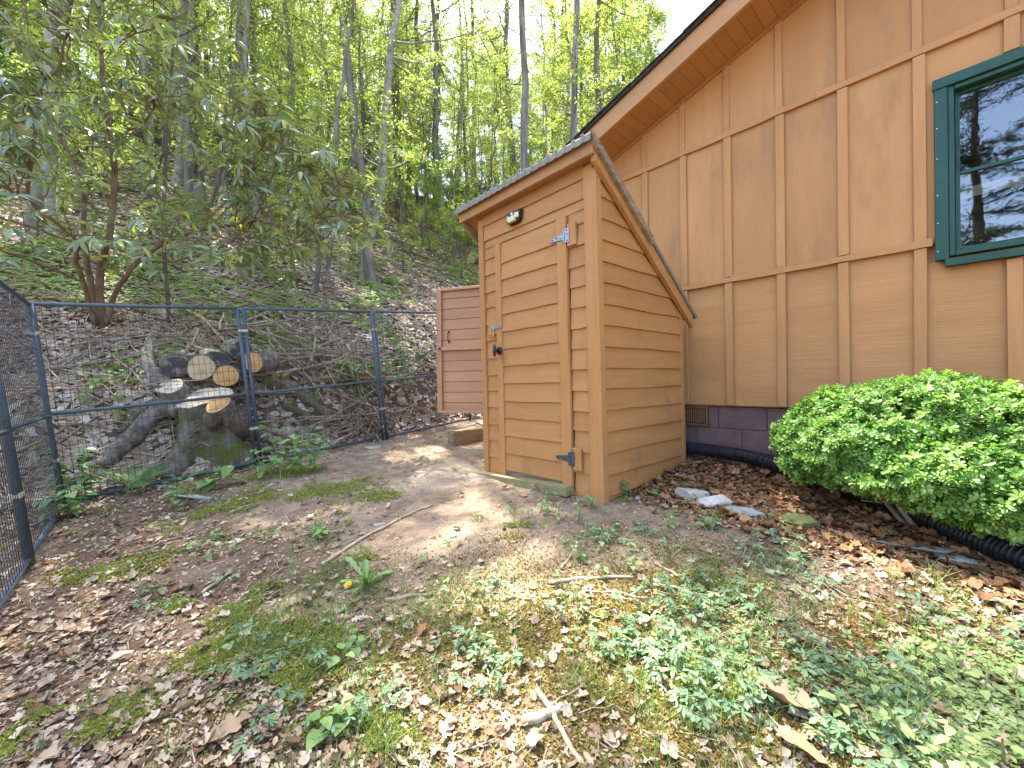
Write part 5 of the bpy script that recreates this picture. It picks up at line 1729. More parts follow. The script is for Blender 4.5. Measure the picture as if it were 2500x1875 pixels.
# trees that stand outside the picture: their crowns shade the yard, one conifer shows in the window
def conifer(base, h, seed, label, r0=0.17):
    rng = R_(seed)
    root = empty('conifer', base)
    tag(root, label, 'tree')
    tb = MB()
    tr = np.stack([np.cumsum(rng.normal(0, .03, 14)), np.cumsum(rng.normal(0, .03, 14)), np.linspace(-.2, h, 14)], 1)
    v, f = tube(tr, r0 * (1 - 0.9 * np.linspace(0, 1, 14)), 10, False); tb.add(v, f)
    Ps, Ds = [], []
    for z in np.sort(rng.uniform(0.14, 0.98, 90)):
        i = min(int(z * 13), 12)
        p = tr[i] + (tr[i + 1] - tr[i]) * (z * 13 - i)
        az = rng.uniform(0, 6.28)
        L = (3.4 * (1 - z) + 0.5) * rng.uniform(.6, 1.1)
        P = limb(rng, p, (math.cos(az), math.sin(az), 0.12), L, 6, 0.06, -0.03)
        v, f = tube(P, np.linspace(0.035, 0.006, 7) * (1.2 - z), 4, False); tb.add(v, f)
        n = int(L * 110)
        t = rng.uniform(0.18, 1, n) * 5.99
        i0 = t.astype(int); fr = (t - i0)[:, None]
        q = P[i0] * (1 - fr) + P[i0 + 1] * fr
        Ps.append(q + rng.normal(0, .12, (n, 3)) * np.array([1, 1, .35]))
    obj('trunk', tb.mesh('trunk', M['bark_dark'], True, fix=False), root)
    P = np.concatenate(Ps)
    n = len(P)
    nv = np.array([(0, 0, 0), (0.5, 0.11, 0), (1, 0, -.08), (0.5, -0.11, 0)])
    Mx = frames(rng, n, 0.3, 0.16 * rng.uniform(.6, 1.3, n))
    obj('crown', mesh_of_copies('crown', nv, [np.array([(0, 2, 1), (0, 3, 2)])], Mx, P, M['needle'], rng), root)
conifer((-5.3, -4.9, gz(-5.3, -4.9)), 11, 301, 'dark conifer standing behind the yard, mirrored in the house window')
b = hit(1300, 440)
conifer((b[0], b[1], b[2]), 9, 302, 'feathery dark hemlock on the slope beyond the shed roof', 0.10)

# ------------------------------------------------------------------ the big rhododendron behind the fence corner
def bent_leaf(L, W, droop, fold, n=5, width=None):
    """an elongated leaf along x, with midrib fold and droop"""
    t = np.linspace(0, 1, n)
    w = W * np.sin(np.pi * (0.06 + 0.94 * t) ** 0.85) ** 0.8 if width is None else W * width(t)
    w[-1] = 0.02 * W
    w[0] = 0.06 * W
    x = L * t * (1 - 0.12 * droop * t)
    z = -L * droop * t ** 2 * 0.5
    V = []
    for i in range(n):
        V += [(x[i], w[i], z[i] + fold * w[i]), (x[i], 0, z[i]), (x[i], -w[i], z[i] + fold * w[i])]
    F = []
    for i in range(n - 1):
        a = i * 3
        F += [(a, a + 1, a + 4, a + 3), (a + 1, a + 2, a + 5, a + 4)]
    return np.array(V), np.array(F)

def rhododendron():
    rng = R_(501)
    base = hit(245, 800)
    root = empty('rhododendron', base)
    tag(root, 'large rhododendron with reddish crooked stems and drooping leathery leaves above the fence corner', 'shrub')
    o = np.array(base)
    Yb = base[1]
    def px(lst):
        P = np.array([at(a, b, Yb + dy) for a, b, dy in lst])
        tt = np.linspace(0, len(P) - 1, 5 * (len(P) - 1) + 1)
        Q = np.stack([np.interp(tt, np.arange(len(P)), P[:, k]) for k in range(3)], 1)
        for k in range(3):
            Q[1:-1, k] = (Q[:-2, k] + Q[1:-1, k] * 2 + Q[2:, k]) / 4
        return Q + np.concatenate([np.zeros((1, 3)), rng.normal(0, 0.006, (len(Q) - 1, 3))])
    stems = [
        ([(240, 800, 0), (225, 700, 0), (212, 640, 0), (205, 560, .1), (205, 480, .2), (190, 430, .3), (160, 350, .4), (140, 280, .5)], .055, .016),
        ([(250, 800, 0), (240, 660, -.05), (268, 580, -.1), (278, 470, -.1), (280, 400, -.1), (262, 290, -.15), (252, 200, -.2), (246, 130, -.25), (240, 20, -.3)], .058, .024),
        ([(262, 790, -.05), (275, 725, -.1), (330, 640, -.2), (400, 590, -.3), (480, 565, -.35), (545, 550, -.4), (620, 540, -.45), (690, 552, -.45), (740, 555, -.5)], .045, .012),
        ([(232, 790, -.1), (205, 690, -.2), (185, 640, -.3), (190, 590, -.35), (150, 555, -.4), (65, 485, -.6), (0, 450, -.8)], .042, .018),
        ([(65, 485, -.6), (78, 380, -.7), (88, 270, -.75), (105, 200, -.8), (150, 160, -.85), (165, 60, -.9), (180, -20, -.95)], .026, .012),
        ([(280, 360, -.1), (215, 355, .1), (172, 385, .3), (140, 330, .5)], .022, .010),
        ([(282, 345, -.1), (330, 305, -.2), (365, 285, -.3), (385, 235, -.4)], .020, .009),
        ([(330, 640, -.2), (420, 640, -.3), (520, 615, -.3), (600, 570, -.35), (640, 500, -.4), (665, 420, -.45), (690, 380, -.5)], .022, .008),
        ([(205, 690, -.2), (110, 650, -.5), (0, 610, -.9)], .022, .012),
        ([(240, 20, -.3), (300, -60, -.5), (400, -120, -.8)], .02, .01),
        ([(0, 530, -.7), (80, 555, -.5), (200, 600, -.3)], .016, .02),
        ([(480, 565, -.35), (560, 480, -.3), (610, 420, -.4), (640, 330, -.4), (650, 270, -.5)], .016, .007),
        ([(246, 130, -.25), (300, 95, -.4), (390, 60, -.6), (470, 20, -.9)], .016, .008),
        ([(165, 60, -.9), (120, 20, -1.1), (40, -30, -1.4)], .012, .007),
        ([(740, 555, -.5), (790, 520, -.5), (830, 450, -.55)], .011, .006),
        ([(690, 552, -.45), (760, 590, -.5), (800, 580, -.55)], .009, .005),
    ]
    ends, bones = [], []
    for k, (lst, r0, r1) in enumerate(stems):
        P = px(lst)
        rr = np.linspace(r0 * .74, r1 * .85, len(P)) * (1 + rng.normal(0, .06, len(P)))
        v, f = tube(P - o, rr, 9, True, 1 + rng.normal(0, .05, (len(P), 9)))
        MB().add(v, f).build('stem', M['bark_red'], root, smooth=True)
        bones.append(P)
    # twigs and whorls
    tw = MB()
    whorls = []
    def twig(p, d, L, r):
        P = limb(rng, p, d, L, 5, 0.16, 0.02)
        v, f = tube(P - o, np.linspace(r, 0.0035, 6), 5, False)
        tw.add(v, f)
        whorls.append((P[-1], P[-1] - P[-2]))
        return P
    wts = [1.2, 1.6, 1.6, 1.2, 1.6, .7, 1.0, 2.0, .9, .8, .6, 1.7, 1.3, 1.0, 1.2, 1.0]
    for bi, B in enumerate(bones):
        n = int(len(B) * 0.24 * wts[bi])
        for _ in range(n):
            i = int(rng.uniform(0.3, 1.0) * (len(B) - 1))
            d = rng.normal(0, 1, 3); d[2] = abs(d[2]) * 0.5 + 0.05
            d[0] += 0.35; d[1] -= 0.2
            P = twig(B[i], d, rng.uniform(0.3, 0.9), 0.008)
            for _ in range(rng.integers(0, 3)):
                d2 = (P[-1] - P[-3]) / np.linalg.norm(P[-1] - P[-3]) + rng.normal(0, .7, 3)
                twig(P[rng.integers(2, 5)], d2, rng.uniform(0.15, 0.45), 0.005)
        twig(B[-1], B[-1] - B[-3], 0.25, 0.006)
    # extra foliage masses where the photograph shows them
    for (a, b, n, s, dy) in ((80, 120, 14, .5, -1.0), (60, 260, 12, .45, -.9), (170, 300, 8, .35, -.6), (90, 400, 10, .45, -.8), (640, 330, 12, .45, -.4), (730, 400, 14, .45, -.5), (820, 430, 8, .3, -.5), (620, 610, 8, .35, -.4), (750, 600, 7, .3, -.5), (300, 560, 3, .25, -.4), (250, 60, 8, .5, -.7), (420, 200, 7, .4, -.5), (560, 330, 7, .4, -.4), (40, 540, 5, .4, -.9)):
        c = at(a, b, Yb + dy)
        for _ in range(int(n * .85)):
            e = c + rng.normal(0, s, 3) * np.array([1, .8, .75])
            # start each twig from the nearest stem
            allp = np.concatenate(bones)
            j = int(np.argmin(((allp - e) ** 2).sum(1) + rng.random(len(allp)) * .3))
            p = allp[j]
            L = np.linalg.norm(e - p)
            P = wander(p, e, 7, 0.03 * L + .004, rng, -0.03 * L)
            v, f = tube(P - o, np.linspace(0.008, 0.0035, 7), 5, False)
            tw.add(v, f)
            whorls.append((P[-1], P[-1] - P[-2]))
            for _ in range(2):
                d2 = rng.normal(0, 1, 3) * .8 + (P[-1] - P[-3]) / (np.linalg.norm(P[-1] - P[-3]) + 1e-6)
                twig(P[rng.integers(3, 6)], d2, rng.uniform(0.15, 0.4), 0.005)
    obj('twigs', tw.mesh('twigs', M['bark_red'], True, fix=False), root)['kind'] = 'stuff'
    tmpl = [bent_leaf(1, 0.13, d, f_, 6) for d, f_ in ((0.5, 0.35), (0.9, 0.45), (0.25, 0.25))]
    Ms = [[], [], []]; Ts = [[], [], []]
    for (p, d) in whorls:
        d = d / (np.linalg.norm(d) + 1e-9)
        d = d * 0.5 + np.array([0, 0, 0.75]); d /= np.linalg.norm(d)
        x = np.cross(d, [0.3, 0.9, 0.1]); x /= np.linalg.norm(x); y = np.cross(d, x)
        n = int(rng.integers(5, 9))
        a0 = rng.uniform(0, 6.28)
        drp = rng.uniform(-0.75, 0.25)
        for i in range(n):
            a = a0 + i * 6.283 / n + rng.normal(0, .2)
            out = x * math.cos(a) + y * math.sin(a)
            lx = out + d * (drp + rng.normal(0, .18)); lx /= np.linalg.norm(lx)
            ly = np.cross(d, lx); ly /= np.linalg.norm(ly)
            tw_ = rng.normal(0, .3)
            lz = np.cross(lx, ly)
            ly, lz = ly * math.cos(tw_) + lz * math.sin(tw_), lz * math.cos(tw_) - ly * math.sin(tw_)
            s = rng.uniform(0.13, 0.21)
            k = int(rng.integers(0, 3))
            Ms[k].append(np.stack([lx, ly, lz], 1) * s); Ts[k].append(p - o + lx * 0.008)
    Ms = [np.array(m) for m in Ms]; Ts = [np.array(t) for t in Ts]
    # the 300 leaves that show largest are parts, the rest one mass
    cen = [np.einsum('nij,j->ni', m, [0.5, 0, 0]) + t + o for m, t in zip(Ms, Ts)]
    sc = []
    for k in range(3):
        c = cen[k]; u = c[:, 0] / c[:, 1]; w = (c[:, 2] - CZ) / c[:, 1]
        vis = (np.abs(u) < 1.22) & (np.abs(w) < 0.91)
        ar = np.abs(Ms[k][:, 1, 2]) * 0.7 + 0.3
        size = np.linalg.norm(Ms[k][:, :, 0], axis=1)
        sc.append(np.where(vis, size / c[:, 1] * ar, 0))
    allsc = np.concatenate(sc)
    cut = np.sort(allsc)[-300]
    V_, F_, R__ , off = [], [], [], 0
    for k in range(3):
        tv, tf = tmpl[k]
        lm = mesh_np('leaf', tv, tf, M['leaf_rhodo'], True)
        big = sc[k] >= cut
        for m, t in zip(Ms[k][big], Ts[k][big]):
            lo = obj('leaf', lm, root)
            m4 = Matrix.Identity(4)
            for r in range(3):
                for c in range(3): m4[r][c] = float(m[r, c])
                m4[r][3] = float(t[r])
            lo.matrix_basis = m4
        v, fs, kk = bake(tv, [tf], Ms[k][~big], Ts[k][~big])
        V_.append(v); F_.append(fs[0] + off); off += len(v)
        R__.append(np.repeat(rng.random((~big).sum()), kk[0]))
    fo = obj('foliage', mesh_np('foliage', np.concatenate(V_), np.concatenate(F_), M['leaf_rhodo'], True, np.concatenate(R__)), root)
    fo['kind'] = 'stuff'
    return len(whorls)
print('whorls', rhododendron())

def sapling():
    """the thin straight stem that rises in front of the rhododendron"""
    rng = R_(520)
    b = hit(415, 790)
    Y = b[1] - 0.0
    P = np.array([b - np.array([0, 0, .1])] + [at(x, y, Y - 0.1) for x, y in ((403, 650), (398, 540), (404, 400), (412, 280), (420, 150), (432, 0), (440, -120))])
    root = empty('sapling', b)
    tag(root, 'thin straight bare stemmed sapling rising past the thickest trunk', 'sapling')
    o = np.array(b)
    tt = np.linspace(0, 7, 36)
    Q = np.stack([np.interp(tt, np.arange(8), P[:, k]) for k in range(3)], 1)
    m = MB(); m.tube(Q - o, np.linspace(.026, .014, 36), 8); m.build('trunk', M['bark_dark'], root, smooth=True)
    br = MB()
    tips = []
    for (y, ex, ey, L) in ((150, 250, 10, 1), (320, 260, 95, 1), (160, 350, 60, 1), (280, 520, 300, 1), (90, 520, 40, 1), (430, 300, 330, 1)):
        i = int(np.argmin(np.abs(937.5 - (Q[:, 2] - CZ) / Q[:, 1] * FPX - y)))
        e = at(ex, ey, Y - 0.5)
        B = wander(Q[i], e, 10, 0.012, rng, 0.05)
        br.tube(B - o, np.linspace(.010, .004, 10), 5, False)
        tips += [B[k] for k in range(4, 10)]
    br.build('branch', M['bark_dark'], root)
    tips = np.array(tips)
    n = 160
    T = tips[rng.integers(0, len(tips), n)] + rng.normal(0, .12, (n, 3)) - o
    Mx = frames(rng, n, .4, .075 * rng.uniform(.6, 1.2, n))
    obj('crown', mesh_of_copies('crown', LEAF_V, LEAF_F, Mx, T, M['leaf_under'], rng), root)
sapling()

# ------------------------------------------------------------------ the rounded green shrub by the wall
def bush():
    rng = R_(601)
    b = hit(2250, 1290)
    root = empty('shrub', b)
    tag(root, 'rounded bright green small leaved shrub against the house wall', 'shrub')
    g = b[2]
    # lobes of the crown: (x along the wall, y toward the wall, z, rx, ry, rz)
    ex = np.array([-U[0], -U[1], 0]); ey = np.array([V[0], V[1], 0]); ez = np.array([0, 0, 1.0])
    lobes = [(-0.30, 0.10, .50, .46, .42, .31), (0.02, 0.06, .60, .46, .46, .29), (0.32, 0.05, .54, .46, .46, .29), (-0.42, 0.02, .40, .32, .34, .25), (0.10, -0.22, .38, .46, .34, .25), (0.48, -0.12, .38, .42, .40, .26), (-0.18, -0.18, .44, .36, .30, .26), (0.74, 0.05, .42, .4, .42, .26), (-0.55, 0.16, .34, .2, .26, .17), (0.32, -0.34, .27, .28, .22, .17)]
    lo = np.array(lobes) * 0.93
    nS = 10500
    pts, nrm = [], []
    w = lo[:, 3] * lo[:, 4]
    w = w / w.sum()
    while len(pts) < nS:
        k = rng.choice(len(lo), p=w)
        d = rng.normal(0, 1, 3); d /= np.linalg.norm(d)
        if d[2] < -0.75: continue
        L = lo[k]
        # bumpy surface: clumps of shoots
        q = np.array([math.atan2(d[1], d[0]) * 2.2, d[2] * 3.2])
        bump = 0.78 + 0.46 * float(fbm(np.array([q[0] + k * 7]), np.array([q[1]]), 600 + k, 3)[0])
        rr = bump * (1 - abs(rng.normal(0, 0.10)))
        p = L[:3] + d * L[3:6] * rr
        # inside another lobe: mostly hidden, skip
        s = (((p - lo[:, :3]) / lo[:, 3:6]) ** 2).sum(1)
        s[k] = 9
        if s.min() < 0.55: continue
        if p[2] < 0.06: continue
        pts.append(p); nrm.append(d / L[3:6] / np.linalg.norm(d / L[3:6]))
    pts, nrm = np.array(pts), np.array(nrm)
    B = np.stack([ex, ey, ez], 1)
    P = pts @ B.T
    Nn = nrm @ B.T
    # sprig: a whorl of small blunt leaves at the end of a shoot
    def sprig(seed):
        r2 = R_(seed)
        V_, F_ = [], []
        for ring, (n, el, z, s) in enumerate(((5, 0.25, 0.0, 1.0), (4, 0.75, 0.25, 0.85), (3, 0.1, -0.35, .95))):
            for i in range(n):
                a = i * 6.283 / n + ring * 0.6 + r2.normal(0, .15)
                e = el + r2.normal(0, .12)
                x = np.array([math.cos(a) * math.cos(e), math.sin(a) * math.cos(e), math.sin(e)])
                y = np.array([-math.sin(a), math.cos(a), 0])
                z_ = np.cross(x, y)
                o = np.array([0, 0, z])
                k = len(V_)
                for (lx, ly, lz) in ((0.05, 0, 0), (0.55, .24, .04), (0.9, .20, .0), (1.0, 0, -.05), (0.9, -.20, .0), (0.55, -.24, .04)):
                    V_.append(o + (x * lx + y * ly + z_ * lz) * s)
                F_ += [(k, k + 3, k + 2, k + 1), (k, k + 5, k + 4, k + 3)]
        return np.array(V_), np.array(F_)
    sp = [sprig(s) for s in (1, 2, 3)]
    ax = Nn * 0.75 + np.array([0, 0, 0.45]) + rng.normal(0, .35, Nn.shape)
    ax /= np.linalg.norm(ax, axis=1)[:, None]
    t = np.cross(ax, rng.normal(0, 1, ax.shape)); t /= np.linalg.norm(t, axis=1)[:, None]
    bt = np.cross(ax, t)
    size = 0.030 * rng.uniform(.7, 1.25, len(P))
    Mx = np.stack([t, bt, ax], 2) * size[:, None, None]
    kk = rng.integers(0, 3, len(P))
    world_p = P + np.array(b)
    u = world_p[:, 0] / world_p[:, 1]; wv = (world_p[:, 2] - CZ) / world_p[:, 1]
    dist = np.linalg.norm(world_p - np.array([0, 0, CZ]), axis=1)
    facing = -((world_p - np.array([0, 0, CZ])) / dist[:, None] * Nn).sum(1)
    score = np.where((np.abs(u) < 1.2) & (facing > 0.3), size / dist, 0)
    cut = np.sort(score)[-300]
    V_, F_, R__, off = [], [], [], 0
    for k in range(3):
        tv, tf = sp[k]
        me = mesh_np('sprig', tv, tf, M['leaf_bush'], False)
        sel = (kk == k) & (score >= cut)
        for m, p in zip(Mx[sel], P[sel]):
            o_ = obj('sprig', me, root)
            m4 = Matrix.Identity(4)
            for r in range(3):
                for c in range(3): m4[r][c] = float(m[r, c])
                m4[r][3] = float(p[r])
            o_.matrix_basis = m4
        sel = (kk == k) & (score < cut)
        v, fs, n_ = bake(tv, [tf], Mx[sel], P[sel])
        V_.append(v); F_.append(fs[0] + off); off += len(v)
        R__.append(np.repeat(rng.random(sel.sum()), n_[0]) * .6 + rng.random(sel.sum() * n_[0]) * .4)
    fo = obj('foliage', mesh_np('foliage', np.concatenate(V_), np.concatenate(F_), M['leaf_bush'], False, np.concatenate(R__)), root)
    fo['kind'] = 'stuff'
    # stems
    for i in range(9):
        a = i * 6.283 / 9
        e = np.array([math.cos(a) * .36, math.sin(a) * .26, .42 + .1 * rng.random()])
        e = e @ B.T
        Pp = wander((math.cos(a) * .04, math.sin(a) * .04, -.04), e, 8, .012, rng, 0.05)
        m = MB(); m.tube(Pp, np.linspace(.017, .007, 8), 8); m.build('stem', M['bark_pale'], root, smooth=True)
        for _ in range(5):
            j = rng.integers(3, 8)
            d = rng.normal(0, 1, 3); d[2] = abs(d[2])
            Q = limb(rng, Pp[j], d, .3, 4, .2, .03)
            v, f = tube(Q, np.linspace(.006, .003, 5), 4, False)
            MB().add(v, f).build('branch', M['bark_pale'], root)
bush()

# ------------------------------------------------------------------ dead leaves, sticks on the slope, ground plants
def outline_leaf(kind, seed, curl=0.3):
    """a lobed dead leaf lying roughly in the xy plane, length about 1, curled"""
    rng = R_(seed)
    if kind == 'oak':
        half = [(0.0, .03), (.12, .06), (.2, .22), (.3, .26), (.36, .12), (.46, .14), (.55, .34), (.66, .33), (.68, .16), (.76, .16), (.86, .24), (.93, .14), (1.0, .0)]
    elif kind == 'maple':
        half = [(0.0, .02), (.05, .05), (.02, .30), (.16, .28), (.22, .20), (.36, .46), (.46, .50), (.50, .36), (.58, .22), (.70, .26), (.78, .20), (.82, .10), (1.0, .0)]
    elif kind == 'tulip':
        half = [(0.0, .02), (.02, .2), (.12, .36), (.28, .38), (.40, .26), (.56, .34), (.80, .36), (.92, .24), (.88, .0)]
    else:
        half = [(0.0, .02), (.1, .10), (.25, .19), (.45, .235), (.65, .20), (.82, .12), (.93, .05), (1.0, .0)]
    pts = [(x, y) for x, y in half] + [(x, -y) for x, y in half[-2:0:-1]]
    spine = [(x, 0.0) for x in (0.2, 0.4, 0.6, 0.8)]
    V = []
    n = len(pts)
    a, b, c = rng.uniform(-1, 1, 3)
    ph = rng.uniform(0, 6.28)
    def z(x, y):
        return curl * (0.35 * abs(y) * (1 + a * .5) * 1.6 + 0.22 * (x - .5) ** 2 * (1 + b) + 0.05 * math.sin(9 * x + 7 * y + ph) + 0.05 * c * y)
    h = len(half)
    # strips: pair the two sides
    V = []
    for (x, y) in half:
        V += [(x, y, z(x, y)), (x, 0, z(x, 0) - .01), (x, -y * (1 + .1 * a), z(x, -y))]
    F = []
    for i in range(h - 1):
        k = i * 3
        F += [(k, k + 1, k + 4, k + 3), (k + 1, k + 2, k + 5, k + 4)]
    return np.array(V), np.array(F)

def in_view(x, y, mx=0.03):
    u = x / np.maximum(y, 1e-3)
    return (y > 0.75) & (np.abs(u) < 1.28)

SHED_C = SHED + (-U) * (-0.68) + V * 0.62
def blocked(x, y, pad=0.03):
    """inside the shed or the house"""
    lx = (x - SHED[0]) * (-U[0]) + (y - SHED[1]) * (-U[1]); ly = (x - SHED[0]) * V[0] + (y - SHED[1]) * V[1]
    shed_ = (lx > -1.36 - pad) & (lx < 0.03 + pad) & (ly > -0.03 - pad) & (ly < 1.24 + pad)
    return shed_ | ((wall_gap(x, y) < 0.02) & (lx > -2.4))

def sample(n, rng, dens, ylo, yhi, near_bias=1.0, amax=1.3):
    """points of the yard and slope, thinned by a density field"""
    out = []
    got = 0
    for _ in range(60):
        y = ylo + (yhi - ylo) * rng.random(n * 2) ** near_bias
        x = y * rng.uniform(-amax, amax, n * 2)
        keep = (rng.random(n * 2) < dens(x, y)) & ~blocked(x, y)
        out.append(np.stack([x[keep], y[keep]], 1)); got += keep.sum()
        if got >= n: break
    return np.concatenate(out)[:n]

def slope_frames(rng, xy, tilt, size, yaw=None):
    """leaf frames laid on the ground's own slope"""
    x, y = xy[:, 0], xy[:, 1]
    e = 0.05
    gx = (ground0(x + e, y) - ground0(x - e, y)) / (2 * e)
    gy = (ground0(x, y + e) - ground0(x, y - e)) / (2 * e)
    N = len(x)
    nrm = np.stack([-gx, -gy, np.ones(N)], 1) + rng.normal(0, tilt, (N, 3)) * np.array([1, 1, 0])
    nrm /= np.linalg.norm(nrm, axis=1)[:, None]
    yaw = rng.uniform(0, 2 * np.pi, N) if yaw is None else yaw
    t = np.stack([np.cos(yaw), np.sin(yaw), np.zeros(N)], 1)
    t = t - nrm * (t * nrm).sum(1)[:, None]
    t /= np.linalg.norm(t, axis=1)[:, None]
    b = np.cross(nrm, t)
    return np.stack([t, b, nrm], 2) * np.asarray(size).reshape(-1, 1, 1)

def litter():
    rng = R_(701)
    small = [outline_leaf(k, s, c) for k, s, c in (('oval', 1, 1.0), ('maple', 2, .9), ('oak', 3, 1.0), ('tulip', 4, 1.1), ('oval', 5, -.7), ('oak', 6, -.6))]
    def field(name, label, n, dens, ylo, yhi, bias, smin, smax, mat_, tilt, lift, zmax=0.0, templ=small, amax=1.3):
        xy = sample(n, rng, dens, ylo, yhi, bias, amax)
        Vs, Fs, Rs, off = [], [], [], 0
        pick = rng.integers(0, len(templ), len(xy))
        for k, (tv, tf) in enumerate(templ):
            q = xy[pick == k]
            if not len(q): continue
            sz = rng.uniform(smin, smax, len(q))
            Mx = slope_frames(rng, q, tilt, sz)
            T = np.stack([q[:, 0], q[:, 1], ground(q[:, 0], q[:, 1]) + lift + rng.random(len(q)) * zmax], 1)
            c = np.array([0.5, 0, 0])
            T = T - np.einsum('nij,j->ni', Mx, c)
            v, fs, kk = bake(tv, [tf], Mx, T)
            Vs.append(v); Fs.append(fs[0] + off); off += len(v)
            Rs.append(np.repeat(rng.random(len(q)), kk[0]))
        o = obj(name, mesh_np(name, np.concatenate(Vs), np.concatenate(Fs), M[mat_], False, np.concatenate(Rs)))
        tag(o, label, 'leaf litter', kind='stuff')
    yard = lambda x, y: mask_litter(x, y) * (hill_d(x, y) < 0.5) * 0.95
    field('leaf_litter', 'scattered brown dead leaves covering the bare yard soil', 7500, yard, 0.8, 6.5, 1.5, .014, .052, 'litter', .34, .005, .010)
    crumbs = [outline_leaf('oval', s, 1.0) for s in (11, 12)]
    frag = lambda x, y: (0.25 + 0.75 * mask_litter(x, y)) * (hill_d(x, y) < 0.5)
    chip = [(np.array([(0, -.2, 0), (1, -.15, .05), (.9, .25, .0), (.1, .2, .06)]), np.array([(0, 1, 2, 3)])), (np.array([(0, -.1, 0), (1, 0, .1), (.5, .35, .0), (.2, .3, .05)]), np.array([(0, 1, 2, 3)]))]
    field('leaf_crumbs', 'fine crumbled leaf bits strewn on the yard soil', 26000, frag, 0.75, 5.5, 1.6, .006, .024, 'litter', .4, .003, .004, chip)
    rust = lambda x, y: (1 - sstep(0.9, 1.5, wall_gap(x, y))) * (x > 0.9) * (hill_d(x, y) < 0)
    field('rusty_leaf_litter', 'rusty brown dead leaves heaped below the shrub and along the house', 3600, rust, 1.2, 4.6, 1.0, .035, .085, 'litter_rust', .34, .006, .015)
    slope_l = [(np.array([(0, 0, 0), (.4, .25, .06), (1, 0, .02), (.45, -.27, .08)]), np.array([(0, 1, 2, 3)])), (np.array([(0, 0, 0), (.3, .3, .1), (.75, .28, -.02), (1, 0, .1), (.6, -.3, .05), (.2, -.22, .12)]), np.array([(0, 1, 2, 3), (0, 3, 4, 5)]))]
    dens = lambda x, y: (hill_d(x, y) > 0.1) * (0.3 + 0.7 * mask_litter(x, y)) * np.clip(1.2 - hill_d(x, y) / 16, .15, 1)
    field('slope_leaf_litter', 'carpet of pale brown dead leaves on the wooded slope', 42000, dens, 3.0, 20.0, 1.5, .06, .14, 'litter_pale', .3, .01, .03, slope_l, 1.45)
litter()

def near_leaves():
    """single dead leaves that can be picked out near the camera"""
    rng = R_(711)
    mats = [M['litter'], M['litter_rust']]
    kinds_ = [('oak', 21, .8), ('maple', 22, .75), ('tulip', 23, .7), ('oval', 24, .9), ('oak', 25, 1.2), ('maple', 26, 1.2)]
    me = {}
    for i, (k, s, c) in enumerate(kinds_):
        v, f = outline_leaf(k, s, c)
        v = v - np.array([.5, 0, 0])
        for j, mt in enumerate(mats):
            me[(i, j)] = mesh_np('fallen_leaf', v, f, mt, False)
    names = {0: 'lobed', 1: 'broad pointed', 2: 'blunt', 3: 'narrow', 4: 'curled lobed', 5: 'curled pointed'}
    dens = lambda x, y: mask_litter(x, y) * (hill_d(x, y) < 0.2) * 0.9 + 0.02
    xy = sample(190, rng, dens, 0.85, 3.6, 1.1, 1.2)
    xy = xy[in_view(xy[:, 0], xy[:, 1])]
    sz = rng.uniform(.035, .08, len(xy))
    Mx = slope_frames(rng, xy, .22, sz)
    for n, (p, m) in enumerate(zip(xy, Mx)):
        right = wall_gap(p[0], p[1]) < 1.5 and p[0] > 0.8
        i = int(rng.integers(0, 6)); j = 1 if (right and rng.random() < .7) or rng.random() < .06 else 0
        o = obj('fallen_leaf', me[(i, j)])
        m4 = Matrix.Identity(4)
        for r in range(3):
            for c in range(3): m4[r][c] = float(m[r, c])
        m4[0][3], m4[1][3], m4[2][3] = float(p[0]), float(p[1]), gz(p[0], p[1]) + .012
        o.matrix_basis = m4
        side = 'near the house wall' if wall_gap(p[0], p[1]) < 1.9 else ('beside the side fence' if left_gap(p[0], p[1]) < 1.6 else 'on the open yard soil')
        tag(o, '%s %s dead leaf lying %s' % (names[i], 'rusty brown' if j else 'pale brown', side), 'leaf', 'single dead leaves on the ground')
    # the large oak leaf in the right foreground
    for (px, py, s, yaw, lab, k) in ((1920, 1730, .165, 2.5, 'large pale brown lobed oak leaf among the ground cover', 0), (1950, 1850, .13, 2.2, 'long curled reddish brown dead leaf below the large oak leaf', 3), (560, 1800, .13, .9, 'big dark curled dead leaf on the moss', 4), (295, 1620, .085, .6, 'yellowish oval dead leaf on the leaf litter', 3)):
        h = hit(px, py)
        o = obj('fallen_leaf', me[(k, 1 if 'reddish' in lab else 0)], None, (h[0], h[1], h[2] + .025), (.12, -.1, yaw), s)
        tag(o, lab, 'leaf', 'single dead leaves on the ground')
near_leaves()

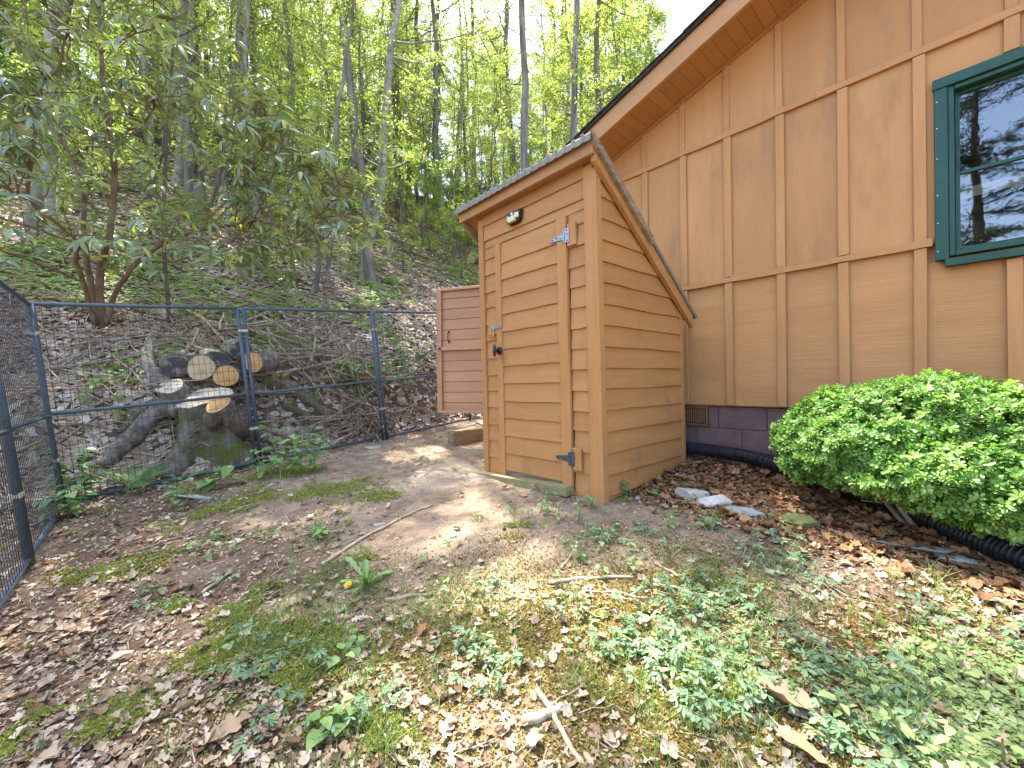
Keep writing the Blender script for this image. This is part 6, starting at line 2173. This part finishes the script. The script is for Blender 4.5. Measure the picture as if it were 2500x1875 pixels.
def slope_sticks():
    rng = R_(721)
    # branch shapes shared by the fallen branches
    shapes = []
    for s in range(7):
        r2 = R_(900 + s)
        m = MB()
        L = r2.uniform(1.0, 2.4)
        P = limb(r2, (-L / 2, 0, .03), (1, 0, 0.02), L, 9, .07, 0.0)
        P[:, 2] = np.abs(P[:, 2]) * .5 + .02
        v, f = tube(P, np.linspace(.020, .007, 10), 6, True); m.add(v, f)
        for _ in range(int(r2.integers(2, 6))):
            i = int(r2.integers(2, 9))
            d = np.array([1, r2.normal(0, .9), abs(r2.normal(0, .35))])
            Q = limb(r2, P[i], d, r2.uniform(.3, .9), 5, .14, 0.0)
            v, f = tube(Q, np.linspace(.008, .003, 6), 5, False); m.add(v, f)
        shapes.append(m.mesh('fallen_branch', M['deadwood'], True, fix=False))
    dens = lambda x, y: (hill_d(x, y) > 0.9) * (hill_d(x, y) < 9) * 1.0
    xy = sample(95, rng, dens, 4.0, 14.0, 1.5, 1.3)
    heap = at(760, 820, 6.3)
    hp = heap[:2] + rng.normal(0, 1, (60, 2)) * np.array([.75, .45])
    xy = np.concatenate([xy, hp])
    yaw = np.where(rng.random(len(xy)) < .6, rng.normal(0.3, .6, len(xy)), rng.uniform(0, 6.28, len(xy)))
    Mx = slope_frames(rng, xy, .16, rng.uniform(.55, 1.25, len(xy)), yaw)
    for n, (p, m) in enumerate(zip(xy, Mx)):
        heapy = n >= len(xy) - 60
        o = obj('fallen_branch', shapes[n % 7])
        m4 = Matrix.Identity(4)
        for r in range(3):
            for c in range(3): m4[r][c] = float(m[r, c])
        lift = rng.random() * .28 if heapy else .03
        m4[0][3], m4[1][3], m4[2][3] = float(p[0]), float(p[1]), gz(p[0], p[1]) + lift
        o.matrix_basis = m4
        if heapy: tag(o, 'bare grey branch in the brush heap behind the second fence panel', 'branch', 'branches of the brush heap')
        else: tag(o, ['bare forked', 'long bare', 'thin twiggy', 'crooked bare', 'slender grey', 'short bare', 'straight bare'][n % 7] + ' fallen branch lying ' + where(p[0], p[1]), 'branch', 'fallen branches on the slope')
    # the pale forked branch leaning on the bank
    r2 = R_(33)
    m = MB()
    base = at(885, 810, 5.9)
    tip = at(830, 905, 5.8)
    for (a, b_) in (((885, 808), (815, 940)), ((868, 850), (795, 890)), ((850, 870), (862, 925)), ((858, 860), (780, 915)), ((840, 900), (800, 925))):
        P = wander(at(*a, 5.85), at(*b_, 5.8), 8, .012, r2)
        m.tube(P - base, np.linspace(.014, .005, 8), 6)
    o = m.build('fallen_branch', M['stick'], None, smooth=True); o.location = base.tolist()
    tag(o, 'pale forked bare branch hanging down the bank behind the second fence panel', 'branch')
    for k, (a, b_, r, lab) in enumerate((((655, 800), (680, 885), .016, 'pale broken limb poking out beside the fence posts'), ((665, 860), (765, 930), .03, 'thick grey limb lying down the bank behind the second fence panel'), ((430, 760), (500, 740), .02, 'orange brown peeled limb above the log stack'))):
        Y = 5.9 + .2 * k
        P = wander(at(*a, Y), at(*b_, Y - .1), 9, .012, r2)
        c = P[0].copy()
        o = MB().tube(P - c, np.linspace(r, r * .7, 9), 8).build('fallen_branch', M['deadwood'], None, smooth=True); o.location = c.tolist()
        tag(o, lab, 'branch')
    # twigs too many to count
    n = 2200
    xy = sample(n, rng, lambda x, y: (hill_d(x, y) > .35) * np.clip(1.1 - hill_d(x, y) / 12, .1, 1), 3.5, 15, 1.5, 1.35)
    tv, tf = tube([(-.5, 0, 0), (-.1, .03, .03), (.2, -.02, .02), (.5, .02, .04)], [.012, .011, .009, .006], 4, False)
    L = rng.uniform(.25, 1.0, len(xy))
    Mx = slope_frames(rng, xy, .2, L)
    T = np.stack([xy[:, 0], xy[:, 1], ground(xy[:, 0], xy[:, 1]) + .03 + rng.random(len(xy)) * .05], 1)
    o = obj('twig_litter', mesh_of_copies('twig_litter', tv, [np.array(tf)], Mx, T, M['deadwood'], rng))
    tag(o, 'tangle of thin dead twigs strewn over the wooded slope', 'twigs', kind='stuff')
    n = 900
    xy = sample(n, rng, lambda x, y: (hill_d(x, y) < .2) * .5, .8, 5, 1.4, 1.25)
    Mx = slope_frames(rng, xy, .12, rng.uniform(.04, .16, len(xy)))
    T = np.stack([xy[:, 0], xy[:, 1], ground(xy[:, 0], xy[:, 1]) + .006], 1)
    o = obj('yard_twigs', mesh_of_copies('yard_twigs', tv * np.array([1, 1.5, 1.0]), [np.array(tf)], Mx, T, M['stick'], rng))
    tag(o, 'thin dry twigs and straws scattered on the yard', 'twigs', kind='stuff')
slope_sticks()

# ---- moss, grass, creeping plants: nobody could count these
def tufts(name, label, mat_, n, dens, ylo, yhi, bias, size, tv, tf, tilt, cat, amax=1.25, lift=0.0):
    rng = R_(hash_name(name))
    xy = sample(n, rng, dens, ylo, yhi, bias, amax)
    Mx = slope_frames(rng, xy, tilt, size * rng.uniform(.6, 1.4, len(xy)))
    T = np.stack([xy[:, 0], xy[:, 1], ground(xy[:, 0], xy[:, 1]) + lift], 1)
    o = obj(name, mesh_of_copies(name, tv, tf, Mx, T, M[mat_], rng))
    tag(o, label, cat, kind='stuff')
def hash_name(s):
    return sum((i + 1) * ord(c) for i, c in enumerate(s)) % 100000
MOSS_V = np.array([(0, 0, 0), (.5, .12, .5), (.2, .5, .4), (-.4, .3, .5), (-.5, -.2, .45), (.0, -.5, .5), (.1, .05, .9), (-.1, .1, .8)])
MOSS_F = [np.array([(0, 1, 2), (0, 3, 4), (0, 5, 1), (0, 6, 7), (0, 2, 3)])]
tufts('green_moss', 'bright green moss cushions on the yard soil', 'moss', 34000, lambda x, y: np.clip((mask_green(x, y) - .22) * 1.5, 0, .8) * (hill_d(x, y) < .3) * 1.0, .8, 5.2, 1.4, .011, MOSS_V, MOSS_F, .3, 'moss', lift=.008)
tufts('brown_moss', 'short brownish moss spread over the foreground soil', 'moss_brown', 60000, lambda x, y: np.clip(mask_brown(x, y) * 1.5 - .25, 0, 1), .75, 3.4, 1.2, .0085, MOSS_V, MOSS_F, .4, 'moss', lift=.001)
BL = []
def blade_tpl():
    V_, F_ = [], []
    rng = R_(3)
    for i in range(9):
        a = rng.uniform(0, 6.28); h = rng.uniform(.35, 1.0); o = rng.normal(0, .22, 2); l = rng.uniform(.2, .9)
        d = np.array([math.cos(a), math.sin(a)]); s = np.array([-d[1], d[0]]) * .015
        k = len(V_)
        for (t, w) in ((0, 1), (.5, .8), (1, .05)):
            c = o + d * l * t ** 2
            V_ += [(c[0] + s[0] * w, c[1] + s[1] * w, h * t), (c[0] - s[0] * w, c[1] - s[1] * w, h * t)]
        F_ += [(k, k + 1, k + 3, k + 2), (k + 2, k + 3, k + 5, k + 4)]
    return np.array(V_), [np.array(F_)]
gv, gf = blade_tpl()
def grass_d(x, y):
    n = fbm(x * 2.1, y * 2.1, 171, 3)
    m = np.exp(-(((x - .6) / 1.0) ** 2 + ((y - 1.35) / .7) ** 2)) + .6 * np.exp(-(((x + .9) / .6) ** 2 + ((y - 1.9) / .5) ** 2))
    for px, py, r in ((2330, 1480, .16), (2200, 1440, .07), (1480, 1240, .12), (880, 1400, .14), (760, 1320, .12), (1100, 1500, .14), (2000, 1640, .2)):
        m = m + 1.4 * blob(x, y, px, py, r)
    return np.clip(m * sstep(.42, .7, n) * 1.2, 0, 1) * (hill_d(x, y) < .1)
tufts('grass', 'thin grass blades growing in loose tufts on the yard', 'grass', 800, grass_d, .8, 3.6, 1.2, .085, gv, gf, .18, 'grass')
TRI_V = np.concatenate([(np.array([(0, 0, 0), (.5, .32, .02), (1, 0, -.05), (.5, -.32, .02)]) @ np.array([[math.cos(a), math.sin(a), 0], [-math.sin(a), math.cos(a), 0], [0, 0, 1]])) + np.array([0, 0, .35 + .1 * k]) for k, a in enumerate((0.2, 1.9, 3.6, 5.1))])
TRI_F = [np.array([(4 * k, 4 * k + 1, 4 * k + 2, 4 * k + 3) for k in range(4)])]
def creep_d(x, y):
    m = 0 * x
    for px, py, r in ((2420, 1760, .22), (2300, 1830, .14), (2480, 1640, .18), (2200, 1720, .08), (1850, 1650, .12), (1650, 1570, .2), (560, 1320, .13), (690, 1300, .12), (650, 1640, .1), (900, 1200, .25), (430, 1270, .2), (1760, 1500, .2)):
        m = m + blob(x, y, px, py, r) * (1.0 if px > 2100 else .3)
    return np.clip(m * (.4 + .9 * fbm(x * 4, y * 4, 181, 3)), 0, 1)
tufts('creeping_plants', 'mat of small pale green creeping leaves in the foreground corner', 'leaf_creep', 2000, creep_d, .8, 4.5, 1.1, .017, TRI_V, TRI_F, .3, 'ground cover', lift=.004)
tufts('slope_herbs', 'low green herbs sprinkled over the wooded slope', 'leaf_under', 11000, lambda x, y: (hill_d(x, y) > .5) * sstep(.6, 2.2, hill_d(x, y)) * sstep(.46, .66, fbm(x * .7, y * .7, 191, 3)) * np.clip(1.2 - hill_d(x, y) / 18, .2, 1), 4, 20, 1.5, .06, TRI_V * np.array([1, 1, 1.6]), TRI_F, .3, 'ground cover', 1.4, .03)

# ---- plants with leaves one can pick out
def lobed_leaf(seed, lobes=3, tooth=.12):
    """a flat lobed leaf, stalk end at the origin, reaching along x"""
    rng = R_(seed)
    pts = []
    angs = np.linspace(-1.25, 1.25, lobes)
    ring = [(0.05, -.0)]
    V_ = [(0, 0, 0)]
    F_ = []
    for i, a in enumerate(angs):
        L = 1.0 - .18 * abs(a)
        w = 1.75 / lobes
        prof = [(.32, -w * .75), (.62, -w * .62), (.80, -w * .42), (.84, -w * .2), (1.0, 0), (.84, w * .2), (.80, w * .42), (.62, w * .62), (.32, w * .75)]
        k = len(V_)
        for (r, da) in prof:
            rr = r * L * (1 + rng.normal(0, .03))
            an = a + da
            V_.append((rr * math.cos(an), rr * math.sin(an), .05 * math.sin(3 * an + seed) - .10 * rr ** 2 + .05 * abs(da) * 3))
        F_ += [(0, k, k + 1, k + 2), (0, k + 2, k + 3, k + 4), (0, k + 4, k + 5, k + 6), (0, k + 6, k + 7, k + 8)]
    return np.array(V_), np.array(F_)
COVER = [mesh_np('leaf', *lobed_leaf(s, n), M['leaf_cover'], False) for s, n in ((1, 3), (2, 5), (3, 3))]
def cover_proto(seed, nleaf, spread, height):
    rng = R_(seed)
    out = []
    st = MB()
    for i in range(nleaf):
        a = rng.uniform(0, 6.28); r = spread * math.sqrt(rng.random())
        h = height * rng.uniform(.35, 1.0)
        p = np.array([math.cos(a) * r, math.sin(a) * r, h])
        b = np.array([p[0] * .35, p[1] * .35, -.01])
        P = np.array([b, (b + p) / 2 + [0, 0, h * .12], p])
        st.tube(P, .0012, 3, False)
        e = Euler((rng.normal(0, .22), rng.normal(.12, .22), a + rng.normal(0, .6)))
        out.append((p, e, rng.uniform(.022, .042), int(rng.integers(0, 3))))
    return st.mesh('stalk', M['stem'], False, fix=False), out
CP = [cover_proto(10 + k, n, s, h) for k, (n, s, h) in enumerate(((6, .07, .05), (8, .10, .07), (5, .05, .04), (9, .12, .06), (7, .08, .09)))]
def cover_plants():
    rng = R_(801)
    spots = []
    def strip(px0, py0, px1, py1, n, w, place):
        for _ in range(n):
            t = rng.random()
            h = hit(px0 + (px1 - px0) * t + rng.normal(0, w), py0 + (py1 - py0) * t + rng.normal(0, w * .6))
            spots.append((h, place))
    strip(1320, 1190, 1560, 1260, 12, 25, 'at the foot of the shed')
    strip(1330, 1290, 1650, 1360, 15, 35, 'in front of the shed corner')
    strip(1850, 1260, 2000, 1480, 18, 35, 'beside the mossy rock')
    strip(1650, 1440, 1900, 1560, 18, 50, 'around the pale slanting stick')
    strip(1400, 1560, 1800, 1660, 22, 55, 'around the short lone stick')
    strip(1600, 1620, 1800, 1760, 14, 50, 'next to the large oak leaf')
    strip(1130, 1580, 1230, 1690, 8, 25, 'above the broken branch stub')
    strip(900, 1700, 1000, 1740, 4, 40, 'on the moss before the branch stub')
    strip(1100, 1350, 1250, 1450, 8, 40, 'between the dandelion and the shed')
    strip(1900, 1600, 2300, 1700, 12, 60, 'on the leafy soil before the shrub')
    strip(1900, 1780, 2250, 1860, 12, 50, 'below the large oak leaf')
    strip(500, 1640, 760, 1620, 7, 40, 'on the moss patch below the dandelion')
    strip(350, 1500, 560, 1400, 6, 60, 'among dead leaves by the short brown stick')
    strip(650, 1820, 800, 1750, 3, 40, 'beside the big curled dead leaf')
    strip(1680, 1190, 1750, 1300, 7, 40, 'around the three rocks')
    strip(1300, 1420, 1500, 1560, 7, 50, 'along the long pale peeled stick')
    strip(2250, 1520, 2450, 1560, 5, 40, 'by the grass tuft near the drain pipe')
    strip(420, 1190, 560, 1240, 5, 30, 'near the fern by the fence')
    n = 0
    for h, place in spots:
        if blocked(np.array([h[0]]), np.array([h[1]]))[0]: continue
        st, lv = CP[n % 5]
        s = float(rng.uniform(.75, 1.25))
        root = empty('ground_cover_plant', (h[0], h[1], h[2]), (0, 0, float(rng.uniform(0, 6.28))))
        root.scale = (s,) * 3
        tag(root, 'low %s of lobed bluish green leaves %s' % (['sprig', 'clump', 'small tuft', 'wide clump', 'upright clump'][n % 5], place), 'plant', 'lobed ground cover plants')
        obj('stalk', st, root)['kind'] = 'stuff'
        for (p, e, z, k) in lv:
            obj('leaf', COVER[k], root, p, e, z)
        n += 1
    return n
print('cover plants', cover_plants())

HEART = lambda t: np.sin(np.pi * np.clip(t * .97 + .03, 0, 1) ** .6) ** .75
def leafy_plant(base, height, nst, lsize, label, seed, mat_='leaf_herb', spread=.12, nl=9, group='leafy seedlings along the fence', name='leafy_plant', width=.38, lean=(0, 0)):
    rng = R_(seed)
    root = empty(name, base)
    tag(root, label, 'plant', group)
    v, f = bent_leaf(1, width, .45, .25, 6, HEART)
    me = mesh_np('leaf', v, f, M[mat_], True)
    for s in range(nst):
        a = rng.uniform(0, 6.28)
        d = np.array([math.cos(a) * .35 + lean[0], math.sin(a) * .35 + lean[1], 1.0])
        P = limb(rng, (math.cos(a) * spread * .3, math.sin(a) * spread * .3, -.02), d, height * rng.uniform(.7, 1.05), 6, .10, .03)
        m = MB(); m.tube(P, np.linspace(.005, .0025, 7), 5, False); m.build('stem', M['stem'], root)
        for i in range(nl):
            t = .25 + .75 * (i + .5) / nl
            k = min(int(t * 6), 5)
            p = P[k] + (P[k + 1] - P[k]) * (t * 6 - k)
            az = i * 2.4 + a + rng.normal(0, .3)
            o = obj('leaf', me, root, p + np.array([math.cos(az), math.sin(az), 0]) * .015, Euler((rng.normal(0, .2), rng.normal(.05, .25), az)), float(lsize * rng.uniform(.65, 1.1) * (1.1 - .35 * t)))
    return root
def hb(px, py): 
    h = hit(px, py); return h
leafy_plant(hb(190, 1225), .62, 6, .135, 'tall light green leafy seedling in the fence corner', 1, nl=10, spread=.2)
leafy_plant(hb(150, 1265), .36, 5, .125, 'lower leafy seedling at the foot of the side fence corner', 2, nl=7, spread=.15)
leafy_plant(hb(690, 1168), .66, 4, .14, 'leafy seedling standing in front of the second fence panel', 3, nl=9)
leafy_plant(hb(745, 1155), .5, 4, .12, 'shorter leafy seedling at the foot of the second fence panel', 4, nl=7)
leafy_plant(hb(650, 1165), .4, 4, .11, 'small leafy seedling beside the fence posts', 41, nl=7)
leafy_plant(hb(440, 1230), .32, 3, .10, 'small leafy seedling by the sunken flat stone', 5, nl=6)
leafy_plant(hb(340, 1200), .16, 2, .06, 'little seedling next to the fern', 51, nl=5)
leafy_plant(hb(890, 960), .62, 10, .15, 'bushy green bramble on the bank behind the second fence panel', 6, spread=.6, nl=11, name='bramble')
leafy_plant(hb(965, 960), .62, 8, .13, 'bushy green bramble on the bank behind the third fence panel', 7, spread=.6, nl=10, name='bramble')
leafy_plant(hb(1010, 900), .6, 7, .12, 'light bramble upslope behind the open hatch', 8, spread=.5, nl=10, name='bramble')
leafy_plant(hb(470, 1105), .28, 4, .11, 'small leafy plant growing between the stump roots', 9, nl=6)
leafy_plant(hb(410, 1065), .2, 2, .075, 'tiny leafy plant under the big stump root', 91, nl=5)
leafy_plant(hb(590, 890), .30, 2, .05, 'thin leafy sprout growing out of the log stack', 10, nl=9)
leafy_plant(hb(860, 900), .28, 3, .07, 'leafy sprout in the brush heap behind the fence', 11, nl=6)
leafy_plant(hb(755, 1320), .13, 4, .05, 'feathery low green plant beside the long stick', 12, nl=8, spread=.2)
leafy_plant(hb(560, 1330), .09, 7, .045, 'spreading low plant with small green leaves on bare soil', 13, nl=7, spread=.6)
leafy_plant(hb(840, 1595), .10, 3, .06, 'small plant with bright leaves on the moss', 14, nl=5)
leafy_plant(hb(830, 1760), .10, 3, .08, 'bright broad leaved plant in the foreground moss', 15, nl=5)
leafy_plant(hb(1390, 1250), .16, 5, .05, 'small leafy weed at the foot of the shed front', 16, nl=8, spread=.5)
leafy_plant(hb(1560, 1200), .14, 5, .045, 'small leafy weed at the foot of the shed side', 17, nl=7, spread=.4)
leafy_plant(hb(1690, 1310), .16, 5, .045, 'leafy weed in front of the three rocks', 18, nl=8, spread=.4)
leafy_plant(hb(1480, 1380), .14, 5, .04, 'leafy weed in front of the shed corner', 19, nl=8, spread=.4)
leafy_plant(hb(845, 1515), .06, 3, .06, 'flat seedling with round leaves on leaf litter', 20, nl=4)
for k, (px, py, lab) in enumerate(((2400, 1760, 'dense'), (2470, 1700, 'tallest'), (2330, 1815, 'low'), (2440, 1840, 'nearest spreading'), (2490, 1790, 'light green'), (2300, 1750, 'small'), (2380, 1860, 'bright'), (2250, 1830, 'outermost'))):
    leafy_plant(hb(px, py), .13, 4, .046, lab + ' weed in the patch of small oval leaves before the drain pipe', 60 + k, 'leaf_creep', spread=.5, nl=9, width=.30, group='weeds with small oval leaves')
# broad upright leaves by the fence posts
leafy_plant(hb(535, 1190), .36, 4, .26, 'broad leaved dock plant standing in front of the fence posts', 21, nl=3, width=.24, name='dock_plant')

def fern(base, label, seed, n=7, L=.34):
    rng = R_(seed)
    root = empty('fern', base)
    tag(root, label, 'fern')
    for i in range(n):
        a = i * 6.283 / n + rng.normal(0, .25)
        m = MB()
        N = 16
        t = np.linspace(0, 1, N)
        ln = L * rng.uniform(.75, 1.1)
        x = ln * (t * .75); z = ln * (1.0 * t - .55 * t ** 2)
        P = np.stack([x, 0 * x, z], 1)
        m.tube(P, np.linspace(.003, .001, N), 4, False)
        for k in range(2, N):
            w = ln * .26 * math.sin(math.pi * (t[k] * .86 + .12)) ** .8
            d = (P[k] - P[k - 1]) / np.linalg.norm(P[k] - P[k - 1])
            for s in (-1, 1):
                b = np.array([d[0] * .35, s * 1.0, d[2] * .35 - .15])
                q = P[k] + b * w
                wd = d * ln * .022
                m.add([P[k] - wd, P[k] + wd, (P[k] + q) / 2 + wd * .9, q, (P[k] + q) / 2 - wd * .9], [(0, 1, 2, 3, 4)])
        me = m.mesh('frond', M['fernleaf'], False, fix=False)
        obj('frond', me, root, (0, 0, 0), (rng.normal(0, .12), rng.normal(0, .15), a))
fern(hit(335, 1195), 'light green fern in front of the first fence panel', 1, 8, .42)
fern(hit(300, 1180), 'smaller fern beside the light green fern by the fence', 2, 6, .33)
for k, (px, py) in enumerate(((700, 690), (960, 700), (610, 510), (880, 760), (1000, 620))):
    fern(hit(px, py), ['fern on the slope above the second fence panel', 'fern on the slope below the brown trunk', 'fern growing near the thickest grey trunk', 'fern on the bank above the bramble', 'fern on the slope near the shed'][k], 10 + k, 7, .5)

def dandelion():
    rng = R_(5)
    b = hit(895, 1430)
    root = empty('dandelion', b)
    tag(root, 'dandelion rosette with long leaves and one yellow flower', 'plant')
    def wd(t):
        return (.35 + .65 * t) * np.where((t * 9).astype(int) % 2 == 0, 1, .65) * np.where(t > .9, .5, 1)
    v, f = bent_leaf(1, .11, .5, .3, 11, wd)
    me = mesh_np('leaf', v, f, M['leaf_herb'], False)
    for i in range(15):
        obj('leaf', me, root, (0, 0, .005), Euler((rng.normal(0, .2), -rng.uniform(.1, .95), i * .9 + rng.normal(0, .3))), float(rng.uniform(.12, .2)))
    hd = hit(850, 1450)
    e = np.array([hd[0] - b[0], hd[1] - b[1], hd[2] - b[2] + .035])
    P = wander((0, 0, .01), e, 6, .004, rng, -.02)
    MB().tube(P, .0025, 5).build('stem', M['stem'], root)
    fl = MB()
    for ring, (n, el, L) in enumerate(((14, .2, .019), (12, .6, .016), (9, 1.0, .012))):
        for i in range(n):
            a = i * 6.283 / n + ring
            d = np.array([math.cos(a) * math.cos(el), math.sin(a) * math.cos(el), math.sin(el)])
            s = np.array([-math.sin(a), math.cos(a), 0]) * .0028
            fl.add([-s * .5, d * L - s, d * L + s, s * .5], [(0, 1, 2, 3)])
    fo = fl.build('flower', M['petal'], root)
    fo.location = e.tolist(); fo.rotation_euler = (.5, -.2, 0)
dandelion()

bpy.context.view_layer.update()
